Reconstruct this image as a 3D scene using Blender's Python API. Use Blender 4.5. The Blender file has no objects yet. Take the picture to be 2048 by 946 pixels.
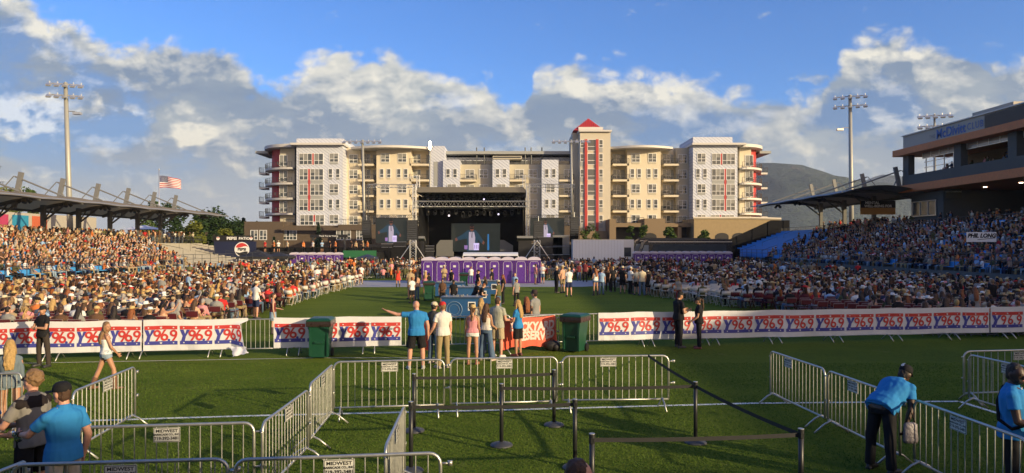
import bpy, bmesh, math, random
import numpy as np
from mathutils import Vector, Matrix, Euler, noise as mnoise
R = math.radians
random.seed(7); rng = np.random.default_rng(7)
scene = bpy.context.scene
COL = scene.collection
# ------------------------------------------------------------------ camera
CAMZ = 3.25; F = 1400.0; HOR = 490.0
cam_d = bpy.data.cameras.new('camera'); cam = bpy.data.objects.new('camera', cam_d); COL.objects.link(cam)
cam.location = (0, 0, CAMZ); cam.rotation_euler = (R(90), 0, 0)
cam_d.sensor_width = 36; cam_d.lens = 36*F/2048; cam_d.shift_y = (HOR-473)/2048
cam_d.clip_start = .1; cam_d.clip_end = 20000
scene.camera = cam
scene.view_settings.view_transform = 'Standard'; scene.view_settings.look = 'None'
scene.view_settings.gamma = 1; scene.view_settings.exposure = 0.45
# ------------------------------------------------------------------ sun
SUN_EL = R(14); SUN_D = Vector((.80, -.60, 0)).normalized()*math.cos(SUN_EL) + Vector((0, 0, math.sin(SUN_EL)))
sun_d = bpy.data.lights.new('sun', 'SUN'); sun_d.energy = 5.0; sun_d.angle = R(.6); sun_d.color = (1, .79, .48)
sun = bpy.data.objects.new('sun', sun_d); COL.objects.link(sun)
sun.rotation_euler = SUN_D.to_track_quat('Z', 'Y').to_euler()
# ------------------------------------------------------------------ node expression helper
class E:
    """wraps a socket (or number) so shader maths can be written as python expressions"""
    def __init__(s, nt, v): s.nt = nt; s.v = v
    def _m(s, op, *a, clamp=False):
        n = s.nt.nodes.new('ShaderNodeMath'); n.operation = op; n.use_clamp = clamp
        for i, x in enumerate((s,)+a):
            x = x.v if isinstance(x, E) else x
            if isinstance(x, (int, float)): n.inputs[i].default_value = x
            else: s.nt.links.new(x, n.inputs[i])
        return E(s.nt, n.outputs[0])
    def __add__(s, o): return s._m('ADD', o)
    def __radd__(s, o): return s._m('ADD', o)
    def __mul__(s, o): return s._m('MULTIPLY', o)
    def __rmul__(s, o): return s._m('MULTIPLY', o)
    def __sub__(s, o): return s._m('SUBTRACT', o)
    def __rsub__(s, o): return E(s.nt, o)._m('SUBTRACT', s)
    def __truediv__(s, o): return s._m('DIVIDE', o)
    def abs(s): return s._m('ABSOLUTE')
    def max(s, o): return s._m('MAXIMUM', o)
    def min(s, o): return s._m('MINIMUM', o)
    def pow(s, o): return s._m('POWER', o)
    def step(s, a, b):
        n = s.nt.nodes.new('ShaderNodeMapRange'); n.interpolation_type = 'SMOOTHSTEP'
        s.nt.links.new(s.v, n.inputs[0]); n.inputs[1].default_value = a; n.inputs[2].default_value = b
        return E(s.nt, n.outputs[0])
def nz(nt, vec, scale, detail=4, rough=.55, dist=0.0):
    n = nt.nodes.new('ShaderNodeTexNoise'); nt.links.new(vec, n.inputs['Vector'])
    n.inputs['Scale'].default_value = scale; n.inputs['Detail'].default_value = detail
    n.inputs['Roughness'].default_value = rough; n.inputs['Distortion'].default_value = dist
    return E(nt, n.outputs[0])
def mixc(nt, f, a, b):
    n = nt.nodes.new('ShaderNodeMix'); n.data_type = 'RGBA'
    for s, x in ((n.inputs[0], f), (n.inputs[6], a), (n.inputs[7], b)):
        if isinstance(x, E): x = x.v
        if isinstance(x, (int, float)): s.default_value = x
        elif isinstance(x, (tuple, list)): s.default_value = tuple(x)+((1,) if len(x) == 3 else ())
        else: nt.links.new(x, s)
    return n.outputs[2]
# ------------------------------------------------------------------ world: sky + clouds by direction
world = bpy.data.worlds.new('World')
world.cycles.sampling_method = 'MANUAL'; world.cycles.sample_map_resolution = 512; scene.world = world; world.use_nodes = True
wt = world.node_tree; wt.nodes.clear()
out = wt.nodes.new('ShaderNodeOutputWorld')
sky = wt.nodes.new('ShaderNodeTexSky'); sky.sky_type = 'NISHITA'; sky.sun_disc = False
sky.sun_elevation = SUN_EL; sky.sun_rotation = math.atan2(SUN_D.x, SUN_D.y); sky.ozone_density = 2.2; sky.dust_density = .4; sky.air_density = 1.0
tc = wt.nodes.new('ShaderNodeTexCoord'); sp = wt.nodes.new('ShaderNodeSeparateXYZ'); wt.links.new(tc.outputs['Generated'], sp.inputs[0])
dx, dy, dz = (E(wt, sp.outputs[i]) for i in range(3))
ay = dy.abs().max(.12)
u = dx/ay; v = dz/ay                          # direction tangents; v=0 is the horizon
def comb(x, y, z=0.0):
    n = wt.nodes.new('ShaderNodeCombineXYZ')
    for i, q in enumerate((x, y, z)):
        if isinstance(q, E): wt.links.new(q.v, n.inputs[i])
        else: n.inputs[i].default_value = q
    return n.outputs[0]
def px2u(x): return (x-1024)/F
def py2v(y): return (HOR-y)/F
# warp
w1 = nz(wt, comb(u, v), 7, 3) - .5; w2 = nz(wt, comb(u, v, 5.0), 7, 3) - .5
uu = u + w1*.05; vv = v + w2*.03
fc = wt.nodes.new('ShaderNodeFloatCurve'); cur = fc.mapping.curves[0]
pts = [(0, -25), (90, 5), (170, 30), (260, 72), (360, 70), (480, 88), (560, 145), (630, 104), (760, 100), (880, 118), (980, 155), (1056, 190), (1066, 135), (1150, 112), (1270, 118), (1370, 148), (1500, 172), (1590, 190), (1690, 72), (1790, 48), (1880, 84), (2048, 96)]
def cx(x): return min(max((px2u(x)+1.1)/2.2, 0), 1)
cur.points[0].location = (0, py2v(-20)*2); cur.points[1].location = (1, py2v(110)*2)
for x, y in pts: cur.points.new(cx(x), py2v(y)*2)
for p in cur.points: p.handle_type = 'AUTO_CLAMPED'
fc.mapping.update()
t = (uu+1.1)/2.2; wt.links.new(t.v, fc.inputs['Value'])
bnd = E(wt, fc.outputs[0])*.5
n_big = nz(wt, comb(uu, vv*1.7), 5.5, 7, .57)
n_off = nz(wt, comb(uu-.012, vv*1.7-.022), 5.5, 7, .57)
n_fine = nz(wt, comb(uu, vv*1.4, 2.0), 16, 9, .6)
n_fine2 = nz(wt, comb(uu-.006, vv*1.4-.01, 2.0), 16, 9, .6)
def bil(ox, oy):
    n = wt.nodes.new('ShaderNodeTexVoronoi'); n.feature = 'F1'; n.inputs['Scale'].default_value = 17; n.inputs['Detail'].default_value = 2; n.inputs['Roughness'].default_value = .55
    wt.links.new(comb(uu+ox+(n_fine-.5)*.03, vv*1.35+oy+(n_big-.5)*.03), n.inputs['Vector']); return E(wt, n.outputs[0])
b0 = bil(0, 0); b1 = bil(-.010, -.014)
relief = (n_big-n_off)*6.0 + (n_fine-n_fine2)*1.8 + (b1-b0)*.65
dist = bnd - v + (n_big-.5)*.075 + (n_fine-.5)*.05 + (.42-b0)*.035 + .008    # >0 inside the bank
mask = dist.step(-.006, .022)
hole = (nz(wt, comb(uu, vv*2.0, 7.0), 4.2, 9, .6)+(n_fine-.5)*.25).step(.50, .62)*v.step(.06, .16)*dist.step(.015, .05)
mask = mask*(1.0-hole*.25)
wisps = (nz(wt, comb(uu*1.2, vv*2.2, 9.0), 9, 8, .62)).step(.62, .80)*.75
mask = mask.max(wisps)
edge = 1.0 - dist.step(.0, .075)                       # crown of the bank catches the sun
lit = (edge*.62 + relief*.85 + (n_fine-.5)*.4 - .08)
# individual bright clouds lower down in the bank
for (bx, by, rx, ry, k) in [(40, 228, 120, 50, 1.25), (385, 268, 60, 26, .95), (225, 222, 60, 26, .5), (620, 100, 22, 18, .7), (1830, 230, 90, 26, .4), (820, 180, 200, 40, .35), (120, 60, 120, 40, .3), (1250, 175, 150, 35, .35), (560, 395, 130, 14, .55), (70, 345, 120, 12, .35), (1790, 90, 90, 40, .4), (330, 390, 160, 10, .35), (700, 215, 120, 20, .3)]:
    a = (uu-px2u(bx))*(F/rx); b = (vv-py2v(by)+(n_fine-.5)*.03)*(F/ry)
    q = 1.0 - (a*a+b*b)
    lit = lit + q.step(-.15, .55)*(k*.75)*(relief+.85)
lit = lit.max(0.0).min(1.15)
low = v.step(.02, .20)
grey = mixc(wt, low, (.33, .365, .40), (.165, .235, .345))
gsp = mixc(wt, nz(wt, comb(uu, vv*2.5, 3.0), 4, 6, .55).step(.36, .70), grey, (.34, .385, .42))
gsp = mixc(wt, hole, gsp, (.125, .20, .33))
cw = mixc(wt, v.step(.03, .22), (.74, .66, .50), (.74, .71, .62))
ccol = mixc(wt, lit, gsp, cw)
# unseen western sky: warm evening haze round the sun, boosted to fill the shade
west = (dx*SUN_D.x+dy*SUN_D.y).step(.06, .95)*(1.0-dz.step(.25, .95))
ccol = mixc(wt, west, ccol, (2.4, 1.62, .92)); mask = mask.max(west)
bg1 = wt.nodes.new('ShaderNodeBackground'); bg1.inputs[1].default_value = .12
tint = mixc(wt, 1.0, (1, 1, 1), (1, 1, 1)); tn = tint.node; tn.blend_type = 'MULTIPLY'; wt.links.new(sky.outputs[0], tn.inputs[6]); tn.inputs[7].default_value = (.40, .76, 1.32, 1)
wt.links.new(tint, bg1.inputs[0])
bg2 = wt.nodes.new('ShaderNodeBackground'); bg2.inputs[1].default_value = .92; wt.links.new(ccol, bg2.inputs[0])
ms = wt.nodes.new('ShaderNodeMixShader'); wt.links.new(mask.v, ms.inputs[0]); wt.links.new(bg1.outputs[0], ms.inputs[1]); wt.links.new(bg2.outputs[0], ms.inputs[2])
wt.links.new(ms.outputs[0], out.inputs[0])
# ------------------------------------------------------------------ pixel helpers (used only to work out real positions)
def gnd(px, py): Y = CAMZ*F/(py-HOR); return Vector(((px-1024)/F*Y, Y, 0))
def at(px, py, Y): return Vector(((px-1024)/F*Y, Y, CAMZ-(py-HOR)/F*Y))
def attop(px, py, z): Y = (CAMZ-z)*F/(py-HOR); return Vector(((px-1024)/F*Y, Y, 0))
# ------------------------------------------------------------------ materials
MATS = {}
def mat(name, col=(.5, .5, .5), rough=.6, metal=0.0, var=.12, scale=6.0, bump=0.0, bscale=40.0, emit=None, estr=1.0, src='rgb', spec=.5, trans=0):
    if name in MATS: return MATS[name]
    m = bpy.data.materials.new(name); m.use_nodes = True; nt = m.node_tree; b = nt.nodes['Principled BSDF']
    tcn = nt.nodes.new('ShaderNodeTexCoord'); vec = tcn.outputs['Object']
    n = nz(nt, vec, scale, 5, .6)
    if src == 'object':
        oi = nt.nodes.new('ShaderNodeObjectInfo'); base = oi.outputs['Color']
    elif src == 'attr':
        at_ = nt.nodes.new('ShaderNodeAttribute'); at_.attribute_name = 'Col'; base = at_.outputs['Color']
    else:
        rgb = nt.nodes.new('ShaderNodeRGB'); rgb.outputs[0].default_value = tuple(col)+(1,); base = rgb.outputs[0]
    hs = nt.nodes.new('ShaderNodeHueSaturation'); nt.links.new(base, hs.inputs['Color'])
    val = (n-.5)*(2*var)+1.0; nt.links.new(val.v, hs.inputs['Value']); nt.links.new(hs.outputs[0], b.inputs['Base Color'])
    rr = (n-.5)*.25+rough; nt.links.new(rr.min(1.0).max(.03).v, b.inputs['Roughness'])
    b.inputs['Metallic'].default_value = metal; b.inputs['Specular IOR Level'].default_value = spec
    if trans: b.inputs['Transmission Weight'].default_value = trans
    if bump:
        bn = nt.nodes.new('ShaderNodeBump'); bn.inputs['Strength'].default_value = bump; bn.inputs['Distance'].default_value = .02
        nn = nz(nt, vec, bscale, 4, .6); nt.links.new(nn.v, bn.inputs['Height']); nt.links.new(bn.outputs[0], b.inputs['Normal'])
    if emit: b.inputs['Emission Color'].default_value = tuple(emit)+(1,); b.inputs['Emission Strength'].default_value = estr
    MATS[name] = m; return m
M_SKIN = mat('skin', rough=.5, var=.06, scale=9, src='object')
M_CLOTH = mat('cloth', rough=.85, var=.10, scale=7, bump=.10, bscale=25, src='object', spec=.2)
M_HAIR = mat('hair', rough=.5, var=.35, scale=45, bump=.6, bscale=120, src='object', spec=.4)
M_ANY = mat('painted', rough=.5, var=.06, src='object')
M_CROWD = mat('crowd_cloth', rough=.8, var=.12, scale=9, src='attr', spec=.2)
M_GALV = mat('galvanised', (.50, .50, .46), .38, .75, var=.18, scale=14)
M_STEEL = mat('steel', (.42, .43, .43), .42, .6, var=.12)
M_ALU = mat('aluminium', (.62, .62, .60), .35, .7, var=.1)
M_POLE = mat('pole_paint', (.36, .36, .32), .5, .25, var=.1)
M_BLACK = mat('black_paint', (.012, .012, .013), .5, var=.2)
M_BLACKC = mat('black_cloth', (.012, .012, .013), .9, var=.3, spec=.15)
M_WHITE = mat('white_paint', (.72, .72, .70), .5, var=.05)
M_VINYL = mat('white_vinyl', (.66, .66, .68), .45, var=.05, scale=3, bump=.25, bscale=7)
M_RED = mat('red_print', (.52, .045, .04), .5, var=.06)
M_BLUE = mat('blue_print', (.055, .06, .30), .5, var=.06)
M_GLASS = mat('window_glass', (.05, .06, .065), .08, 0, var=.3, scale=.9, spec=.9)
M_DKMETAL = mat('dark_grey_metal', (.055, .058, .06), .45, .3, var=.15)
M_PRINTBLK = mat('black_print', (.01, .01, .01), .6)
# ------------------------------------------------------------------ mesh builder
def frame(d):
    d = Vector(d).normalized(); a = Vector((0, 0, 1)) if abs(d.z) < .95 else Vector((0, 1, 0))
    s = d.cross(a).normalized(); return s, s.cross(d).normalized(), d
class MB:
    def __init__(s): s.v = []; s.f = []; s.m = []
    def add(s, vs, fs, m=0):
        o = len(s.v); s.v.extend([tuple(x) for x in vs]); s.f.extend([tuple(i+o for i in f) for f in fs]); s.m.extend([m]*len(fs)); return s
    def box(s, c, d, m=0, rz=0.0, mtx=None):
        hx, hy, hz = d[0]/2, d[1]/2, d[2]/2
        vs = [Vector((x, y, z)) for z in (-hz, hz) for y in (-hy, hy) for x in (-hx, hx)]
        if mtx is not None: vs = [mtx @ q for q in vs]
        elif rz: mr = Matrix.Rotation(rz, 3, 'Z'); vs = [mr @ q for q in vs]
        c = Vector(c)
        return s.add([q+c for q in vs], [(0, 2, 3, 1), (4, 5, 7, 6), (0, 1, 5, 4), (2, 6, 7, 3), (0, 4, 6, 2), (1, 3, 7, 5)], m)
    def bx(s, x0, x1, y0, y1, z0, z1, m=0): return s.box(((x0+x1)/2, (y0+y1)/2, (z0+z1)/2), (abs(x1-x0), abs(y1-y0), abs(z1-z0)), m)
    def cyl(s, a, b, r0, r1=None, n=8, m=0, ex=1.0):
        if r1 is None: r1 = r0
        a = Vector(a); b = Vector(b); p, q, d = frame(b-a); vs = []
        for c, r in ((a, r0), (b, r1)):
            for i in range(n):
                t = 2*math.pi*i/n; vs.append(c+p*math.cos(t)*r+q*math.sin(t)*r*ex)
        fs = [(i, (i+1) % n, n+(i+1) % n, n+i) for i in range(n)] + [tuple(range(n-1, -1, -1)), tuple(range(n, 2*n))]
        return s.add(vs, fs, m)
    def tube(s, pts, r, n=6, m=0, closed=False):
        pts = [Vector(p) for p in pts]; k = len(pts); rings = []; up = None
        for i, p in enumerate(pts):
            if closed: d = pts[(i+1) % k]-pts[i-1]
            else: d = pts[min(i+1, k-1)]-pts[max(i-1, 0)]
            d.normalize()
            if up is None: a = frame(d)[0]; b = d.cross(a)
            else:
                a = (up - d*up.dot(d)); a = a.normalized() if a.length > 1e-6 else frame(d)[0]; b = d.cross(a)
            up = a; rr = r[i] if isinstance(r, (list, tuple)) else r
            rings.append([p+a*math.cos(2*math.pi*j/n)*rr+b*math.sin(2*math.pi*j/n)*rr for j in range(n)])
        vs = [q for g in rings for q in g]; fs = []
        for i in range(k if closed else k-1):
            i2 = (i+1) % k
            for j in range(n): fs.append((i*n+j, i*n+(j+1) % n, i2*n+(j+1) % n, i2*n+j))
        if not closed: fs += [tuple(range(n-1, -1, -1)), tuple(range((k-1)*n, k*n))]
        return s.add(vs, fs, m)
    def ell(s, c, r, seg=12, rings=8, m=0, mtx=None):
        c = Vector(c); vs = [Vector((0, 0, r[2]))]
        for i in range(1, rings):
            a = math.pi*i/rings
            for j in range(seg):
                b = 2*math.pi*j/seg; vs.append(Vector((math.sin(a)*math.cos(b)*r[0], math.sin(a)*math.sin(b)*r[1], math.cos(a)*r[2])))
        vs.append(Vector((0, 0, -r[2])))
        if mtx is not None: vs = [mtx @ q for q in vs]
        fs = [(0, 1+j, 1+(j+1) % seg) for j in range(seg)]
        for i in range(rings-2):
            for j in range(seg): a = 1+i*seg; fs.append((a+j, a+seg+j, a+seg+(j+1) % seg, a+(j+1) % seg))
        l = len(vs)-1; a = 1+(rings-2)*seg; fs += [(a+j, l, a+(j+1) % seg) for j in range(seg)]
        return s.add([q+c for q in vs], fs, m)
    def loft(s, rings, m=0, caps=True, closed=True):
        n = len(rings[0]); vs = [q for g in rings for q in g]; fs = []
        for i in range(len(rings)-1):
            for j in range(n if closed else n-1): fs.append((i*n+j, i*n+(j+1) % n, (i+1)*n+(j+1) % n, (i+1)*n+j))
        if caps: fs += [tuple(range(n-1, -1, -1)), tuple(range((len(rings)-1)*n, len(rings)*n))]
        return s.add(vs, fs, m)
    def prism(s, poly, t, org, ux, uz, m=0):
        """poly in 2-D, placed at org with axes ux, uz, thickness t along -normal"""
        ux = Vector(ux); uz = Vector(uz); nn = ux.cross(uz).normalized(); org = Vector(org)
        f = [org+ux*a+uz*b+nn*t for a, b in poly]; k = [org+ux*a+uz*b for a, b in poly]; n = len(poly)
        return s.add(f+k, [tuple(range(n)), tuple(range(2*n-1, n-1, -1))]+[(i, n+i, n+(i+1) % n, (i+1) % n) for i in range(n)], m)
    def mesh(s, name, mats, smooth=False):
        me = bpy.data.meshes.new(name); me.from_pydata(s.v, [], s.f)
        for x in mats: me.materials.append(x)
        if len(mats) > 1: me.polygons.foreach_set('material_index', s.m)
        if smooth: me.polygons.foreach_set('use_smooth', [True]*len(s.f))
        me.update(); return me
    def build(s, name, mats, parent=None, smooth=False, loc=None, fix=False):
        if not isinstance(mats, (list, tuple)): mats = [mats]
        me = s.mesh(name, mats, smooth)
        if fix: fixn(me)
        return link(name, me, parent, loc)
def fixn(me):
    b = bmesh.new(); b.from_mesh(me); bmesh.ops.recalc_face_normals(b, faces=b.faces); b.to_mesh(me); b.free()
def link(name, me, parent=None, loc=None):
    o = bpy.data.objects.new(name, me); COL.objects.link(o)
    if parent is not None: o.parent = parent
    if loc is not None: o.location = loc
    return o
def tag(o, label=None, cat=None, group=None, kind=None):
    if label: o['label'] = label
    if cat: o['category'] = cat
    if group: o['group'] = group
    if kind: o['kind'] = kind
    return o
def thing(name, label, cat, loc=(0, 0, 0), rz=0.0, group=None):
    o = bpy.data.objects.new(name, None); COL.objects.link(o); o.location = loc; o.rotation_euler = (0, 0, rz); o.empty_display_size = .1
    return tag(o, label, cat, group)
def kids(o): return [c for c in COL.objects if c.parent == o]
def dup(root, loc, rz=0.0, label=None, group=None, scale=None, keep=None):
    """copy a thing with its parts and sub-parts"""
    r = root.copy(); COL.objects.link(r); r.location = loc; r.rotation_euler = (0, 0, rz)
    if label: r['label'] = label
    if group: r['group'] = group
    if scale: r.scale = (scale,)*3
    for ch in KID.get(root.name, []):
        c = ch.copy(); COL.objects.link(c); c.parent = r
        for g in KID.get(ch.name, []):
            d = g.copy(); COL.objects.link(d); d.parent = c
    return r
KID = {}
def index_kids(root):
    for ob in [root]+list(root.children):
        KID[ob.name] = list(ob.children)
def txt(s, size=1.0, bold=0.0, shear=0.0, align='CENTER', ext=0.0, space=1.0):
    """text as flat mesh data: (verts in x,y), faces"""
    c = bpy.data.curves.new('lettering', 'FONT'); c.body = s; c.size = size; c.offset = bold; c.shear = shear; c.align_x = align; c.align_y = 'CENTER'
    c.space_character = space; c.resolution_u = 3
    o = bpy.data.objects.new('t', c); COL.objects.link(o); dg = bpy.context.evaluated_depsgraph_get(); dg.update()
    me = bpy.data.meshes.new_from_object(o.evaluated_get(dg))
    vs = [v.co.copy() for v in me.vertices]; fs = [tuple(p.vertices) for p in me.polygons]
    bpy.data.objects.remove(o); bpy.data.curves.remove(c); bpy.data.meshes.remove(me)
    return vs, fs
def put_txt(mb, s, size, org, ux, uz, m=0, off=.004, sx=1.0, **k):
    vs, fs = txt(s, size, **k); ux = Vector(ux); uz = Vector(uz); nn = ux.cross(uz).normalized(); org = Vector(org)
    mb.add([org+ux*(q.x*sx)+uz*q.y+nn*off for q in vs], fs, m)
def star(r, cx=0, cy=0):
    return [(cx+math.sin(math.pi*i/5)*(r if i % 2 == 0 else r*.42), cy+math.cos(math.pi*i/5)*(r if i % 2 == 0 else r*.42)) for i in range(10)][::-1]
# ================================================================== SETTING
def struct(o): o['kind'] = 'structure'; return o
def ground_mat():
    m = bpy.data.materials.new('turf'); m.use_nodes = True; nt = m.node_tree; b = nt.nodes['Principled BSDF']
    g = nt.nodes.new('ShaderNodeNewGeometry'); pos = g.outputs['Position']
    n1 = nz(nt, pos, .35, 4, .6); n2 = nz(nt, pos, 9, 5, .7); n3 = nz(nt, pos, 38, 3, .7)
    mp = nt.nodes.new('ShaderNodeMapping'); mp.inputs['Rotation'].default_value = (0, 0, R(8)); mp.inputs['Scale'].default_value = (.04, .9, 1); nt.links.new(pos, mp.inputs[0])
    nb = nz(nt, mp.outputs[0], 1.0, 3, .5)
    c1 = mixc(nt, (n2*.5+n3*.5).step(.36, .64), (.045, .080, .010), (.175, .235, .030))
    c2 = mixc(nt, (n1*.5+nb*.5).step(.35, .65), c1, (.135, .185, .024))
    c2b = mixc(nt, n3.step(.60, .75), c2, (.21, .26, .06)); c2b = mixc(nt, nz(nt, pos, .11, 6, .65).step(.50, .62)*.45, c2b, (.075, .115, .018)); c2b = mixc(nt, nz(nt, pos, .9, 7, .7).step(.60, .70)*.5, c2b, (.19, .20, .07))
    nt.links.new(c2b, b.inputs['Base Color']); b.inputs['Roughness'].default_value = .95; b.inputs['Specular IOR Level'].default_value = .06
    bn = nt.nodes.new('ShaderNodeBump'); bn.inputs['Strength'].default_value = 1.0; bn.inputs['Distance'].default_value = .05
    nn = nz(nt, pos, 24, 5, .8); nt.links.new((nn+n2*.6).v, bn.inputs['Height']); nt.links.new(bn.outputs[0], b.inputs['Normal'])
    return m
M_TURF = ground_mat()
mb = MB()
xs = [-60, -20, 20, 60]; ys = [-12, 20, 62, 112]
mb.add([(-49, -12, 0), (49, -12, 0), (49, 112, 0), (-49, 112, 0)], [(0, 1, 2, 3)])
struct(mb.build('turf_field', M_TURF))
M_ASPH = mat('asphalt', (.06, .058, .055), .85, var=.25, scale=.5, bump=.3)
M_DRY = mat('dry_ground', (.10, .10, .05), .9, var=.35, scale=.02, bump=.2)
mb = MB(); mb.add([(-6000, -3000, -.012), (6000, -3000, -.012), (6000, 9000, -.012), (-6000, 9000, -.012)], [(0, 1, 2, 3)])
struct(mb.build('ground', M_DRY))
mb = MB(); mb.add([(-200, -80, -.006), (200, -80, -.006), (200, 210, -.006), (-200, 210, -.006)], [(0, 1, 2, 3)])
struct(mb.build('asphalt_lot', M_ASPH))
# pale protective flooring laid under the toilets and concourse
M_MAT = mat('pale_flooring', (.36, .36, .37), .7, var=.12, scale=2)
mb = MB(); a = gnd(1112, 578); b_ = gnd(1360, 566); mb.add([(-13.5, 54.0, .005), (5.5, 54.5, .005), (12.5, 60.5, .005), (12.5, 64, .005), (-17.5, 64, .005)], [(0, 1, 2, 3, 4)])
struct(mb.build('flooring', M_MAT))
# painted field lines
M_LINE = mat('white_line_paint', (.75, .77, .70), .8, var=.2, scale=30, bump=.5, bscale=60)
def line(pts, w):
    mb = MB()
    for p, q in zip(pts[:-1], pts[1:]):
        p = Vector(p); q = Vector(q); n = int(max(1, (q-p).length/.25)); d = (q-p).normalized(); s = Vector((-d.y, d.x, 0))*w/2
        L = []
        for i in range(n+1):
            c = p.lerp(q, i/n); L.append((c-s*(1+random.uniform(-.15, .15)), c+s*(1+random.uniform(-.15, .15))))
        for i in range(n): mb.add([L[i][0], L[i+1][0], L[i+1][1], L[i][1]], [(0, 1, 2, 3)])
    return struct(mb.build('field_line', M_LINE))
def g3(px, py, z=.006): q = gnd(px, py); q.z = z; return q
line([g3(-60, 849), g3(500, 832), g3(1024, 820), g3(1500, 807), g3(1918, 803)], .11)
line([g3(1918, 803), g3(1986, 824), g3(2120, 862)], .11)
line([g3(-20, 728, .007), g3(640, 716, .007), g3(1000, 716, .007)], .05)
# mountains ----------------------------------------------------------------
def mountains(name, ridge, Y, depth, mtl, seed, rough=1.0):
    mb = MB(); nx = 260; ny = 26; P = [((x-1024)/F*Y, CAMZ+(HOR-y)/F*Y) for x, y in ridge]
    x0, x1 = P[0][0], P[-1][0]; V = []
    for j in range(ny+1):
        f = j/ny
        for i in range(nx+1):
            x = x0+(x1-x0)*i/nx; z = np.interp(x, [p[0] for p in P], [p[1] for p in P])
            if f <= .5: h = math.sin(f*math.pi)
            else: h = math.cos((f-.5)*math.pi*.6)
            nn = mnoise.fractal(Vector((x*.0016, f*5*rough, seed)), 1, 2, 6)
            V.append((x+nn*40, Y-depth*(1-f*2)*.5 if f <= .5 else Y+depth*(f-.5), max(-5, z*h**1.35*(1+.16*nn*(1 if abs(f-.5) > .2 else .12)))))
    w = nx+1
    mb.add(V, [(j*w+i, j*w+i+1, (j+1)*w+i+1, (j+1)*w+i) for j in range(ny) for i in range(nx)])
    return struct(mb.build(name, mtl, smooth=True))
def mtn_mat():
    m = bpy.data.materials.new('mountain_forest'); m.use_nodes = True; nt = m.node_tree; b = nt.nodes['Principled BSDF']
    g = nt.nodes.new('ShaderNodeNewGeometry'); pos = g.outputs['Position']
    n1 = nz(nt, pos, .004, 6, .65); n2 = nz(nt, pos, .03, 5, .7)
    c = mixc(nt, (n1*.5+n2*.5).step(.42, .58), (.014, .034, .030), (.040, .062, .045)); c = mixc(nt, n1.step(.62, .72), c, (.16, .125, .10))
    nt.links.new(c, b.inputs['Base Color']); b.inputs['Roughness'].default_value = .95
    bn = nt.nodes.new('ShaderNodeBump'); bn.inputs['Strength'].default_value = 1; bn.inputs['Distance'].default_value = 30; nt.links.new((n1*2+n2).v, bn.inputs['Height']); nt.links.new(bn.outputs[0], b.inputs['Normal'])
    return m
M_MTN = mtn_mat()
mountains('mountain_ridge', [(1380, 470), (1430, 380), (1480, 338), (1530, 325), (1560, 327), (1590, 338), (1620, 348), (1645, 352), (1678, 360), (1716, 362), (1742, 372), (1790, 392), (1900, 420), (2100, 452), (2300, 480)], 2600, 1500, M_MTN, 1.0)
mountains('far_mountain', [(1600, 430), (1680, 380), (1742, 360), (1765, 349), (1790, 352), (1830, 360), (1900, 352), (2000, 348), (2100, 360), (2300, 400)], 3900, 1200, M_MTN, 4.0)
# ================================================================== APARTMENT BUILDING
M_CREAM = mat('cream_stucco', (.63, .56, .42), .85, var=.06, scale=.6, bump=.1, bscale=9)
M_CREAM2 = mat('beige_stucco', (.46, .42, .32), .85, var=.06, scale=.6)
M_WSLAB = mat('balcony_edge', (.56, .54, .50), .6, var=.06)
M_CONC = mat('concrete', (.32, .31, .29), .85, var=.15, scale=1.5)
M_GREYP = mat('grey_roof_trim', (.30, .31, .30), .6, var=.08)
M_REDP = mat('red_panel', (.42, .035, .03), .55, var=.08)
M_REDROOF = mat('red_roof', (.50, .045, .04), .45, var=.06)
M_BRICK = mat('brown_brick', (.095, .070, .048), .9, var=.3, scale=3, bump=.5, bscale=14)
M_STONE = mat('tan_stone', (.30, .225, .12), .9, var=.25, scale=2, bump=.6, bscale=5)
def siding_mat():
    m = bpy.data.materials.new('diagonal_white_siding'); m.use_nodes = True; nt = m.node_tree; b = nt.nodes['Principled BSDF']
    tcn = nt.nodes.new('ShaderNodeTexCoord'); s = nt.nodes.new('ShaderNodeSeparateXYZ'); nt.links.new(tcn.outputs['Object'], s.inputs[0])
    x, y, z = (E(nt, s.outputs[i]) for i in range(3)); q = (x*.75+z)*1.55
    fr = q._m('FRACT'); st = fr.step(.0, .14)*(1.0-fr.step(.86, 1.0))
    c = mixc(nt, st, (.32, .35, .44), (.54, .57, .64)); nt.links.new(c, b.inputs['Base Color']); b.inputs['Roughness'].default_value = .6
    bn = nt.nodes.new('ShaderNodeBump'); bn.inputs['Distance'].default_value = .08; bn.inputs['Strength'].default_value = .7; nt.links.new(st.v, bn.inputs['Height']); nt.links.new(bn.outputs[0], b.inputs['Normal'])
    return m
M_SIDING = siding_mat()
AY = 150.0; SC = AY/F
def ax(px, Y=AY): return (px-1024)/F*Y
def az(py, Y=AY): return CAMZ+(HOR-py)/F*Y
apt = thing('apartment_building', 'long cream and white apartment block with red topped stair tower and curved balcony corners', 'building')
nwin = [0]; wstuff = MB(); WC = {}
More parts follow.
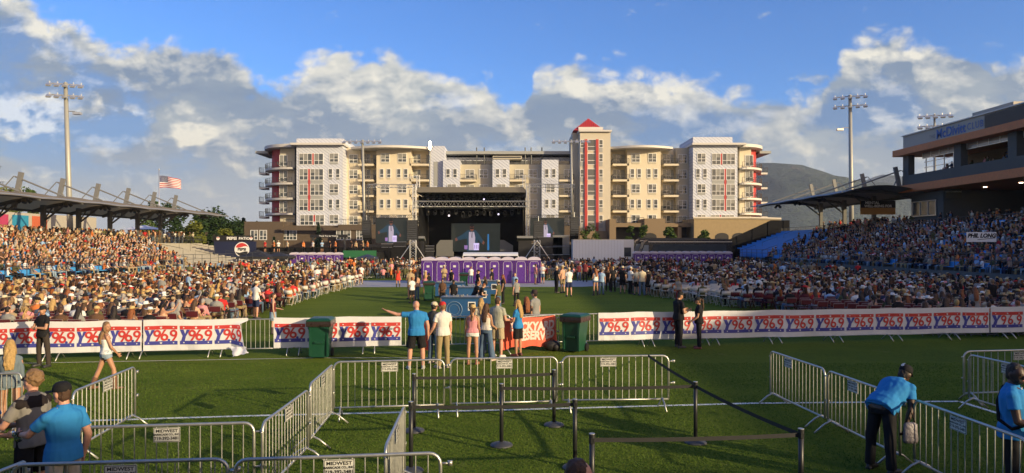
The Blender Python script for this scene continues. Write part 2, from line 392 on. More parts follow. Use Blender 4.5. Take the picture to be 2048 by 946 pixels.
def win_mesh(w, h, cols, rows_):
    k = (round(w, 1), round(h, 1), cols, rows_)
    if k in WC: return WC[k]
    w, h = k[0], k[1]; mb = MB(); t = .09
    mb.bx(-w/2-.1, w/2+.1, -.10, 0.0, -.1, 0, 0); mb.bx(-w/2-.1, w/2+.1, -.10, 0.0, h, h+.1, 0)
    mb.bx(-w/2-.1, -w/2, -.098, 0.0, 0, h, 0); mb.bx(w/2, w/2+.1, -.098, 0.0, 0, h, 0)
    for i in range(1, cols): x = -w/2+w*i/cols; mb.bx(x-t/2, x+t/2, -.09, -.028, 0, h, 0)
    for j in range(1, rows_): z = h*.36 if rows_ == 2 else h*j/rows_; mb.bx(-w/2, w/2, -.085, -.0275, z-t/2, z+t/2, 0)
    mb.bx(-w/2, w/2, -.025, -.002, 0, h, 1)
    # blinds drawn part-way down in some panes
    for i in range(cols):
        if (i*7+cols*3+int(w*10)) % 3 != 1:
            x = -w/2+w*(i+.5)/cols; hh = h*(.35 if (i+cols) % 2 else .62); mb.bx(x-w/cols/2+.08, x+w/cols/2-.08, -.027, -.0255, h-hh, h-.03, 2)
    WC[k] = (mb.mesh('window', [M_WHITE, M_GLASS, M_BLIND]), mb); return WC[k]
M_BLIND = mat('window_blind', (.22, .22, .20), .3, var=.1, spec=.8)
def window(px0, px1, py0, py1, Y, cols=2, rows_=2, big=None):
    w = (px1-px0)/F*Y; h = (py1-py0)/F*Y; x = ax((px0+px1)/2, Y); z = az(py1, Y); me, mb = win_mesh(w, h, cols, rows_)
    if nwin[0] < 98 or (big and nwin[0] < 100):
        nwin[0] += 1; o = link('window', me, apt, (x, Y-.003, z))
    else:
        wstuff.add([(q[0]+x, q[1]+Y-.003, q[2]+z) for q in mb.v], mb.f, 0); wstuff.m[-len(mb.m):] = mb.m
walls = {}
class WP:
    # every wall block, strip and panel becomes a part of its own
    def __init__(s, m): s.m = m
    def _o(s, mb): mb.build(WNAME.get(s.m.name, 'wall'), s.m, apt, fix=True)
    def bx(s, *a): s._o(MB().bx(*a))
    def cyl(s, *a): s._o(MB().cyl(*a))
    def add(s, *a): s._o(MB().add(*a))
WNAME = {'diagonal_white_siding': 'white_wall', 'cream_stucco': 'cream_wall', 'beige_stucco': 'beige_panel', 'balcony_edge': 'roof_slab', 'grey_roof_trim': 'grey_panel', 'red_panel': 'red_panel', 'dark_grey_metal': 'terrace_post', 'window_glass': 'terrace_glazing'}
def W(m): return WP(m)
def wbox(m, px0, px1, py0, py1, Y, depth=12): W(m).bx(ax(px0, Y), ax(px1, Y), Y, Y+depth, az(py1, Y), az(py0, Y))
def balcony(px0, px1, py, Y, dep=1.8, curve=None, mt=M_CREAM, dens=.28):
    """slab + railing; py = slab top; depth towards the camera"""
    x0, x1, z = ax(px0, Y), ax(px1, Y), az(py, Y); s = MB(); r = MB()
    if curve is None: path = [(x0, Y), (x0, Y-dep), (x1, Y-dep), (x1, Y)]
    else: path = curve
    n = len(path); top = [Vector((a, b, z)) for a, b in path]; bot = [Vector((a, b, z-.42)) for a, b in path]
    s.add(top+bot, [tuple(range(n)), tuple(range(2*n-1, n-1, -1))]+[(i, n+i, n+(i+1) % n, (i+1) % n) for i in range(n)])
    sl = s.build('balcony', mt, apt, fix=True)
    for zz in (1.1, .12): r.tube([Vector((a, b, z+zz)) for a, b in path], .03, 4)
    for (a0, b0), (a1, b1) in zip(path[:-1], path[1:]):
        L = math.hypot(a1-a0, b1-b0); k = max(1, int(L/dens))
        for i in range(k+1):
            t = i/k; a = a0+(a1-a0)*t; b = b0+(b1-b0)*t; w = .035 if i % 5 == 0 else .013; r.bx(a-w, a+w, b-w, b+w, z+.0, z+1.1)
    r.build('railing', M_DKMETAL, sl)
    # furniture glimpsed behind the rail
    f = MB(); cx_ = (x0+x1)/2+random.uniform(-.6, .6); yy = Y-dep*.5
    f.box((cx_, yy, z+.42), (.5, .5, .08)); f.box((cx_-.25, yy, z+.7), (.06, .5, .55)); f.cyl((cx_+.7, yy, z), (cx_+.7, yy, z+.5), .05); f.cyl((cx_+.7, yy, z+.5), (cx_+.7, yy, z+.54), .35, n=10)
    f.build('balcony_furniture', M_DKMETAL, sl)
rows = [307.6, 338.4, 368.9, 399.4, 430.5]
Yw = AY-3.5      # white end blocks project
for mir in (0, 1):
    def X(a): return a if not mir else 2068.0-a+.0   # mirrored wing layout (white block 1387..1475)
    def span(a, b): a, b = X(a), X(b); return (min(a, b), max(a, b))
    # white block
    p0, p1 = span(593, 685.5) if not mir else (1386, 1475)
    wbox(M_SIDING, p0, p1, 291, 462, Yw, 15); wbox(M_SIDING, p0+(1 if mir else -1)*0, p1-10 if mir else p1, 277 if not mir else 274, 289, Yw+.8, 12)
    W(M_WSLAB).bx(ax(p0-9 if not mir else p0-4, Yw), ax(p1+4 if not mir else p1+14, Yw), Yw-1.2, Yw+13, az(291, Yw), az(287, Yw))
    def Q(a):  # position inside white block measured on the left wing
        f = (a-593)/(685.5-593); return p0+f*(p1-p0) if not mir else p1-f*(p1-p0)
    def wn(a, b, y0, y1, **k): a, b = Q(a), Q(b); window(min(a, b), max(a, b), y0, y1, Yw, **k)
    for i, y in enumerate(rows):
        h = 21 if i < 4 else 19
        if i == 0: wn(599, 623.5, y, y+h, cols=3); wn(629, 646, y, y+h, cols=2)
        elif i in (1, 2, 3): wn(599, 615.5, y, y+h, cols=2); wn(621.5, 646, y, y+h, cols=3)
        else: wn(601, 626, y, y+h, cols=3); wn(631.5, 648, y, y+h, cols=2)
        if i % 2 == 0: wn(660, 676, y, y+16, cols=2)
        else: wn(657.5, 664.5, y, y+16, cols=1); wn(672, 679, y, y+16, cols=1)
    def strip(a, b, y0, y1, m=M_REDP, o=.06): a, b = Q(a), Q(b); W(m).bx(ax(min(a, b), Yw), ax(max(a, b), Yw), Yw-o, Yw+.2, az(y1, Yw), az(y0, Yw))
    strip(624.2, 628.3, 307, 329); strip(616.2, 620.5, 338, 421.5); strip(627, 631, 430, 443)
    for y in (360.5, 391): strip(599, 615.3, y, y+7.4, M_GREYP, .05); strip(621.5, 646, y, y+7.4, M_GREYP, .05)
    for i in (0, 2): strip(660, 676, rows[i]+17, rows[i]+21, M_GREYP, .05)
    for i in (1, 3): strip(657.5, 664.5, rows[i]+17, rows[i]+21, M_GREYP, .05); strip(672, 679, rows[i]+17, rows[i]+21, M_GREYP, .05)
    # cream wing between white block and centre
    c0, c1 = (685.5, 721) if not mir else (1352, 1386)
    wbox(M_CREAM if not mir else M_CREAM2, c0, c1, 296, 462, AY, 12)  # right recess: the white block's shade put in as darker stucco
    for i, y in enumerate(rows): window((699 if not mir else 1357), (715 if not mir else 1373), y+2, y+18, AY, cols=2)
    b0, b1 = (721, 753) if not mir else (1321, 1353)
    wbox(M_CREAM, b0, b1, 296, 462, AY+1.5, 11)
    d0, d1 = (753, 822) if not mir else (1254.5, 1321.5)
    Yc = AY-1.6
    wbox(M_CREAM, d0, d1, 294, 462, Yc, 13)
    e0, e1 = (822, 861) if not mir else (1221, 1254.5)
    wbox(M_CREAM, e0, e1, 296, 462, AY+1.5, 11)
    for i, y in enumerate(rows):
        for (q0, q1) in ((b0, b1), (e0, e1)):
            window(q0+5, q0+19, y+1, y+18, AY+1.5, cols=2); W(M_GREYP).bx(ax(q1-10, AY), ax(q1-3, AY), AY+1.45, AY+1.6, az(y+23), az(y)) 
            if i < 5: balcony(q0+1, q1-1, y+23 if i < 4 else y+25, AY+1.4, 3.0)
        k = (d1-d0)/69
        if i % 2 == 0: window(d0+9.5*k, d0+25.5*k, y, y+16, Yc); window(d0+43.5*k, d0+59.5*k, y, y+16, Yc)
        else:
            for q in (7, 21, 41, 55): window(d0+q*k, d0+(q+7)*k, y, y+16, Yc, cols=1)
        lst = ((9.5, 25.5), (43.5, 59.5)) if i % 2 == 0 else ((7, 14), (21, 28), (41, 48), (55, 62))
        for q, w_ in lst: W(M_CREAM2).bx(ax(d0+q*k, Yc), ax(d0+w_*k, Yc), Yc-.05, Yc+.2, az(y+20.5, Yc), az(y+17, Yc))
    # curved canopy roof over the wing
    f0, f1 = (706, 858) if not mir else (1217, 1341); mb = W(M_WSLAB); fr = []
    n = 16
    for i in range(n+1): t = i/n; x = ax(f0)+(ax(f1)-ax(f0))*t; fr.append((x, AY-2.2-2.6*math.sin(math.pi*t)))
    po = fr+[(ax(f1), AY+9), (ax(f0), AY+9)]; z0, z1 = az(304), az(296.5); N_ = len(po)
    mb.add([(a, b, z1) for a, b in po]+[(a, b, z0+.35) for a, b in po], [tuple(range(N_)), tuple(range(2*N_-1, N_-1, -1))]+[(i, N_+i, N_+(i+1) % N_, (i+1) % N_) for i in range(N_)])
    W(M_WSLAB).bx(ax(f0+6), ax(f1-28), AY+3, AY+8, az(297), az(289.5))
    # rounded balcony corner tower
    t0, t1 = (524, 593) if not mir else (1475, 1530)
    cxp = ax(t1 if not mir else t0); wid = abs(ax(t1)-ax(t0)); sg = -1 if not mir else 1
    def arc(rx, ry, yb, n=14): return [(cxp+sg*rx*math.sin(math.pi/2*i/n)*1.0, yb-ry*math.cos(math.pi/2*i/n)) for i in range(n+1)]
    inner = arc(wid*.86, 3.6, Yw+7); N_ = len(inner)+2; pol = inner+[(inner[-1][0], Yw+14), (cxp, Yw+14)]
    mt = M_REDP; z0, z1 = az(462), az(296)
    W(mt).add([(a, b, z1) for a, b in pol]+[(a, b, z0) for a, b in pol], [tuple(range(N_)), tuple(range(2*N_-1, N_-1, -1))]+[(i, N_+i, N_+(i+1) % N_, (i+1) % N_) for i in range(N_)])
    W(M_CREAM if mir else M_CREAM2).bx(cxp, cxp+sg*wid*.42, Yw+2.2, Yw+8, az(462), az(296))  # shaded left corner coloured darker than the sunlit right one
    roofp = arc(wid*1.08, 8.0, Yw+8); roofp = roofp+[(roofp[-1][0], Yw+15), (cxp, Yw+15)]; N_ = len(roofp)
    W(M_WSLAB).add([(a, b, az(292)) for a, b in roofp]+[(a, b, az(298)) for a, b in roofp], [tuple(range(N_)), tuple(range(2*N_-1, N_-1, -1))]+[(i, N_+i, N_+(i+1) % N_, (i+1) % N_) for i in range(N_)])
    e_ = cxp+sg*(wid*1.08+1.4)
    W(M_GREYP).bx(min(e_, cxp+sg*wid*.9), max(e_, cxp+sg*wid*.9), Yw+5, Yw+14, az(305), az(300))
    for i, y in enumerate(rows[:4]):
        pth = arc(wid*1.04, 7.2, Yw+7.5, 12)
        balcony(t0, t1, y+26, Yw, curve=pth+[(pth[-1][0], Yw+9), (cxp, Yw+9)], mt=M_WSLAB, dens=.45)
        s0 = cxp+sg*wid*1.04; xx = sorted((s0, s0+sg*1.4))
        balcony(0, 0, y+31, Yw, curve=[(xx[0], Yw+9), (xx[0], Yw+6.5), (xx[1], Yw+6.5), (xx[1], Yw+9)], mt=M_WSLAB, dens=.4)
        xa = cxp+sg*wid*.22
        window((xa/Yw*F+1024)-7, (xa/Yw*F+1024)+7, y+3, y+24, Yw+2.2, cols=2)
# centre
wbox(M_SIDING, 861, 889, 292, 462, AY-.5, 12); W(M_GREYP).bx(ax(868), ax(876), AY-.56, AY, az(372), az(324))
wbox(M_SIDING, 889, 1146, 303, 462, AY+5, 10)
W(M_GREYP).bx(ax(886), ax(1148), AY+2.5, AY+14, az(305), az(299)); W(M_DKMETAL).bx(ax(888), ax(1146), AY+5.0, AY+6, az(309), az(303.5))
W(M_GLASS).bx(ax(920, AY+5), ax(1140, AY+5), AY+4.9, AY+5.1, az(329), az(316))
wbox(M_CREAM2, 889, 1146, 329, 462, AY+.5, 6)
for a, b in ((886, 919.5), (985, 1019), (1083.5, 1117)):
    wbox(M_SIDING, a, b, 319.5, 462, AY-1.5, 8)
    for i, y in enumerate(rows[1:]):
        if i % 2 == 0: window(a+6.5, a+13.5, y, y+16, AY-1.5, cols=1); window(a+20.5, a+27.5, y, y+16, AY-1.5, cols=1)
        else: window(a+9.5, a+25.5, y, y+15, AY-1.5)
for a, b in ((920, 985), (1019, 1083.5), (1117, 1146)):
    for i, y in enumerate(rows[1:]):
        window(a+12, a+27.5, y+1, y+18, AY+.5, cols=2)
        if b-a > 40: window(a+39, a+55, y+1, y+17, AY+.5)
        balcony(a+.5, min(a+33, b), y+22, AY+.4, 1.7)
    r = MB(); z = az(329)
    r.tube([(ax(a), AY+.6, z+1.1), (ax(b), AY+.6, z+1.1)], .04, 4)
    for q in np.arange(ax(a), ax(b), .5): r.bx(q-.02, q+.02, AY+.58, AY+.62, z, z+1.1)
    r.build('terrace_railing', M_DKMETAL, apt)
for px in (952, 967.5, 1051, 1063, 1085): W(M_DKMETAL).cyl((ax(px), AY+3, az(325)), (ax(px), AY+3, az(291)), .13)
W(M_CREAM2).bx(ax(985), ax(1044), AY+2, AY+5.2, az(316), az(309.5)); W(M_DKMETAL).bx(ax(987), ax(1042), AY+1.9, AY+2.2, az(313.5), az(311))
# stair tower
TY = AY-3
M_TWR = mat('tower_stucco', (.52, .47, .37), .85, var=.06, scale=.6); WNAME['tower_stucco'] = 'tower_wall'
wbox(M_TWR, 1160, 1221, 262, 462, TY, 14); wbox(M_TWR, 1145, 1160.2, 266, 462, TY+3.5, 9)
W(M_WSLAB).bx(ax(1157, TY), ax(1223, TY), TY-.6, TY+14.6, az(264, TY), az(260.5, TY)); wbox(M_WSLAB, 1157, 1206, 254, 261, TY+2, 8)
for a in (1169.3, 1191.5): W(M_REDP).bx(ax(a, TY), ax(a+5.2, TY), TY-.35, TY, az(462, TY), az(279, TY))
for i, y in enumerate([279.5]+rows):
    h = 20; window(1175.5, 1190.5, y, y+h+1, TY, cols=1, rows_=2)
    window(1161.3, 1168, y+1, y+15, TY, cols=1); window(1198.5, 1205, y+1, y+15, TY, cols=1)
    W(M_GREYP).bx(ax(1161.2, TY), ax(1168.2, TY), TY-.04, TY, az(y+25, TY), az(y+16, TY)); W(M_GREYP).bx(ax(1198.4, TY), ax(1205, TY), TY-.04, TY, az(y+25, TY), az(y+16, TY))
roof = MB(); x0, x1 = ax(1147, TY+2), ax(1208.5, TY+2); zb, zt = az(257, TY), az(228, TY); y0, y1 = TY+2, TY+8.5
ap = Vector(((x0+x1)/2+.3, (y0+y1)/2, zt)); cs = [Vector((x0, y0, zb)), Vector((x1, y0, zb)), Vector((x1, y1, zb)), Vector((x0, y1, zb))]
roof.add(cs+[ap], [(0, 1, 4), (1, 2, 4), (2, 3, 4), (3, 0, 4), (3, 2, 1, 0)])
for k in range(1, 16): p = cs[0].lerp(cs[1], k/16); ff = 1-abs(k/16-.5)*2; q = Vector((p.x, y0, zb)).lerp(Vector((p.x, ap.y, zt)), ff*.98); roof.tube([p+Vector((0, -.03, .04)), q+Vector((0, -.03, .04))], .06, 4)
roof.build('tower_roof', M_REDROOF, apt)
if wstuff.v:
    o = wstuff.build('window_rows', [M_WHITE, M_GLASS, M_BLIND], apt); o['kind'] = 'stuff'
# podium
pod = MB(); PY = AY-9
def pb(px0, px1, py0, py1, Y=PY, d=10, m=0): pod.bx(ax(px0, Y), ax(px1, Y), Y, Y+d, az(py1, Y), az(py0, Y), m)
pb(488, 566, 443, 506); pb(566, 676, 451, 506, PY+.5); pb(676, 760, 449, 506, PY-1); pb(760, 1160, 452, 506, PY+1); pb(1160, 1219, 462, 506, PY+2, 10, 1)
for a, b in ((566, 592), (676, 742), (592, 676)): pod.bx(ax(a, PY), ax(b, PY), PY-1.3, PY-.9, az(461, PY), az(455, PY), 0)
pb(1219, 1232, 438, 506, PY, 10, 1); pb(1289, 1331, 437, 506, PY-.5, 10, 1); pb(1232, 1289, 446, 454, PY, 10, 1); pb(1331, 1388, 446, 454, PY, 10, 1); pb(1356, 1363, 452, 506, PY, 10, 1); pb(1230, 1390, 454, 506, PY+4, 5, 3)
pb(1388, 1560, 437, 506, PY-2, 10, 2)
pod.build('podium', [M_BRICK, mat('brown_stucco', (.20, .145, .085), .85), M_STONE, M_BLACK], apt)
t = MB(); t.tube([(ax(p, PY-2), PY-2.1, az(q, PY-2)) for p, q in ((1386, 436), (1500, 436), (1562, 438))], .25, 4); t.build('coping', M_CREAM, apt)
for a in (497, 503+0, 520, 564.5+0, 600, 680, 716): pass
PW = MB()
for a, b in ((502, 515), (520, 533), (564.5, 591), (676.5, 703), (716, 727)):
    PW.add([(q[0], q[1], q[2]) for q in []], [])
    w = (b-a)/F*PY; k = 4 if b-a > 20 else 2
    me, m_ = win_mesh(w, 1.8, k, 2); yy = PY-.0 if a < 560 else (PY+.5 if a < 600 else PY-1)
    o = link('podium_window', me, apt, (ax((a+b)/2, PY), yy-.01, az(479, PY)))
for a in (1303, 1444, 1478):
    w = 26/F*PY; arc_ = [(-w/2, 0), (w/2, 0)]+[(w/2*math.cos(t*math.pi/8), 3.0+w*.28*math.sin(t*math.pi/8)) for t in range(0, 9)]
    d = MB(); d.prism(arc_, .08, (ax(a, PY-2), (PY-2) if a > 1400 else PY-.5, az(506, PY)+.3), (1, 0, 0), (0, 0, 1)); d.build('arched_opening', M_BLACK, apt, fix=True)
pr = MB()
for a, b, yy in ((566, 590, 450), (676, 735, 449), (1232, 1289, 446), (1331, 1388, 446)):
    z = az(yy, PY); pr.tube([(ax(a, PY), PY+.3, z+1.1), (ax(b, PY), PY+.3, z+1.1)], .04, 4)
    for q in np.arange(ax(a, PY), ax(b, PY), .35): pr.bx(q-.02, q+.02, PY+.28, PY+.32, z, z+1.1)
pr.build('podium_railing', M_DKMETAL, apt)
# ================================================================== GRANDSTANDS, CANOPIES, CLUB
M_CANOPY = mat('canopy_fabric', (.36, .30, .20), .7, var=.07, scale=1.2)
nt = M_CANOPY.node_tree; tl_ = nt.nodes.new('ShaderNodeBsdfTranslucent'); tl_.inputs[0].default_value = (.50, .37, .18, 1); mx_ = nt.nodes.new('ShaderNodeMixShader'); mx_.inputs[0].default_value = .38
nt.links.new(nt.nodes['Principled BSDF'].outputs[0], mx_.inputs[1]); nt.links.new(tl_.outputs[0], mx_.inputs[2]); nt.links.new(mx_.outputs[0], nt.nodes['Material Output'].inputs[0])
M_BLUESEAT = mat('blue_bench', (.06, .31, .68), .5, var=.1, scale=3)
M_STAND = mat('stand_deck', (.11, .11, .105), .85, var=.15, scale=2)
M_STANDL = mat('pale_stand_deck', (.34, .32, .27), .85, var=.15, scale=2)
M_POSTG = mat('grey_post_paint', (.13, .13, .12), .5, .2, var=.1)
M_ORANGE = mat('orange_wood_fascia', (.58, .19, .06), .6, var=.25, scale=3)
M_CLUBG = mat('club_grey_block', (.10, .10, .09), .85, var=.2, scale=2, bump=.3, bscale=8)
M_CLUBW = mat('club_light_panel', (.40, .37, .31), .7, var=.08)
def stand(name, label, sg, x0, x1, z0, z1, n, y0, y1, deck, taken):
    t = thing(name, label, 'grandstand')
    d = MB(); dx = (x1-x0)/n; dz = (z1-z0)/n
    d.bx(sg*(x0-.25), sg*x0, y0, y1, 0, z0+.12)
    for i in range(n): d.bx(sg*(x0+i*dx), sg*(x0+(i+1)*dx+ (.0 if i < n-1 else 0)), y0, y1, 0, z0+i*dz)
    d.bx(sg*x1, sg*(x1+9), y0, y1, 0, z1)
    d.build('deck', deck, t, fix=True)
    for i in range(n):
        b = MB(); X = sg*(x0+i*dx+dx*.55); z = z0+i*dz; ya, yb = taken; y1b = y1 if sg > 0 else 67+i*1.15
        b.bx(X-.17, X+.17, y0+.4, y1b-.4, z+.38, z+.44)
        b.bx(X+sg*.18, X+sg*.22, y0+.4, y1b-.4, z+.46, z+.78)
        for y in np.arange(y0+1, y1b-.5, 2.2): b.bx(X-.05, X+.05, y-.04, y+.04, z, z+.38)
        b.build('bench', M_BLUESEAT, t)
    r = MB()
    for zz in (.5, 1.0): r.tube([(sg*(x1+.1), y0, z1+zz), (sg*(x1+.1), y1, z1+zz)], .03, 5)
    for y in np.arange(y0, y1, 1.8): r.cyl((sg*(x1+.1), y, z1), (sg*(x1+.1), y, z1+1.0), .025, n=5)
    for y in np.arange(y0+.3, y1, .3): r.bx(sg*(x1+.09), sg*(x1+.11), y-.008, y+.008, z1+.05, z1+1.0)
    r.build('top_railing', M_DKMETAL, t)
    r = MB()
    for zz in (1.0, 1.45): r.tube([(sg*(x0-.12), y0, z0+zz), (sg*(x0-.12), y1, z0+zz)], .025, 5)
    for y in np.arange(y0, y1, 2.0): r.cyl((sg*(x0-.12), y, z0), (sg*(x0-.12), y, z0+1.45), .025, n=5)
    r.build('front_railing', M_DKMETAL, t)
    for y in np.arange(y0+6, y1-3, 8.5):      # aisle rails
        a = MB()
        for k in range(3):
            f0, f1 = .08+k*.32, .08+k*.32+.22
            p = [(sg*(x0+(x1-x0)*f), y, z0+(z1-z0)*f+.95) for f in (f0, f1)]
            a.tube([(p[0][0], y, p[0][2]-.95), p[0], p[1], (p[1][0], y, p[1][2]-.95)], .025, 5)
        a.build('aisle_rail', M_DKMETAL, t)
    return t
LS = dict(x0=32, x1=46, z0=.85, z1=3.5, n=17, y0=40, y1=104)
RS = dict(x0=33, x1=43, z0=1.2, z1=4.95, n=13, y0=38, y1=112)
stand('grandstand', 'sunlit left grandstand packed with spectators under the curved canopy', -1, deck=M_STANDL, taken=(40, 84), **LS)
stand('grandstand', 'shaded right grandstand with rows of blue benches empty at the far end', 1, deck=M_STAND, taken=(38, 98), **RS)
# dark screen wall that climbs beside the far end of the right stand
f = MB(); f.add([(31.0, 112.2, 0), (44.5, 112.2, 0), (44.5, 112.2, 7.2), (41.5, 112.2, 7.2), (31.0, 112.2, 2.4)], [(0, 1, 2, 3, 4)]); f.add([(31.0, 112.3, 0), (44.5, 112.3, 0), (44.5, 112.3, 7.2), (41.5, 112.3, 7.2), (31.0, 112.3, 2.4)], [(4, 3, 2, 1, 0)])
for k in range(6): x = 31+k*2.5; f.bx(x, x+.08, 112.1, 112.2, 0, 2.4+max(0, min(4.8, (x-31)*.457)))
tag(f.build('windscreen_fence', M_BLACKC), 'black mesh fence stepping up beside the empty blue benches', 'fence')
M_MAST = mat('mast_paint', (.20, .20, .19), .5, .2, var=.1)
def canopy(name, label, sg, xb, xf, xm, ys, zb, zc, zf, ztop, ycols, zdeck, mtl):
    t = thing(name, label, 'canopy')
    y0, y1 = ys[0]-3.2, ys[-1]+3.4
    def prof(f): # f 0 back .. 1 front
        x = xb+(xf-xb)*f; z = zb*(1-f)**2+2*(zc*2-.5*zb-.5*zf)*f*(1-f)+zf*f*f
        return x, z
    nb = len(ys); rings = []; top = MB(); n = 12
    # fabric bays: each bay sags up between rafters
    yy = np.linspace(y0, y1, nb*8+1); V = []; 
    for y in yy:
        ph = ((y-ys[0])/(ys[1]-ys[0])) % 1.0; bow = .32*math.sin(math.pi*ph)
        for i in range(n+1):
            x, z = prof(i/n); V.append((sg*x, y, z+bow*math.sin(math.pi*i/n)*.8+bow*.25))
    w = n+1; m = len(yy); F_ = [(j*w+i, j*w+i+1, (j+1)*w+i+1, (j+1)*w+i) for j in range(m-1) for i in range(n)]
    top.add(V, F_)
    top.build('roof_fabric', mtl, t, smooth=True, fix=True)
    e = MB(); e.tube([(sg*prof(1)[0], y, prof(1)[1]+.07+.08*math.sin(math.pi*(((y-ys[0])/(ys[1]-ys[0])) % 1.0))) for y in yy], .09, 6); e.build('front_edge_beam', M_STEEL, t)
    e = MB(); e.tube([(sg*prof(0)[0], y0, prof(0)[1]-.05), (sg*prof(0)[0], y1, prof(0)[1]-.05)], .14, 6); e.build('rear_edge_beam', M_POSTG, t)
    for y in ys:
        r = MB(); P = [Vector((sg*prof(i/8)[0], y, prof(i/8)[1]-.12)) for i in range(9)]
        r.tube(P, [.22, .22, .22, .2, .18, .16, .13, .1, .08], 6); r.build('rafter', M_POSTG, t)
        r = MB(); q = sg*xm; o_ = sg*.0
        r.box((q+sg*.1, y, (ztop+zb)/2+.1), (.42, .26, ztop-zb+.4), mtx=Matrix.Rotation(-sg*R(12), 3, 'Y')); r.cyl((q-sg*.6, y, zb+.9), (q+sg*.0, y, ztop-1.0), .07, n=6)
        r.build('mast', M_MAST, t)
        c = MB(); xx, zz = prof(.80); c.tube([(q+sg*.35, y, ztop-.15), (sg*xx, y, zz+.25)], .085, 6); c.tube([(q+sg*.45, y, ztop-.1), (sg*(xm+3), y, zb+.2)], .05, 5); c.build('tie_rod', M_MAST, t)
    for y in ycols:
        c = MB(); xq, zq = prof(.22); c.bx(sg*xq-.2, sg*xq+.2, y-.2, y+.2, zdeck, zq-.1); c.tube([(sg*xq, y, zdeck+ (zq-zdeck)*.55), (sg*prof(.5)[0], y, prof(.5)[1]-.15)], .1, 6); c.tube([(sg*xq, y, zdeck+(zq-zdeck)*.55), (sg*(xq), y+1.6, zq-.1)], .08, 5)
        c.build('column', M_POSTG, t)
        l = MB(); xq, zq = prof(.75); z = zq-.45
        for k in range(4): a = k*1.57+.5; l.cyl((sg*xq+.28*math.cos(a), y+2.6+.28*math.sin(a), z), (sg*xq+.5*math.cos(a), y+2.6+.5*math.sin(a), z-.25), .16, n=8)
        l.cyl((sg*xq, y+2.6, z), (sg*xq, y+2.6, zq+.1), .05); l.cyl((sg*xq, y+2.6, z-.1), (sg*xq, y+2.6, z+.15), .3, n=8)
        l.build('hanging_floodlight', M_DKMETAL, t)
    return t
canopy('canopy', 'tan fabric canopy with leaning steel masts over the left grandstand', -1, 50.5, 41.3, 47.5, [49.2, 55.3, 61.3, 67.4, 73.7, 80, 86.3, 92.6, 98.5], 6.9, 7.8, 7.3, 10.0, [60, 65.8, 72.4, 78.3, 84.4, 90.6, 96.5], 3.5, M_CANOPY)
canopy('canopy', 'fabric canopy coloured dark for shade, with leaning masts beside the club building', 1, 45.8, 36.2, 44.0, [79.9, 87.5, 95.2, 102.5], 8.75, 9.5, 8.9, 11.9, [84.5, 92, 99], 4.95, mat('shade_toned_canopy', (.25, .235, .20), .7, var=.08))  # opaque and darker than the left canopy: its shade is put into the colour
# back wall and coloured murals behind the left concourse
bk = thing('concourse_wall', 'low concourse building behind the left stand with coloured mural panels', 'wall')
w = MB(); w.bx(-58, -57, 44, 96, 3.0, 7.0); w.build('wall', M_CLUBW, bk)
for i, c in enumerate([(.45, .05, .07), (.40, .10, .03), (.03, .16, .35), (.02, .35, .45), (.5, .35, .05), (.42, .05, .12), (.03, .25, .40), (.5, .12, .05)]):
    p = MB(); y = 60+i*3.3; p.bx(-56.98, -56.9, y, y+2.6, 4.3, 6.7); p.build('mural_panel', mat('mural_%d' % i, c, .6), bk)
# lower deck behind the left stand
dk = MB(); dk.bx(-60, -55.01, 40, 104, 0, 3.48); tag(dk.build('concourse_deck', M_CONC), 'raised concrete concourse deck behind left stand', 'deck')
# empty pale bleacher at the far end of the left stand is the uncovered run of the deck; its handrails:
# ------------------------------------------------------------------ CLUB
club = thing('club_building', 'dark two storey club building with orange fascias and blue lettering', 'building')
XC = 45.0; YE = 80.0; YS = 40.0
def cb(nm, m, *a): return MB().bx(*a).build(nm, m, club)
cb('lower_wall', M_CLUBG, XC+.3, XC+14, 73.5, YE-.6, 0, 9.0)
cb('concourse_back_wall', M_CLUBG, XC+9, XC+10, YS, 73.49, 0, 9.14)
cb('concourse_floor', M_CONC, XC-1.9, XC+9, YS, 73.48, 4.5, 4.93)
cb('lower_fascia', M_ORANGE, XC-1.0, XC+14, YS, YE+.45, 9.15, 9.95)
cb('sill_wall', M_CLUBG, XC-.4, XC+.2, YS, YE, 9.952, 11.1)
cb('end_wall_sill', M_CLUBG, XC-.4, XC+14, YE-.3, YE, 9.953, 11.1)
cb('upper_floor', M_CLUBG, XC+.2, XC+14, YS, YE-.35, 9.951, 10.3)
cb('upper_fascia', M_ORANGE, XC-1.2, XC+14, YS, YE+.6, 13.35, 14.05)
cb('parapet', M_CLUBW, XC-.3, XC+13.9, YS+.5, YE, 14.051, 15.6)
cb('dark_louvre', M_BLACK, XC-.38, XC-.302, 41, 66.1, 14.15, 15.5)
cb('parapet_cap', M_STEEL, XC-.45, XC-.15, YS+.4, YE+.1, 15.602, 15.72)
cb('upper_back_wall', mat('room_wall', (.20, .175, .13), .8), XC+6, XC+6.3, YS, YE-.4, 10.301, 13.345)
cb('roof_box', M_CLUBW, XC+3, XC+7, 67, 73, 15.73, 17.0); cb('roof_box', M_CLUBG, XC-.2, XC+6, 42, 57, 15.73, 17.3)
r = MB()
for zz in (17.8, 18.3): r.tube([(XC-.1, 42, zz), (XC-.1, 56, zz)], .04, 5)
for y in np.arange(42, 56.1, 2): r.cyl((XC-.1, y, 17.3), (XC-.1, y, 18.3), .04, n=5)
r.build('roof_railing', M_ALU, club)
for y in [YE-.6, 70.2, 62.5, 54.2, 45.5, 40.6]:
    cb('pier', M_CLUBG, XC-.35, XC+.35, y-.55, y+.55, 11.101, 13.345)
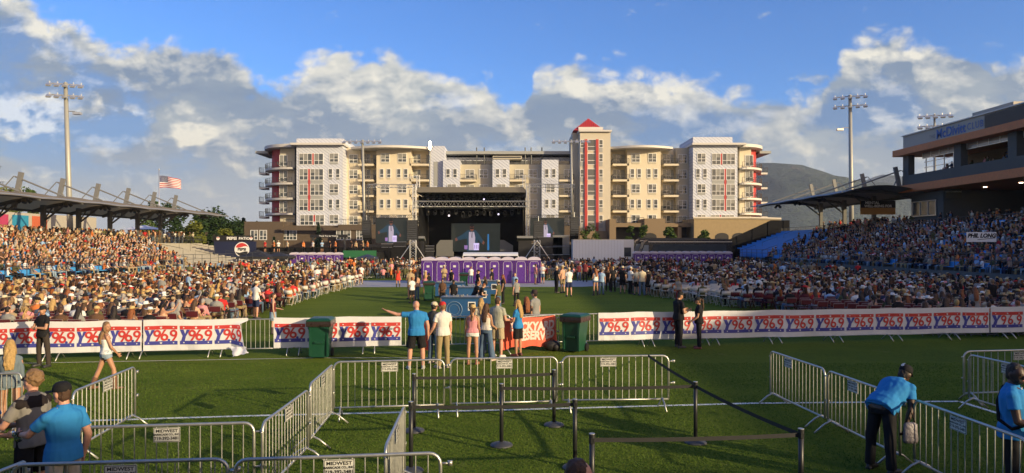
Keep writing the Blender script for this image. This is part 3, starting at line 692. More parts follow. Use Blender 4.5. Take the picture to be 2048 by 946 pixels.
for y0, y1 in [(71, 77), (63.2, 69.5), (55, 61.8), (46.4, 53.4)]:
    p = MB(); 
    for k in range(5): y = y0+(y1-y0)*k/4; p.bx(XC+.15, XC+.24, y-.03, y+.03, 12.75, 13.34)
    p.bx(XC+.15, XC+.24, y0, y1, 12.72, 12.78); p.build('transom_frame', M_ALU, club)
    MB().bx(XC+.18, XC+.2, y0, y1, 12.781, 13.34).build('transom_glass', mat('pale_glass', (.35, .30, .26), .1, spec=.9), club)
# end room glazing at the corner, window in the lower wall
g = MB(); 
for k in range(4): y = 71.5+k*1.6; g.bx(XC+.1, XC+.18, y-.04, y+.04, 11.1, 12.7)
for z in (11.7, 12.3): g.bx(XC+.1, XC+.18, 71.5, 76.6, z-.03, z+.03)
g.build('corner_glazing_bars', M_ALU, club)
MB().bx(XC+.2, XC+.3, 74.6, 79.0, 6.5, 8.0).build('lower_window', M_GLASS, club)
g = MB()
for k in range(4): y = 74.6+k*1.46; g.bx(XC+.12, XC+.2, y-.06, y+.06, 6.5, 8.0)
g.bx(XC+.12, XC+.2, 74.5, 79.1, 8.001, 8.1); g.bx(XC+.12, XC+.2, 74.5, 79.1, 6.4, 6.499); g.build('lower_window_frame', M_ALU, club)
# sign lettering: THE McDivitt CLUB, on the parapet face looking at the field (-X)
def club_txt(s, y, y2, z, size, m, bold, sp=1.0, nm='sign_letters'):
    vs = txt(s, size, bold=bold, space=sp, align='LEFT')[0]; sx = (y-y2)/(max(v.x for v in vs)-min(v.x for v in vs))
    mb = MB(); put_txt(mb, s, size, (XC-.33, y, z), (0, -1, 0), (0, 0, 1), off=.02, bold=bold, space=sp, sx=sx, align='LEFT'); return mb.build(nm, m, club)
M_SIGNB = mat('sign_blue', (.03, .12, .38), .5, var=.05)
club_txt('THE', 74.9, 73.95, 14.75, .52, mat('sign_grey', (.16, .17, .2), .5), .0, 1.25)
club_txt('McDivitt', 73.7, 68.95, 14.82, 1.35, M_SIGNB, .03, 1.0)
club_txt('CLUB', 68.7, 66.35, 14.8, .95, M_SIGNB, .0, 1.15)
# "2024 champions" banner hanging in the concourse, mental-health banner at the canopy
bn = thing('hanging_banner', 'small dark banner with pale lettering hanging below the club building', 'banner', (0, 0, 0))
MB().bx(XC+.1, XC+1.75, 72.8, 72.85, 8.1, 9.1).build('banner_cloth', mat('olive_cloth', (.10, .09, .06), .8), bn)
mb = MB(); put_txt(mb, '2024 CHAMPIONS', .21, (XC+.92, 72.8, 8.8), (1, 0, 0), (0, 0, 1), off=.01, bold=.01); mb.build('lettering', mat('pale_print', (.45, .42, .33), .6), bn)
pb_ = at(1756, 414, 84); sgn = thing('banner_sign', 'orange and dark banner reading mental well-being beneath the right canopy', 'sign', (pb_.x, 84, pb_.z))
MB().bx(-2.1, 2.1, 0, .08, -.9, .75).build('board', mat('orange_board', (.45, .22, .05), .6), sgn); MB().bx(-2.1, 2.1, -.02, -.001, -.1, .75).build('dark_band', M_BLACK, sgn)
mb = MB(); put_txt(mb, 'MENTAL', .45, (-.7, -.03, .5), (1, 0, 0), (0, 0, 1), bold=.015); put_txt(mb, 'WELL-BEING FOR', .42, (0, -.03, .1), (1, 0, 0), (0, 0, 1), bold=.015); mb.build('lettering', M_WHITE, sgn)
# PHIL LONG banner on the front of an upper walkway
q = at(1963, 474, 47); ph = thing('sponsor_banner', 'white rectangular banner with black slanted lettering hung in right stand', 'banner', (q.x, q.y, q.z), 0)
MB().bx(-1.0, 1.0, 0, .03, -.33, .33).build('banner_cloth', M_WHITE, ph)
mb = MB(); put_txt(mb, 'PHIL LONG', .37, (0, -.005, .08), (1, 0, 0), (0, 0, 1), bold=.02, shear=.25); mb.add([(-.3, -.012, -.20), (.92, -.012, -.08), (.92, -.012, -.05), (-.25, -.012, -.16)], [(0, 1, 2, 3)]); mb.build('lettering', M_PRINTBLK, ph)
for x in (-.95, .95): MB().cyl((x, .06, -2.3), (x, .06, .5), .03).build('post', M_DKMETAL, ph)
# unseen block and uneven walls added behind the camera to shade the turf
so = thing('shade_blockers', 'unseen shade blockers behind the camera', 'grandstand')
MB().bx(43, 55, -62, 39.7, 0, 12.1).build('shade_block', M_CLUBG, so)
for k_ in range(18): MB().bx(-30+k_*4, -26+k_*4-.01, -9, -8, 0, [7.5, 6.9, 7.8, 7.2, 6.5, 7.5, 7.9, 7.3, 6.8][k_ % 9]).build('shade_wall', M_CLUBG, so)
so['label'] = 'unseen block and walls added behind the viewer to cast shade'
# ================================================================== LIGHT POLES
def lightpole(label, px_b, py_t, px_t, Y, rad=.32, bars=2, wid=4.6, yaw=0, side=0, zbase=0, low=None, lamps=5):
    zt = CAMZ+(HOR-py_t)/F*Y; xt = (px_t-1024)/F*Y; xb = (px_b-1024)/F*Y
    t = thing('light_pole', label, 'light pole', (xb, Y, zbase)); H_ = zt-zbase; lean = (xt-xb)/max(H_, 1)*1.0
    MB().cyl((0, 0, 0), (xt-xb, 0, H_), rad, rad*.62, n=14).build('pole', M_POLE, t, smooth=True)
    ca, sa = math.cos(yaw), math.sin(yaw)
    for b in range(bars):
        z = H_-.2-b*1.35; ar = MB(); L = wid/2
        ar.tube([(xt-xb-ca*L, -sa*L, z), (xt-xb+ca*L, sa*L, z)], .08, 6); ar.build('crossarm', M_ALU, t)
        for k in range(lamps):
            f = (k/(lamps-1)-.5)*wid*.97; p = Vector((xt-xb+ca*f, sa*f, z)); l = MB()
            mt = Matrix.Rotation(yaw, 3, 'Z') @ Matrix.Rotation(R(28), 3, 'X')
            l.box(p+Vector((0, 0, -.05))+mt @ Vector((0, -.35, 0)), (.55, .75, .16), mtx=mt); l.cyl(p, p+Vector((0, 0, .28)), .06, n=6)
            l.box(p+Vector((0, 0, -.15))+mt @ Vector((0, -.45, 0)), (.42, .5, .04), m=1, mtx=mt)
            l.build('floodlight', [M_ALU, M_GLASS], t)
    if low:
        z = CAMZ+(HOR-low)/F*Y-zbase; l = MB(); l.tube([(xt-xb, 0, z), (xt-xb+side*1.3, -.2, z-.1)], .06, 6); l.box((xt-xb+side*1.6, -.3, z-.35), (.9, .5, .28)); l.build('side_floodlight', M_ALU, t)
    return t
lightpole('tall steel floodlight pole rising behind the left canopy', 143, 165, 131, 84, .36, 2, 3.4, R(20), 1, low=222)
lightpole('tall steel floodlight pole rising behind the right canopy', 1704, 190, 1700, 100, .36, 2, 4.0, R(-24), -1, low=255)
lightpole('distant floodlight rack showing above the club parapet', 1870, 228, 1869, 92, .2, 2, 3.6, R(-20), 0)
lightpole('slim floodlight pole with wide rack at left of the stage', 731, 280, 725, 118, .32, 1, 6.2, 0, 0, lamps=7)
lightpole('slim pole by the stage whose top flashes in the sun', 860, 290, 860, 122, .22, 1, .8, 0, 0, lamps=2)
lightpole('slim floodlight pole with wide rack before the red topped tower', 1146, 280, 1142, 120, .28, 1, 6.2, 0, 0, lamps=7)

for k_, yy_ in enumerate((48, 54, 60, 66, 71)): MB().cyl((XC+3, yy_, 9.10), (XC+3, yy_, 9.14), .16, n=10).build('ceiling_lamp', mat('warm_downlight', (1, .9, .7), .4, emit=(1, .85, .6), estr=9), club)
MB().bx(XC+8.9, XC+8.99, 62, 65, 7.2, 8.3).build('wall_screen', mat('lit_wall_screen', (.3, .4, .6), .4, emit=(.35, .5, .8), estr=.7), club)
# ================================================================== STAGE
def truss(mb, a, b, w=.4, n=None, r=.03, h=None):
    a = Vector(a); b = Vector(b); s, t, d = frame(b-a); L = (b-a).length; n = n or max(2, int(L/w/1.2)); h = h or w
    cs = [s*w/2+t*h/2, -s*w/2+t*h/2, -s*w/2-t*h/2, s*w/2-t*h/2]
    for c in cs: mb.cyl(a+c, b+c, r, n=4)
    for i in range(n):
        p = a+d*L*i/n; q = a+d*L*(i+1)/n
        for k in range(4):
            c0, c1 = cs[k], cs[(k+1) % 4]
            if i % 2: c0, c1 = c1, c0
            mb.cyl(p+c0, q+c1, r*.6, n=3)
    return mb
SY = 108.0
def sx(px, Y=SY): return (px-1024)/F*Y
def sz(py, Y=SY): return CAMZ+(HOR-py)/F*Y
stg = thing('concert_stage', 'black roofed concert stage with silver truss and dark interior', 'stage')
xL, xR = sx(838), sx(1049)
MB().bx(xL-.5, xR+.5, SY, SY+12, 0, 1.5).build('deck', M_BLACK, stg)
MB().bx(xL, xR, SY+12.1, SY+12.3, 0, sz(385)).build('back_drape', M_BLACKC, stg)
for x in (xL-.15, xR+.02): MB().bx(x, x+.13, SY+.5, SY+12, 0, sz(390)).build('side_drape', M_BLACKC, stg)
r = MB(); za, zb = sz(386), sz(375)
r.add([(xL-.4, SY-1.4, za), (xR+.4, SY-1.4, za), (xR+.4, SY+12.5, za), (xL-.4, SY+12.5, za), (xL+.2, SY-1.0, zb), (xR-.2, SY-1.0, zb), (xR-.2, SY+12.3, zb+.6), (xL+.2, SY+12.3, zb+.6)], [(3, 2, 1, 0), (0, 1, 5, 4), (4, 5, 6, 7), (1, 2, 6, 5), (2, 3, 7, 6), (3, 0, 4, 7)])
r.build('roof', mat('stage_roof_skin', (.14, .125, .095), .6, var=.12), stg)
t = MB(); truss(t, (xL-.6, SY-1.2, sz(409)), (xR+.6, SY-1.2, sz(409)), .85, n=30, r=.055); t.build('front_truss', M_ALU, stg)
for zz, yy in ((395, SY+3), (415, SY+5), (400, SY+8)):
    t = MB(); truss(t, (xL+.4, yy, sz(zz, yy)), (xR-.4, yy, sz(zz, yy)), .4, n=36, r=.03); t.build('lighting_truss', M_STEEL, stg)
for x in (xL-.5, xR+.5):
    t = MB(); truss(t, (x, SY-1.2, 0), (x, SY-1.2, sz(375)), .5, n=24, r=.04); t.build('corner_tower', M_ALU, stg)
    t = MB(); truss(t, (x, SY+12, 0), (x, SY+12, sz(375)), .5, n=24, r=.04); t.build('rear_tower', M_STEEL, stg)
# moving lights: one thing each
M_LAMP = mat('stage_lamp', (.9, .85, .8), .3, emit=(.85, .75, 1.0), estr=1.3)
M_LENS = mat('dark_lens', (.06, .06, .07), .1, spec=.9)
k = 0
def spot(x, y, z, on=False, s=.32):
    l = MB(); l.cyl((0, 0, .18), (0, 0, .3), .1, n=6); l.bx(-s*.6, -s*.48, -.06, .06, -.22, .18); l.bx(s*.48, s*.6, -.06, .06, -.22, .18); l.bx(-s*.6, s*.6, -.06, .06, .16, .2)
    l.cyl((0, .18, -.12), (0, -.14, -.22), s*.38, s*.46, n=10); o = l.mesh('l', [M_BLACK])
    return o
spm = spot(0, 0, 0); lens = MB().cyl((0, -.143, -.221), (0, -.16, -.227), .11, n=8).mesh('lens', [M_LENS]); lensl = MB().cyl((0, -.143, -.221), (0, -.16, -.227), .10, n=8).mesh('lens_lit', [M_LAMP])
def addspot(px, py, Y, lit, lab):
    t = thing('stage_light', lab, 'stage light', (sx(px, Y), Y, sz(py, Y)), random.uniform(-.5, .5), 'moving lights hung in the stage roof'); link('lamp_body', spm, t); link('lens', lensl if lit else lens, t)
    t.scale = (1.5,)*3
for i in range(16): addspot(848+i*13.2, 394+random.uniform(-1.5, 2), SY+2.7, i in (9,), 'black moving light %s from the left in the upper stage rig' % (['first', 'second', 'third', 'fourth', 'fifth', 'sixth', 'seventh', 'eighth', 'ninth', 'tenth', 'eleventh', 'twelfth', 'thirteenth', 'fourteenth', 'fifteenth', 'last'][i]))
for i in range(14): addspot(856+i*14, 425+random.uniform(-3, 4), SY+4.7, i in (3, 10), 'black moving light %s from the left in the lower stage rig' % (['first', 'second', 'third', 'fourth', 'fifth', 'sixth', 'seventh', 'eighth', 'ninth', 'tenth', 'eleventh', 'twelfth', 'thirteenth', 'last'][i]))
# screens showing the drummer
def glow(n, c, s=1.0): return mat('screen_'+n, tuple(q*.1 for q in c), .5, var=0, emit=c, estr=s)
S_BG = glow('dark', (.012, .016, .014)); S_JK = glow('jacket', (.012, .036, .058)); S_SK = glow('skin', (.12, .045, .03)); S_SH = glow('shirt', (.32, .27, .33)); S_DR = glow('drum', (.55, .46, .72)); S_DD = glow('drumdark', (.22, .12, .3)); S_BK = glow('black', (.004, .004, .005)); S_BL = glow('blue', (.02, .12, .28))
def screen(label, px0, px1, py0, py1, Y, flip=1, crop=None):
    x0, x1, z0, z1 = sx(px0, Y), sx(px1, Y), sz(py1, Y), sz(py0, Y); w, h = x1-x0, z1-z0
    t = thing('video_screen', label, 'video screen', (x0, Y, z0)); MB().bx(0, w, 0, .25, 0, h).build('panel', S_BG, t)
    fr = MB()
    for q in ((-.05, 0, -.05, h+.05), (w, w+.05, -.05, h+.05)): fr.bx(q[0], q[1], -.05, .26, q[2], q[3])
    fr.bx(0, w, -.05, .26, -.05, 0); fr.bx(0, w, -.05, .26, h, h+.05); fr.build('screen_frame', M_BLACK, t)
    p = MB(); ox, us = crop if crop else (.42, 1.0)
    def poly(pts, m, o): p.prism([(min(max((ox+(a)*us*h/w*.5)*w, .02), w-.02), min(max(b*h, .02), h-.02)) for a, b in pts][::1], .004*o, (0, -.002, 0), (1, 0, 0), (0, 0, 1), m)
    def ov(cx_, cz, rx, rz, m, o, n=14): poly([(cx_+rx*math.cos(2*math.pi*i/n), cz+rz*math.sin(2*math.pi*i/n)) for i in range(n)], m, o)
    poly([(-1.0, .40), (-1.08, .50), (-.72, .60), (-.28, .76), (.28, .76), (.50, .62), (.80, .40), (.72, .28), (.42, .44), (.38, .0), (-.36, .0), (-.34, .46), (-.62, .44)][::-1], 0, 1); poly([(-1.08, .50), (-1.0, .40), (-1.16, .36), (-1.2, .46)], 1, 2); poly([(.80, .40), (.72, .28), (.86, .24), (.92, .33)], 1, 2)
    poly([(-.20, .70), (.16, .70), (.24, .50), (.20, .05), (-.22, .05), (-.22, .5)][::-1], 2, 2)
    ov(0, .84, .15, .13, 1, 3); poly([(-.15, .86), (.15, .86), (.12, .80), (-.12, .80)][::-1], 3, 4); ov(0, .93, .15, .06, 3, 4)
    poly([(-.08, .7), (-.01, .48), (.02, .48), (.08, .7), (.05, .7), (.005, .52), (-.05, .7)][::-1], 3, 4)
    poly([(.12, .30), (.52, .30), (.50, .05), (.14, .05)][::-1], 4, 5)
    for a in (.18, .30, .42): poly([(a, .24), (a+.05, .24), (a+.05, .10), (a, .10)][::-1], 5, 6)
    poly([(-.55, .22), (-.30, .22), (-.32, .08), (-.53, .08)][::-1], 5, 5)
    if not crop: poly([(1.12, .62), (1.22, .62), (1.24, .05), (1.10, .05)][::-1], 6, 5); poly([(.92, .5), (.95, .5), (.95, .05), (.92, .05)][::-1], 3, 5)
    p.build('picture', [S_JK, S_SK, S_SH, S_BK, S_DR, S_DD, S_BL], t, fix=False)
    return t
screen('large centre stage screen showing a drummer in a blue jacket', 903, 1000, 447, 503, SY+9)
screen('hanging screen at the left of the stage showing the drummer in a white shirt', 752, 815, 437, 486, SY-3, crop=(.48, .9))
screen('hanging screen at the right of the stage showing the drummer in a white shirt', 1061, 1128, 437, 480, SY-3, crop=(.45, .9))
# side wings: truss over the screens, towers, boxes
for sgn_, lab, (a, b), arr, scf in ((-1, 'left', (735, 836), 733, 0), (1, 'right', (1052, 1150), 1148, 1)):
    wg = thing('stage_wing_rig', 'truss rig carrying the hanging screen at the %s of the stage' % lab, 'truss rig')
    t = MB(); truss(t, (sx(a), SY-2, sz(434)), (sx(b), SY-2, sz(434)), .45, n=26, r=.03); t.build('screen_truss', M_DKMETAL, wg)
    t = MB(); truss(t, (sx(a), SY, sz(372 if sgn_ < 0 else 371)), (sx(b), SY, sz(372)), .5, n=24, r=.035); t.build('upper_truss', M_ALU, wg)
    for q in (a+4, b-4): t = MB(); truss(t, (sx(q), SY-2, 0), (sx(q), SY-2, sz(371)), .45, n=26, r=.03); t.build('tower', M_DKMETAL if q < 760 or q > 1130 else M_ALU, wg)
    ap = (sx(838), SY-1, sz(352)) if sgn_ < 0 else (sx(1048), SY-1, sz(352))
    t = MB(); truss(t, (ap[0], ap[1], sz(376)), ap, .4, n=5, r=.04); 
    for k in range(6): q = a+(b-a)*k/5; t.cyl(ap, (sx(q), SY-.5, sz(371)), .02, n=3)
    t.build('suspension_mast', M_ALU, wg)
    MB().bx(sx(a+12), sx(b-6), SY-3.4, SY+2, 0, sz(489)).build('side_platform', M_BLACK, wg)
# line arrays: curved hangs of cabinets
def line_array(label, px, py0, py1, Y, n, curve, w=1.25):
    t = thing('line_array', label, 'loudspeaker', (sx(px, Y), Y, 0)); h = (sz(py0, Y)-sz(py1, Y))/n
    for i in range(n):
        f = i/n; z = sz(py0, Y)-h*(i+.5); b = MB(); mt = Matrix.Rotation(-curve*f*f*1.2, 3, 'X'); c = Vector((0, curve*f*f*h*n*.35, z))
        b.box(c, (w, .9, h*.9), mtx=mt); b.box(c+mt @ Vector((0, -.46, 0)), (w*.92, .02, h*.75), m=1, mtx=mt); b.build('speaker_cabinet', [M_BLACK, M_DKMETAL], t)
    MB().cyl((0, .1, sz(py0, Y)), (0, .1, sz(py0-10, Y)), .04).build('hanging_chain', M_STEEL, t)
line_array('curved black loudspeaker hang left of the left screen', 733, 440, 484, SY-4, 12, .8)
line_array('curved black loudspeaker hang right of the right screen', 1149, 434, 480, SY-4, 12, .8)
line_array('straight black loudspeaker hang between left screen and stage', 825, 440, 482, SY-3, 10, .1, 1.6)
line_array('straight black loudspeaker hang between stage and right screen', 1077, 442, 478, SY-5, 10, .1, 1.5)
# ground support towers with guy braces, wedges, road cases
for px, lab in ((826, 'left'), (1074, 'right')):
    t = thing('ground_tower', 'silver truss tower with raking braces at %s front of stage' % lab, 'truss tower', (sx(px, 98), 98, 0))
    m = MB(); truss(m, (0, 0, 0), (0, 0, sz(480, 98)), .8, n=8, r=.04); m.build('mast', M_ALU, t)
    for dx_ in (-2.6, 2.6): MB().cyl((0, 0, sz(481, 98)), (dx_, -.5, 0), .06, n=6).build('brace', M_ALU, t)
for a, b, lab in ((872, 905, 'left'), (1000, 1026, 'right')):
    w = MB(); Y = SY+.5; w.prism([(sx(a), 1.5), (sx(b), 1.5), (sx(b), sz(480, Y)), (sx(a)+.6 if lab == 'left' else sx(b)-.6, sz(480, Y)), (sx(a), sz(490, Y))][:5] if lab == 'left' else [(sx(a), 1.5), (sx(b), 1.5), (sx(b), sz(491, Y)), (sx(a)+.6, sz(480, Y)), (sx(a), sz(480, Y))], .1, (0, Y, 0), (1, 0, 0), (0, 0, 1)); w.bx(sx(a), sx(b), Y+.02, Y+2, 1.5, 2.2)
    tag(w.build('stage_riser', mat('grey_riser', (.13, .13, .125), .6), fix=True), 'grey sloped riser on the %s half of the stage deck' % lab, 'riser')
for a, b, y0, y1, lab in ((1034, 1066, 473, 481, 'open lidded grey case on stand at right front of stage'), (838, 850, 473, 482, 'open lidded grey case on stand at left front of stage')):
    t = thing('monitor_case', lab, 'case', (0, 0, 0)); Y = SY-6
    MB().box(((sx(a, Y)+sx(b, Y))/2, Y, (sz(y0, Y)+sz(y1, Y))/2), (sx(b, Y)-sx(a, Y), 1.2, .35), mtx=Matrix.Rotation(R(-20), 3, 'X')).build('lid', mat('case_grey', (.17, .17, .16), .5), t)
    MB().bx(sx(a, Y)+.2, sx(b, Y)-.2, Y+.2, Y+1, 0, sz(y1, Y)).build('stand', M_BLACK, t)
for i, (px, py, w, h, lab) in enumerate([(775, 494, 1.6, .9, 'black flight case with silver edges below the left screen'), (800, 492, 1.8, 1.2, 'larger black flight case beside the left screen'), (1068, 495, 1.6, 1.1, 'black flight case stack at right front of stage'), (1100, 492, 3.6, 2.6, 'dark draped equipment heap under the right screen'), (1122, 490, 2.4, 2.8, 'grey tarp covered rack right of the right screen'), (860, 497, 1.2, .8, 'small black monitor wedge at the left stage edge')]):
    Y = SY-5; x = sx(px, Y); z = sz(py, Y); t = thing('flight_case', lab, 'case', (x, Y, z-h/2)); MB().bx(-w/2, w/2, -.5, .5, 0, h).build('box', M_BLACK if i != 4 else mat('tarp', (.15, .15, .14), .6), t)
    e = MB()
    for a in (-w/2, w/2):
        for c in (0, h): e.cyl((a, -.51, c), (a, .51, c), .03, n=4)
    for c in (0, h*.45, h): e.cyl((-w/2, -.51, c), (w/2, -.51, c), .025, n=4)
    e.build('edge_trim', M_ALU, t); MB().bx(-w/2+.1, w/2-.1, -.4, .4, -(z-h/2), -.02).build('plinth', M_BLACK, t)
# ------------------------------------------------------------------ trailer, buses
q = at(1147, 480, 100); x0, x1 = sx(1146, 98), sx(1248, 98)
tr = thing('white_trailer', 'long white box trailer parked right of the stage', 'trailer', (0, 98, 0)); z0, z1 = .9, sz(480, 98)
MB().bx(x0, x1, 0, 2.6, z0, z1).build('box_body', mat('trailer_white', (.82, .84, .85), .4, var=.06, scale=.5), tr)
e = MB(); e.bx(x0-.03, x1+.03, -.03, 2.63, z1, z1+.09); e.bx(x0-.03, x1+.03, -.03, 2.63, z0-.1, z0)
for k in range(17): x = x0+(x1-x0)*k/16; e.bx(x-.015, x+.015, -.012, 0, z0, z1)
e.build('trim', M_ALU, tr)
for x in (x0+1, x0+2.1, x1-1.2): MB().cyl((x, .1, .45), (x, .4, .45), .45, n=16).build('wheel', M_BLACK, tr)
def bus(label, pxa, pxb, py0, Y, col):
    x0, x1 = sx(pxa, Y), sx(pxb, Y); z1 = sz(py0, Y); L = x1-x0; t = thing('tour_bus', label, 'bus', (x0, Y, 0)); b = MB()
    pf = [(0.1, .5), (L, .5), (L, z1-.25), (L-.3, z1), (1.3, z1), (.7, z1-.4), (.05, 1.5)]
    b.prism(pf, 2.5, (0, 2.5, 0), (1, 0, 0), (0, 0, 1)); b.build('body', mat('bus_paint', (.03, .033, .037), .25, .3, var=.1, spec=.8), t, fix=True)
    MB().prism([(1.6, 1.75), (L-.8, 1.75), (L-.8, z1-.6), (2.0, z1-.6)], .02, (0, -.002, 0), (1, 0, 0), (0, 0, 1)).build('side_glazing', M_GLASS, t, fix=True)
    MB().prism([(.12, 1.6), (1.3, 1.6), (1.35, z1-.7), (.75, z1-.7)], .02, (0, -.002, 0), (1, 0, 0), (0, 0, 1)).build('windscreen_side', mat('pale_bus_glass', (.25, .28, .28), .1, spec=.9), t, fix=True)
    MB().bx(1.3, L-.4, .2, 2.3, z1, z1+.16).build('roof_rack', M_DKMETAL, t); MB().bx(1.3, L, -.02, -.003, z1-.3, z1-.2).build('pale_stripe', M_ALU, t)
    for x in (2.4, L-3.4, L-2.2): MB().cyl((x, -.03, .48), (x, .3, .48), .48, n=16).build('wheel', M_BLACK, t)
    return t
bus('dark tour bus parked in front with long tinted side glazing', 1278, 1464, 480, 97, 0)
bus('dark tour bus whose pale nose shows behind the front bus', 1262, 1420, 478, 101, 0)
cab = thing('white_cab', 'white box and cab behind the trailer end', 'truck', (sx(1241, 99.5), 99.5, 0)); MB().bx(0, 1.9, 0, 2.2, .6, sz(479, 99.5)).build('body', M_WHITE, cab); MB().bx(.3, 1.5, -.02, -.002, 1.6, 2.9).build('window', M_GLASS, cab)
for x in (.4, 1.5): MB().cyl((x, -.03, .42), (x, .3, .42), .42, n=14).build('wheel', M_BLACK, cab)
#cn = thing('coaster_curve_sign', 'oval pink and white sign on the podium beside the tower', 'sign', at(1208, 464, AY-10)); cn.name = 'oval_sign'; MB().ell((0, 0, 0), (2.2, .2, .9), 20, 8).build('board', M_WHITE, cn, smooth=True); MB().ell((0, -.1, 0), (1.6, .2, .6), 20, 8).build('oval_face', M_REDP, cn, smooth=True); MB().bx(-.15, .15, 0, .2, -5, -.7).build('post', M_DKMETAL, cn)
# ------------------------------------------------------------------ portable toilets
M_PURP = mat('purple_plastic', (.075, .022, .19), .35, var=.1, scale=3)
M_TWHITE = mat('toilet_roof_plastic', (.55, .50, .58), .35, var=.05)
def toilet_mesh():
    b = MB(); b.bx(-.55, .55, -.55, .55, .12, 2.0); b.bx(-.57, .57, -.57, .57, 0, .12, 0)
    for x in (-.52, .52): b.bx(x-.04, x+.04, -.575, -.5, .12, 2.02)
    b.bx(-.56, .56, -.57, -.5, 1.92, 2.02)
    for z in np.arange(.3, 1.9, .14): b.bx(-.575, -.55, -.45, .45, z, z+.06); b.bx(.55, .575, -.45, .45, z, z+.06)
    d = MB(); d.bx(-.36, .36, -.565, -.552, .16, 1.88)
    for (a, c, e, f) in ((-.28, .28, .25, .75), (-.28, .28, .85, 1.3)): d.bx(a, c, -.575, -.566, e, f)
    tr_ = MB(); tr_.tube([(-.38, -.575, .14), (-.38, -.575, 1.72), (-.3, -.575, 1.9), (.3, -.575, 1.9), (.38, -.575, 1.72), (.38, -.575, .14)], .018, 4)
    ro = MB(); n = 10; pr = [(.59*math.cos(math.pi*i/n), .30*math.sin(math.pi*i/n)) for i in range(n+1)]; ro.prism(pr, 1.2, (0, .6, 2.02), (1, 0, 0), (0, 0, 1))
    v = MB().bx(-.12, .12, -.585, -.575, 1.42, 1.6)
    return b, d, tr_, ro, v
tb, td, tt, tro, tv = toilet_mesh(); M_DOORP = mat('purple_door_plastic', (.10, .035, .26), .3, var=.1)
tms = [('cabin', tb.mesh('cabin', [M_PURP])), ('door', td.mesh('door', [M_DOORP])), ('door_frame', tt.mesh('door_frame', [M_TWHITE])), ('roof', tro.mesh('roof', [M_TWHITE]))]; fixn(tms[3][1]); tvm = tv.mesh('notice', [mat('pale_notice', (.6, .6, .55), .5)])
ORD = ['first', 'second', 'third', 'fourth', 'fifth', 'sixth', 'seventh', 'eighth', 'ninth', 'tenth', 'eleventh', 'twelfth', 'thirteenth', 'fourteenth', 'fifteenth', 'sixteenth', 'seventeenth', 'eighteenth', 'nineteenth', 'twentieth']
def toilet(x, y, rz, lab, grp, sc=1.0):
    t = thing('portable_toilet', lab, 'portable toilet', (x, y, 0), rz, grp); t.scale = (sc,)*3
    for n_, me in tms:
        o = link(n_, me, t)
        if n_ == 'door': link('notice', tvm, o)
for i in range(9):
    px = 858+i*26.3; Y = 59+i*.12; toilet((px-1024)/F*Y, Y, R(-2), 'purple portable toilet with white rounded roof, %s from the left in the centre row' % ORD[i], 'row of purple toilets before the stage', .97)
for i in range(6):
    px = 590+i*17.3; Y = 92; toilet((px-1024)/F*Y, Y, 0, 'purple portable toilet %s from the left in the far row by the left screen' % ORD[i], 'far left row of purple toilets', .99)
for i in range(12):
    px = 1275+i*16.2; Y = 93; toilet((px-1024)/F*Y, Y, 0, 'purple portable toilet %s from the left in the far row before the buses' % ORD[i], 'far right row of purple toilets', 1.05)
# ------------------------------------------------------------------ tents
def tent(label, px, py_e, py_t, wpx, Y, m, legs=True, open_=False):
    x = (px-1024)/F*Y; w = wpx/F*Y/2; ze, zt = CAMZ+(HOR-py_e)/F*Y, CAMZ+(HOR-py_t)/F*Y; t = thing('canopy_tent', label, 'tent', (x, Y, 0)); r = MB(); n = 6; V = []
    for j in range(n+1):
        for i in range(n+1):
            a = -1+2*i/n; c = -1+2*j/n; d = max(abs(a), abs(c)); V.append((a*w, c*w, ze+(zt-ze)*(1-d)**1.25))
    r.add(V, [(j*(n+1)+i, j*(n+1)+i+1, (j+1)*(n+1)+i+1, (j+1)*(n+1)+i) for j in range(n) for i in range(n)])
    for (a, b) in (((-w, -w), (w, -w)), ((w, -w), (w, w)), ((w, w), (-w, w)), ((-w, w), (-w, -w))): r.add([(a[0], a[1], ze-.3), (b[0], b[1], ze-.3), (b[0], b[1], ze), (a[0], a[1], ze)], [(0, 1, 2, 3)])
    r.build('tent_roof', m, t)
    for a in (-w, w):
        for b in (-w, w): MB().cyl((a*.98, b*.98, 0), (a*.98, b*.98, ze), .03).build('leg', M_ALU, t)
M_TENTB = mat('black_tent_cloth', (.02, .02, .022), .7, var=.15)
tent('black peaked tent in front of the soft drink scoreboard', 515, 513, 499, 62, 88, M_TENTB)
tent('black low tent left of the far left toilets', 556, 512, 504, 58, 90, M_TENTB)
tent('dark blue low tent before the green barrier', 735, 514, 508, 36, 94, mat('navy_tent', (.03, .04, .08), .7))
q = at(289, 452, 104); tw = thing('canopy_tent', 'white peaked tent on the left concourse under the canopy', 'tent', (q.x, 104, 0)); r = MB(); 
r.add([(-2.2, -2.2, sz(459, 104)), (2.2, -2.2, sz(459, 104)), (2.2, 2.2, sz(459, 104)), (-2.2, 2.2, sz(459, 104)), (0, 0, sz(450, 104))], [(0, 1, 4), (1, 2, 4), (2, 3, 4), (3, 0, 4)]); r.build('tent_roof', mat('white_tent', (.6, .62, .68), .6), tw)
for a in (-2.1, 2.1): MB().cyl((a, -2.1, 0), (a, -2.1, sz(459, 104)), .04).build('leg', M_ALU, tw)
aw = thing('white_awning', 'long white arched awning behind the centre toilets', 'awning', (0, 66, 0)); r = MB(); x0, x1 = (928-1024)/F*66, (1036-1024)/F*66
r.loft([[Vector((x, 66-66+1.6*math.cos(a), 2.25+.32*math.sin(a))) for a in np.linspace(0, math.pi, 8)] for x in np.linspace(x0, x1, 6)], caps=False, closed=False); r.build('awning_skin', M_WHITE, aw, smooth=True)
for x in (x0, x1): MB().cyl((x, -1.5, 0), (x, -1.5, 2.25), .04).build('post', M_ALU, aw)
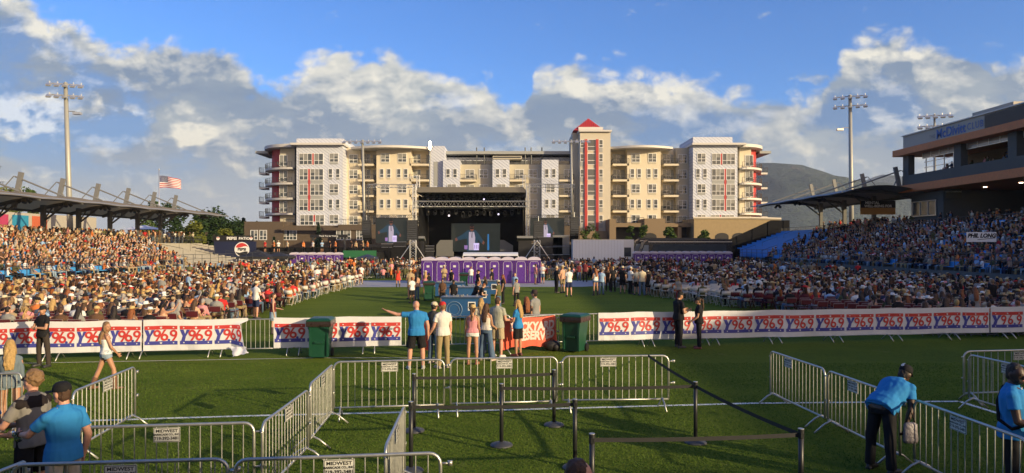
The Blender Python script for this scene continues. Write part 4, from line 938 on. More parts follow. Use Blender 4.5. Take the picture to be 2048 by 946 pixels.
# ------------------------------------------------------------------ scoreboard, gate sign, black fence, green barrier
def board(name, label, cat, px0, px1, py0, py1, Y, m, d=.5, legs=True):
    x0, x1, z0, z1 = sx(px0, Y), sx(px1, Y), sz(py1, Y), sz(py0, Y); t = thing(name, label, cat, ((x0+x1)/2, Y, 0)); w = (x1-x0)/2
    MB().bx(-w, w, 0, d, z0, z1).build('panel', m, t)
    if legs:
        for a in (-w*.8, w*.8): MB().bx(a-.12, a+.12, .1, d-.1, 0, z0-.002).build('post', M_DKMETAL, t)
    return t, w, z0, z1
M_NAVY = mat('navy_board', (.012, .018, .055), .45, var=.2, scale=.6)
t, w, z0, z1 = board('scoreboard', 'navy advertising board with a round soft drink logo', 'sign', 428, 510, 483, 516, 92, M_NAVY)
c = ((484-469)/F*92, sz(499, 92)); lg = MB()
def half(r, a0, a1, w0, up): return [(c[0]+r*math.cos(a), c[1]+r*math.sin(a)) for a in np.linspace(a0, a1, 16)]
lg.prism([(c[0]+.98*math.cos(a), c[1]+.98*math.sin(a)) for a in np.linspace(0, 2*math.pi, 28)[:-1]], .02, (0, -.003, 0), (1, 0, 0), (0, 0, 1), 0)
wav = [(c[0]+x, c[1]+.34+.10*math.sin(x*3.2)) for x in np.linspace(-.78, .78, 10)]
lg.prism([(c[0]+.86*math.cos(a), c[1]+.86*math.sin(a)) for a in np.linspace(.42, math.pi-.42, 12)]+wav, .03, (0, -.003, 0), (1, 0, 0), (0, 0, 1), 1)
wav2 = [(c[0]+x, c[1]-.34+.10*math.sin(x*3.2)) for x in np.linspace(.78, -.78, 10)]
lg.prism([(c[0]+.86*math.cos(a), c[1]+.86*math.sin(a)) for a in np.linspace(math.pi+.42, 2*math.pi-.42, 12)]+wav2, .03, (0, -.003, 0), (1, 0, 0), (0, 0, 1), 2)
put_txt(lg, 'PEPSI', .50, (c[0], -.04, c[1]), (1, 0, 0), (0, 0, 1), 2, bold=.02)
lg.build('round_logo', [M_WHITE, M_RED, M_PRINTBLK], t)
t, w, z0, z1 = board('terrace_sign', 'black strip sign with white drink lettering above the scoreboard', 'sign', 425, 505, 471, 483, 92.2, M_BLACK)
lt = MB(); put_txt(lt, 'PEPSI', .52, (-.1, -.02, (z0+z1)/2), (1, 0, 0), (0, 0, 1), 0, bold=.02, sx=1.15); put_txt(lt, 'PATIO', .46, (1.55, -.02, (z0+z1)/2), (1, 0, 0), (0, 0, 1), 0, bold=.015, sx=1.1)
for x in (-1.9, 2.45): lt.prism([(x+.22*math.cos(a), (z0+z1)/2+.22*math.sin(a)) for a in np.linspace(0, 2*math.pi, 16)[:-1]], .02, (0, -.003, 0), (1, 0, 0), (0, 0, 1), 0); lt.prism([(x+.17*math.cos(a), (z0+z1)/2+.17*math.sin(a)) for a in np.linspace(.3, math.pi-.3, 8)], .03, (0, -.003, 0), (1, 0, 0), (0, 0, 1), 1)
lt.build('lettering', [M_WHITE, M_RED], t)
g = thing('entrance_gantry', 'black overhead sign on posts in front of the brick podium', 'gantry', (0, 100, 0)); xa, xb = sx(620, 100), sx(694, 100)
MB().bx(xa, xb, 0, .4, sz(475, 100), sz(469, 100)).build('sign_beam', M_BLACK, g)
for x in (xa+.3, xb-.5): MB().bx(x, x+.25, .05, .3, 0, sz(475, 100)-.002).build('post', M_DKMETAL, g)
lt = MB(); put_txt(lt, 'Thank You for Visiting', .30, ((xa+xb)/2, -.01, sz(472, 100)), (1, 0, 0), (0, 0, 1), 0, bold=.004); lt.build('lettering', M_WHITE, g)
f = MB(); Y = 101.5
for a, b, zt in ((380, 840, 2.9), (1140, 1480, 2.7)):
    f.bx(sx(a, Y), sx(b, Y), Y, Y+.05, 0, zt)
    for x in np.arange(sx(a, Y), sx(b, Y), 2.4): f.bx(x-.04, x+.04, Y-.06, Y, 0, zt+.1)
    tag(f.build('screened_fence', M_BLACKC), 'black screened fence behind the %s of the field' % ('left' if a < 900 else 'right'), 'fence'); f = MB()
t, w, z0, z1 = board('green_barrier', 'green painted barrier wall left of the stage', 'barrier', 686, 752, 501, 515, 97, mat('green_paint', (.02, .13, .05), .5, var=.15), .3)
sd = MB(); Y = 97.5; sd.bx(sx(560, Y), sx(760, Y), Y, Y+3, 0, sz(505, Y)); tag(sd.build('viewing_platform', M_BLACK), 'black raised platform left of the stage with people standing on it', 'platform')
# flag -------------------------------------------------------------------
q = at(318, 340, 112); fp = thing('flagpole', 'white flagpole with finial behind the left canopy', 'flagpole', (q.x, 112, 0)); MB().cyl((0, 0, 0), (0, 0, q.z), .11, .06, n=10).build('pole', M_ALU, fp, smooth=True); MB().ell((0, 0, q.z+.1), (.14, .14, .14)).build('finial', M_ALU, fp, smooth=True)
def flag():
    mb = MB(); W_, H_ = 3.45, 1.95; nx, nz_ = 40, 26
    def P(u_, v_): # u along fly, v up
        return Vector((u_*W_*.97, .20*math.sin(u_*7+v_*1.2)*u_**.6, (v_-1)*H_*(1-.22*u_)-u_*u_*.75+.10*math.sin(u_*8+.5)*u_))
    vs = [P(i/nx, j/nz_) for j in range(nz_+1) for i in range(nx+1)]; w = nx+1
    for j in range(nz_):
        for i in range(nx):
            s = int(j/2); red = (12-s) % 2 == 0; canton = i < 16 and j >= 12
            mb.add([vs[j*w+i], vs[j*w+i+1], vs[(j+1)*w+i+1], vs[(j+1)*w+i]], [(0, 1, 2, 3)], 2 if canton else (1 if red else 0))
    for r_ in range(9):
        for c_ in range(6 if r_ % 2 == 0 else 5):
            u_ = (.035+c_*.065 + (0 if r_ % 2 == 0 else .032)); v_ = 1-(.035+r_*.056)
            c = P(u_, v_); mb.add([c+Vector((a, -.02, b)) for a, b in star(.06)], [tuple(range(10))], 0)
    return mb
ff = flag().build('flag', [M_WHITE, mat('flag_red', (.42, .03, .04), .7), mat('flag_blue', (.03, .04, .14), .7)], loc=(q.x+.1, 112, q.z-.9))
tag(ff, 'stars and stripes flag blowing to the right from the white flagpole', 'flag')
# floor-level barriers by the sound/production area and small posts handled with the crowd barriers below
# ================================================================== TREES
def leaf_mat(n, c, var=.5): 
    return mat(n, c, .7, var=var, scale=1.4, spec=.15)
def tree(label, x, y, h, r, mtl, zb=0, n=900, ls=.35, conif=False, seed=0, group=None, z0=.25, trunk=True):
    rnd = random.Random(seed*77+5); t = thing('tree', label, 'tree', (x, y, zb), 0, group)
    tm = MB(); th = h*(.62 if not conif else .9)
    tm.tube([(0, 0, 0), (.05*r, 0, th*.4), (-.04*r, .03*r, th*.75), (0, 0, th)], [h*.028, h*.022, h*.014, h*.006], 7)
    for k in range(7 if not conif else 0):
        a = rnd.uniform(0, 6.28); zz = h*(.28+.3*rnd.random()); L = r*rnd.uniform(.5, .85); tm.tube([(0, 0, zz), (math.cos(a)*L*.5, math.sin(a)*L*.5, zz+L*.35), (math.cos(a)*L, math.sin(a)*L, zz+L*.55)], [h*.012, h*.008, h*.003], 5)
    tm.build('trunk', M_BARK, t)
    cl = []
    if not conif:
        for k in range(16):
            a = rnd.uniform(0, 6.28); zz = rnd.uniform(z0, .93); rr = r*math.sqrt(max(.05, 1-((zz-.55)/.5)**2))*rnd.uniform(.25, .95); cl.append((math.cos(a)*rr, math.sin(a)*rr, h*zz, r*rnd.uniform(.28, .5)))
    cr = MB(); V = []; Fc = []
    for k in range(n):
        if conif:
            zz = z0+(1-z0)*rnd.random()**1.3; a = rnd.uniform(0, 6.28); rr = r*(1.02-zz)*rnd.uniform(.3, 1.1)*(1+.25*math.sin(zz*38)); c = Vector((math.cos(a)*rr, math.sin(a)*rr, h*zz))
        else:
            q = rnd.choice(cl); d = Vector((rnd.gauss(0, 1), rnd.gauss(0, 1), rnd.gauss(0, .8))); d.normalize(); c = Vector(q[:3])+d*q[3]*rnd.uniform(.55, 1.12)
        s = ls*rnd.uniform(.6, 1.4); n1 = Vector((rnd.gauss(0, 1), rnd.gauss(0, 1), rnd.gauss(0, 1))).normalized(); p, q2, _ = frame(n1); o = len(V)
        V += [c+p*s, c+q2*s*.6, c-p*s, c-q2*s*.6]; Fc.append((o, o+1, o+2, o+3))
    cr.add(V, Fc); cr.build('crown', mtl, t)
    return t
M_BARK = mat('bark', (.10, .075, .05), .9, var=.3, scale=9, bump=.5)
L_DARK = leaf_mat('dark_foliage', (.022, .045, .014)); L_MID = leaf_mat('mid_foliage', (.05, .085, .02)); L_YEL = leaf_mat('yellow_green_foliage', (.11, .125, .022)); L_BLUE = leaf_mat('spruce_foliage', (.035, .06, .035))
tl = [(10, 374, 120, 60, L_YEL, 'yellow green tree showing above the left end of the canopy'), (55, 372, 130, 44, L_MID, 'green treetop behind the left canopy beside the tall light pole'),
      (412, 420, 118, 70, L_DARK, 'large dark tree behind the far end of the left canopy'), (448, 428, 125, 60, L_DARK, 'dark rounded tree between left canopy and the apartment block'), (384, 446, 108, 44, L_YEL, 'sunlit yellow green tree under the end of the left canopy'), (452, 452, 112, 22, L_YEL, 'small yellow green tree left of the scoreboard'),
      (300, 398, 128, 50, L_MID, 'treetops glimpsed over the far part of the left canopy'), (340, 402, 132, 50, L_DARK, 'dark treetop behind the flagpole')]
for i, (px, py, Y, wpx, m, lab) in enumerate(tl):
    x = (px-1024)/F*Y; h = CAMZ+(HOR-py)/F*Y; r = wpx/F*Y/2*1.15; tree(lab, x, Y, h, r, m, n=2600, ls=.24, seed=i, z0=.2)
for i in range(5):
    Y = 170+i*8; px = 478+i*9; x = (px-1024)/F*Y; tree('dark conifer %s from the left beside the apartment corner' % ORD[i], x, Y, 9.0+1.2*math.sin(i*2.1), 3.2, L_DARK, n=1600, ls=.4, conif=True, seed=i+20, group='conifers left of the apartments', z0=.05)
for i in range(9):
    Y = 190+i*6; px = 452-i*9+random.uniform(-3, 3); x = (px-1024)/F*Y; tree('dark distant tree %s from the right in the far tree line' % ORD[i], x, Y, 9.5+1.5*math.sin(i*1.7), 5, L_DARK, n=1500, ls=.45, seed=i+40, group='distant trees left of the apartments', z0=.08)
for px, py, wpx, lab in ((637, 446, 22, 'sunlit young conifer before the brick podium'), (548, 474, 14, 'small shrub like tree by the left corner of the podium')):
    Y = 130; tree(lab, (px-1024)/F*Y, Y, CAMZ+(HOR-py)/F*Y, wpx/F*Y/2*1.2, L_BLUE, n=1800, ls=.22, conif=True, seed=px, z0=.1)
for i, (px, py, wpx) in enumerate([(1182, 447, 34), (1259, 448, 14), (1285, 447, 16), (1339, 450, 28), (1413, 458, 26)]):
    Y = 128; tree(['bushy young tree at the foot of the red striped tower', 'slim young tree right of the tower', 'slim young tree next to brown column', 'rounded young tree between podium columns', 'young tree in front of the stone arch'][i], (px-1024)/F*Y, Y, CAMZ+(HOR-py)/F*Y, wpx/F*Y/2*1.2, L_MID, n=1500, ls=.2, seed=i+60, z0=.15, group='young trees along the podium')
# sun glint off the slim pole's top, put in as a glowing lens
q = at(860, 291, 121.6); fl = thing('sun_glint', 'sun glint on top of the slim pole left of stage, put in as a glowing lens', 'sun glint', q); MB().ell((0, 0, 0), (.22, .12, .75), 12, 8).build('glint_lens', mat('glint_glow', (1, .95, .8), .3, emit=(1, .85, .5), estr=60), fl, smooth=True); MB().bx(-.26, .26, .06, .16, -.8, .8).build('lamp_housing', M_DKMETAL, fl)
# ================================================================== BARRICADES
LB = 2.08; BH = 1.08
def barricade_meshes():
    fr = MB(); L = LB/2; r = .12; z0, z1 = .20, BH-.02
    P = [(-L, 0, z0)]
    P += [(-L, 0, z1-r)]+[(-L+r-r*math.cos(a), 0, z1-r+r*math.sin(a)) for a in (R(22), R(45), R(68), R(90))]
    P += [(L-r+r*math.sin(a), 0, z1-r+r*math.cos(a)) for a in (0, R(22), R(45), R(68), R(90))]+[(L, 0, z0)]
    fr.tube(P, .0195, 7); fr.tube([(-L, 0, z0), (L, 0, z0)], .018, 6)
    for z in (.52, .95): fr.tube([(L, 0, z), (L+.10, 0, z)], .014, 5); fr.box((L+.1, 0, z), (.05, .03, .05)); fr.tube([(-L, 0, z), (-L-.045, 0, z)], .014, 5)
    pk = MB(); n = 15
    for i in range(1, n+1): x = -L+LB*i/(n+1); pk.cyl((x, 0, z0), (x, 0, z1), .0075, n=5)
    ft = MB(); ft.tube([(0, -.30, 0.012), (0, -.12, .16), (0, 0, .22), (0, .12, .16), (0, .30, .012)], .017, 6)
    pl = MB(); pl.bx(-.158, .158, -.024, -.018, z1-.20, z1-.025)
    tx = MB(); z = z1-.112
    fr2 = [(-.150, -.08), (.150, -.08), (.150, .08), (-.150, .08)]
    for a, b in zip(fr2, fr2[1:]+fr2[:1]): tx.bx(min(a[0], b[0])-.003, max(a[0], b[0])+.003, -.026, -.0245, z+min(a[1], b[1])-.003, z+max(a[1], b[1])+.003)
    for s, h, zz, sx_ in (('MIDWEST', .052, .047, 1.15), ('BARRICADE CO., INC.', .032, .004, 1.0), ('719-392-3481', .052, -.043, 1.0)): put_txt(tx, s, h, (0, -.0245, z+zz), (1, 0, 0), (0, 0, 1), off=.0015, bold=.0015, sx=sx_)
    for s in (-1, 1): # same lettering on the back
        pass
    me = dict(frame=fr.mesh('frame', [M_GALV], True), pickets=pk.mesh('pickets', [M_GALV]), foot=ft.mesh('foot', [M_GALV], True), plate=pl.mesh('plate', [mat('sign_plate_white', (.62, .62, .56), .5, var=.1)]), text=tx.mesh('text', [M_PRINTBLK]))
    return me
BM = barricade_meshes()
def barricade(p, q, label, group='steel crowd barricades', sign=True, off=0.0, flip=False):
    """p, q: ground points of the two ends"""
    p = Vector((p[0], p[1], 0)); q = Vector((q[0], q[1], 0)); c = (p+q)/2; d = q-p
    t = thing('barricade', label, 'barricade', c, math.atan2(d.y, d.x), group); t.scale = ((q-p).length/LB, 1, 1)
    link('frame', BM['frame'], t); link('picket_bars', BM['pickets'], t)
    for x in (-LB/2+.12, LB/2-.12): link('foot', BM['foot'], t, (x, 0, 0))
    if sign: s = link('sign_plate', BM['plate'], t, (off, 0, 0)); link('lettering', BM['text'], s)
    return t
def btop(a, b, label, **k): return barricade(attop(a[0], a[1], BH), attop(b[0], b[1], BH), label, **k)
btop((668, 722), (888, 717), 'barricade in the middle queue row, left of three')
btop((901, 716), (1114, 712), 'barricade in the middle queue row, centre of three')
btop((1125, 711), (1337, 709), 'barricade in the middle queue row, right of three with a belt tied on', off=-.15)
btop((620, 766), (665, 727), 'barricade running away from the viewer and meeting the middle queue row')
btop((525, 843), (616, 777), 'barricade running away from the viewer, nearer of two in line', flip=True)
btop((771, 890), (809, 809), 'foreshortened barricade right behind the nearest central barricade')
btop((157, 852), (508, 842), 'shaded barricade beside the man in the bright blue polo')
btop((24, 926), (456, 914), 'nearest barricade at the bottom left edge')
btop((470, 916), (881, 902), 'nearest barricade at the bottom centre, its sign fully readable')
btop((146, 781), (270, 731), 'sloping lit barricade behind the man in the black cap')
btop((-120, 748), (44, 744), 'barricade at the left edge behind the man with curly hair', sign=False)
btop((-60, 962), (52, 918), 'barricade end poking in at the bottom left corner', sign=False)
btop((1541, 700), (1650, 736), 'farther right barricade angled toward the viewer', off=-.25)
btop((1656, 739), (1800, 789), 'right barricade partly hidden by the bending worker', off=-.2)
btop((1829, 796), (2058, 878), 'near right barricade the standing worker holds', off=-.1)
btop((1928, 701), (2142, 696), 'rear barricade at the right edge facing the viewer', off=.05)
btop((1938, 707), (2110, 744), 'right edge barricade angled behind the standing worker')
# the long line that carries the banners
LN = [(-40, 646), (800, 633)]
def online(px):
    py = np.interp(px, [-60, 500, 800, 1240, 1560, 2120], [646.5, 637.5, 633, 625.5, 620.5, 612.5]); return attop(px, py, BH)
P0, P1 = online(-60), online(2120); dirL = (P1-P0).normalized(); n = int((P1-P0).length/(LB+.1))
for i in range(n+1):
    a = P0+dirL*(i*(LB+.1)); b = a+dirL*LB; mid = (a+b)/2; px = 1024+mid.x/mid.y*F
    # ride the slightly bent line
    a = online(1024+a.x/a.y*F); b = online(1024+b.x/b.y*F)
    barricade(a, b, 'barricade %s from the left in the long line under the radio banners' % ORD[min(i, 19)] if not 815 < px < 1190 else ('barricade in the open gap of the banner line, %s from the left in that line' % ORD[i]), group='barricades carrying the banners', sign=815 < px < 1190)
# ---------------------------------------------------------------- banners
def tileprint(mb, x0, w, z0, h):
    """one Y96.9 panel, local x/z; returns nothing"""
    ins = w*.035; a, b = x0+ins, x0+w-ins
    def rect(xa, xb, za, zb, m, o=.010):
        n = 8; 
        for i in range(n): u0, u1 = xa+(xb-xa)*i/n, xa+(xb-xa)*(i+1)/n; mb.add([(u0, -o, za), (u1, -o, za), (u1, -o, zb), (u0, -o, zb)], [(0, 1, 2, 3)], m)
    zt = z0+h*.80; bh = h*.12
    rect(a, b, zt-bh, zt, 1); rect(a, b, z0+h*.185, z0+h*.185+bh, 2)
    for k, sx_ in ((.12, .6), (.5, 1), (.88, .6)):
        for zz in (zt-bh/2, z0+h*.185+bh/2):
            s = star(bh*.36*sx_+.006, a+(b-a)*k, zz); mb.add([(q[0], -.014, q[1]) for q in s], [tuple(range(10))], 0)
    cz = z0+h*.492; H_ = h*.36; W_ = b-a
    yl = [(0.0, .5), (.115, .5), (.165, .08), (.215, .5), (.315, .5), (.185, -.10), (.145, -.56), (.035, -.56), (.085, -.08)]
    mb.add([(a+q[0]*W_, -.0105, cz+q[1]*H_) for q in yl][::-1], [tuple(range(len(yl)))], 2)
    ro = H_*.315; ri = ro*.42
    def glyph(cx_, sg):
        # bowl as a ring, tail as a curved stroke; sg=1 makes a 9, -1 a 6 (the same shape turned half round)
        n = 22; vs = []; c0 = H_*.5-ro
        for i in range(n): t = 2*math.pi*i/n; vs.append((cx_+sg*ro*math.cos(t)*1.02, -.012, cz+sg*(c0+ro*math.sin(t)))); vs.append((cx_+sg*ri*math.cos(t)*1.02, -.012, cz+sg*(c0+ri*math.sin(t))))
        mb.add(vs, [(2*i, (2*i+2) % (2*n), (2*i+3) % (2*n), 2*i+1) for i in range(n)], 1)
        out_ = [(1.02, .0), (.98, -.40), (.78, -.85), (.30, -1.5), (.12, -1.80)]; inn = [(.42, .0), (.45, -.35), (.28, -.75), (-.10, -1.28), (-.55, -1.80)]
        k = len(out_); vs = [(cx_+sg*ro*q[0], -.0125, cz+sg*(c0+ro*q[1]*(2*.5*H_-ro)/(1.80*ro) if True else 0)) for q in out_+inn]
        mb.add(vs, [(i, i+1, k+i+1, k+i) for i in range(k-1)], 1)
    glyph(a+W_*.385, 1); glyph(a+W_*.605, -1); glyph(a+W_*.885, 1)
    mb.add([(a+W_*.742+.040*math.cos(t)*h, -.0135, cz-H_*.43+.040*math.sin(t)*h) for t in np.linspace(0, 2*math.pi, 11)[:-1]], [tuple(range(10))], 2)
def banner(px0, px1, label, seed, ntile=None, corner=None):
    a, b = online(px0), online(px1); n_ = Vector((-(b-a).y, (b-a).x, 0)).normalized()*-1.0; L = (b-a).length; ux = (b-a).normalized()
    if n_.y > 0: n_ = -n_
    h = .90; z0 = BH-h+.03; mb = MB(); nt_ = ntile or max(1, round(L/1.03)); w = L/nt_
    nx = max(8, int(L/.09)); nzz = 12
    vs = [(L*i/nx, 0, h*j/nzz) for j in range(nzz+1) for i in range(nx+1)]; ww = nx+1
    mb.add(vs, [(j*ww+i, j*ww+i+1, (j+1)*ww+i+1, (j+1)*ww+i) for j in range(nzz) for i in range(nx)], 0)
    for k in range(nt_): tileprint(mb, k*w, w, 0, h)
    # folded-over top edge
    def wave(x, z):
        q = z/h; s = mnoise.noise(Vector((x*1.3, z*.8, seed)))*.05+mnoise.noise(Vector((x*4.5+z*2.5, z*2.0, seed+3)))*.017+.02*math.sin(x*2.6+seed)*(1-q); return s*(.35+.65*(1-q))+.012
    def warp(v):
        x, y, z = v; sag = -.022*abs(math.sin(x*math.pi/(LB+.1)*1.0+seed))*1.0-.012*mnoise.noise(Vector((x*.9, seed, 0)))
        o_ = -y+.038+wave(x, z); p = a+ux*x+n_*o_; zz = z0+z+sag*(z/h)+mnoise.noise(Vector((x*.7, 0, seed)))*.02*(1-z/h)
        if corner and x > L-corner and z < h*.9:   # the free end falls outwards in a fold
            t = (x-(L-corner))/corner; p = p+n_*(.35*t*(1-z/h))-ux*.25*t*(z/h); zz -= .10*t*(1-z/h)
        return (p.x, p.y, max(.02, zz))
    mb.v = [warp(v) for v in mb.v]
    # back skirt over the top rail
    o = mb.build('radio_banner', [M_VINYL, M_RED, M_BLUE], smooth=False)
    tag(o, label, 'banner', 'radio station banners on the barricade line'); return o
banner(-50, 285, 'white radio banner at the left edge behind the walking woman in shorts', 1.0, 5)
banner(288, 497, 'white radio banner left of the gap whose free corner falls in a fold', 2.3, 3, corner=.45)
banner(548, 803, 'white radio banner running behind the left green bin', 3.1, 4)
banner(1196, 1382, 'white radio banner starting just right of the right green bin', 4.4, 3)
banner(1380, 1976, 'long white radio banner right of the two guards in black', 5.2, 10)
banner(1979, 2110, 'white radio banner at the right edge beyond the seam', 6.7, 2)
# crumpled end of the banner drooping to the turf
cr = MB(); a = online(497); 
V = []
for j in range(9):
    for i in range(9): V.append((a.x-.42+i*.055+.02*j+.015*math.sin(j*2), a.y-.30-.022*j+.035*math.sin(i*1.1+j*.5), .30-.032*j*(1-.05*i)+.012*math.sin(i*2.0)))
cr.add(V, [(j*9+i, j*9+i+1, (j+1)*9+i+1, (j+1)*9+i) for j in range(8) for i in range(8)])
tag(cr.build('loose_vinyl_sheet', M_VINYL, smooth=True), 'crumpled white vinyl end lying at the foot of the banner gap', 'banner')
# coral table cloth / banner draped on barrier: BACKYARD RESERVED
bp, bq = attop(1000, 641, 1.02), attop(1112, 630, 1.05); bq.y += .0
barricade(bp+Vector((.05, .06, 0)), bq+Vector((.0, .06, 0)), 'short barricade under the coral reserved banner', sign=False)
M_CORAL = mat('coral_fabric', (.66, .105, .055), .7, var=.06, bump=.3, bscale=6)
mb = MB(); ux = (bq-bp).normalized(); nv = Vector((ux.y, -ux.x, 0)); L = (bq-bp).length+.12; nx = 46; nzz = 14; h = .88
V = [(L*i/nx, 0, h*j/nzz) for j in range(nzz+1) for i in range(nx+1)]; ww = nx+1
mb.add(V, [(j*ww+i, j*ww+i+1, (j+1)*ww+i+1, (j+1)*ww+i) for j in range(nzz) for i in range(nx)], 0)
for s, zz in (('BACKYARD', .60), ('RESERVED', .32)): 
    vs, fs = txt(s, .35, bold=.018, align='RIGHT', shear=.15); mb.add([(L-.20+q.x*.95, -.014, zz+q.y) for q in vs], fs, 1)
def wc(v):
    x, y, z = v; q = 1-z/h; f = math.sin(x*9+1.5*math.sin(x*2.3))*.055*q+math.sin(x*23)*.012*q; rnd_ = max(0, (x-(L-.22))/.22)
    p = bp+ux*(x-.06)+nv*(.045-y+f*.8+.06*q)-nv*rnd_*rnd_*.15; return (p.x, p.y, .17+z+.02*math.sin(x*3)-(.12*rnd_**2 if z > h*.8 else 0)-.02*math.sin(x*9)*q)
mb.v = [wc(v) for v in mb.v]
tag(mb.build('reserved_banner', [M_CORAL, mat('pale_coral_print', (.72, .52, .46), .6)], smooth=False), 'coral red fabric banner with pale reserved lettering draped over a barricade', 'banner')
q = gnd(851, 706)
rb = MB(); V = []
for j in range(10):
    for i in range(7): V.append((q.x-.10+i*.045+.03*math.sin(j), q.y+.03*math.sin(i*2.2+j*.4), .08+j*.095))
rb.add(V, [(j*7+i, j*7+i+1, (j+1)*7+i+1, (j+1)*7+i) for j in range(9) for i in range(6)])
tag(rb.build('hanging_cloth', M_CORAL, smooth=True), 'red cloth hanging behind the pointing man in the blue polo', 'cloth')
# barriers standing behind the floor crowd and around the production area
bg = [((730, 536), (762, 535), 0), ((764, 535), (796, 534), 0), ((700, 534), (729, 536), 0), ((796, 536), (836, 534), 0), ((1096, 537), (1130, 538), 0), ((1120, 545), (1142, 546), 0)]
for i, (a, b, s) in enumerate(bg): btop(a, b, 'distant barricade at the concourse edge, %s from the left' % ORD[i], group='distant barricades by the toilets', sign=False)
for i in range(10):
    x = (1870+i*21-1024)/F*46; barricade((x, 46+i*.0, 0), (x+.66, 45.95, 0), 'short white rail %s from the left before the right stand' % ORD[i], group='rails before the right stand', sign=False) if False else None
# ---------------------------------------------------------------- stanchions and belts
M_PVC = mat('stanchion_black', (.022, .023, .024), .4, var=.2)
sb = MB(); n = 20
sb.loft([[Vector((r*math.cos(2*math.pi*i/n), r*math.sin(2*math.pi*i/n), z)) for i in range(n)] for r, z in ((.185, 0), (.185, .018), (.165, .035), (.10, .055), (.045, .075))]); sbm = sb.mesh('base', [mat('stanchion_base', (.05, .052, .055), .5, var=.2)], True)
sp_ = MB().cyl((0, 0, .06), (0, 0, .965), .032, n=14).mesh('post', [M_PVC], True); sh = MB().cyl((0, 0, .89), (0, 0, 1.0), .037, n=14); sh.bx(-.02, .02, -.05, -.03, .9, .96); shm = sh.mesh('belt_head', [M_PVC], False); scm = MB().cyl((0, 0, 1.0), (0, 0, 1.008), .036, n=14).mesh('cap', [M_STEEL])
def stanchion(px, py, label):
    p = attop(px, py, 1.0); t = thing('stanchion', label, 'stanchion', p, 0, 'black queue stanchions'); link('base', sbm, t); link('post', sp_, t); h = link('belt_head', shm, t); link('cap', scm, h); return p
S1 = stanchion(1003, 768, 'black stanchion left of centre, its round base fully visible')
S2 = stanchion(1108, 740, 'black stanchion right in front of the gap between two barricades')
S3 = stanchion(828, 748, 'slightly tilted black stanchion, rearmost at the left')
S4 = stanchion(822, 804, 'black stanchion beside the foreshortened barricade')
S5 = stanchion(1150, 799, 'black stanchion rising behind the seated head at the bottom')
S6 = stanchion(1184, 868, 'nearest black stanchion at the bottom centre')
S7 = stanchion(1391, 764, 'black stanchion where three belts meet')
S8 = stanchion(1602, 858, 'black stanchion at the lower right corner of the queue')
M_BELT = mat('belt_webbing', (.018, .018, .019), .75, var=.1)
def belt(a, b, lab, sag=.03, za=.93, zb=.93, w=.05):
    mb = MB(); a = Vector((a.x, a.y, za)); b = Vector((b.x, b.y, zb)); k = 14; V = []
    for i in range(k+1): t = i/k; p = a.lerp(b, t); p.z -= sag*4*t*(1-t); V += [p-Vector((0, 0, w/2)), p+Vector((0, 0, w/2))]
    d = (b-a).cross(Vector((0, 0, 1))).normalized()*.003
    fs = [(2*i, 2*i+2, 2*i+3, 2*i+1) for i in range(k)]; mb.add([v+d for v in V], fs); mb.add([v-d for v in V], [f[::-1] for f in fs])
    mb.add([V[0]+d, V[0]-d, V[1]-d, V[1]+d], [(0, 1, 2, 3)])
    tag(mb.build('retractable_belt', M_BELT), lab, 'belt', 'queue belts')
belt(S3, S2, 'rearmost black belt between the tilted stanchion and the barricade gap', .02)
belt(S1, S7, 'thin black belt crossing from the centre stanchion to the three belt stanchion', .02)
belt(S4, S5, 'black belt crossing low in front of the centre stanchion', .02)
belt(S6, S8, 'nearest black belt across the bottom right', .02)
belt(S7, S8, 'black belt running diagonally toward the viewer on the right', .03)
bt = attop(1296, 711, BH); belt(S7, bt, 'black belt slanting up to the middle barricade row', .02, .95, BH)
# ---------------------------------------------------------------- wheelie bins
M_BING = mat('bin_green', (.008, .058, .032), .4, var=.12, scale=4); M_BAG = mat('bin_bag', (.03, .02, .018), .3, var=.3, bump=.6, bscale=20)
def bin_(px, pyb, label, rz, lidc=M_BING, open_=False, sc=1.0, col=M_BING):
    p = gnd(px, pyb); t = thing('wheelie_bin', label, 'bin', (p.x, p.y, 0), rz); t.scale = (sc,)*3; b = MB(); n = 4
    def ring(w, d, z, y=0): return [Vector((-w, y-d, z)), Vector((w, y-d, z)), Vector((w, y+d, z)), Vector((-w, y+d, z))]
    b.loft([ring(.24, .27, .05, .0), ring(.25, .28, .40, .0), ring(.30, .35, .98, .02), ring(.33, .38, 1.0, .02), ring(.33, .38, 1.06, .02)])
    b.bx(-.12, .12, -.345, -.29, .45, .50); b.bx(-.27, -.22, -.335, -.26, .1, .9); b.bx(.22, .27, -.335, -.26, .1, .9)
    b.build('body', col, t); 
    MB().tube([(-.27, .42, 1.05), (-.27, .48, 1.08), (.27, .48, 1.08), (.27, .42, 1.05)], .018, 6).build('handle', col, t)
    for x in (-.27, .27): w = MB(); w.cyl((x-.03, .28, .12), (x+.03, .28, .12), .12, n=16); w.build('wheel', M_BLACK, t)
    bg_ = MB(); bg_.loft([ring(.345, .395, .93, .02), ring(.35, .40, 1.0, .02), ring(.345, .395, 1.075, .02)], caps=False); bg_.build('bin_liner', M_BAG, t)
    l = MB()
    if open_: l.loft([ring(.33, .03, .5, .47), ring(.34, .03, 1.08, .47)])
    else: l.loft([ring(.345, .40, 1.08, .02), ring(.345, .40, 1.11, .02), ring(.26, .30, 1.16, .02)])
    l.build('lid', lidc, t)
    return t
bin_(642, 715, 'green wheelie bin standing before the left radio banner', R(4))
bin_(1150, 703, 'open topped green wheelie bin beside the coral reserved banner', R(-28))
bin_(892, 601, 'dark green wheelie bin behind the vending carts', R(10), sc=1.0) if False else None
bin_(858, 602, 'dark green wheelie bin among the workers left of the blue carts', R(8))
bin_(928, 576, 'dark green wheelie bin behind the row of blue carts', R(0))
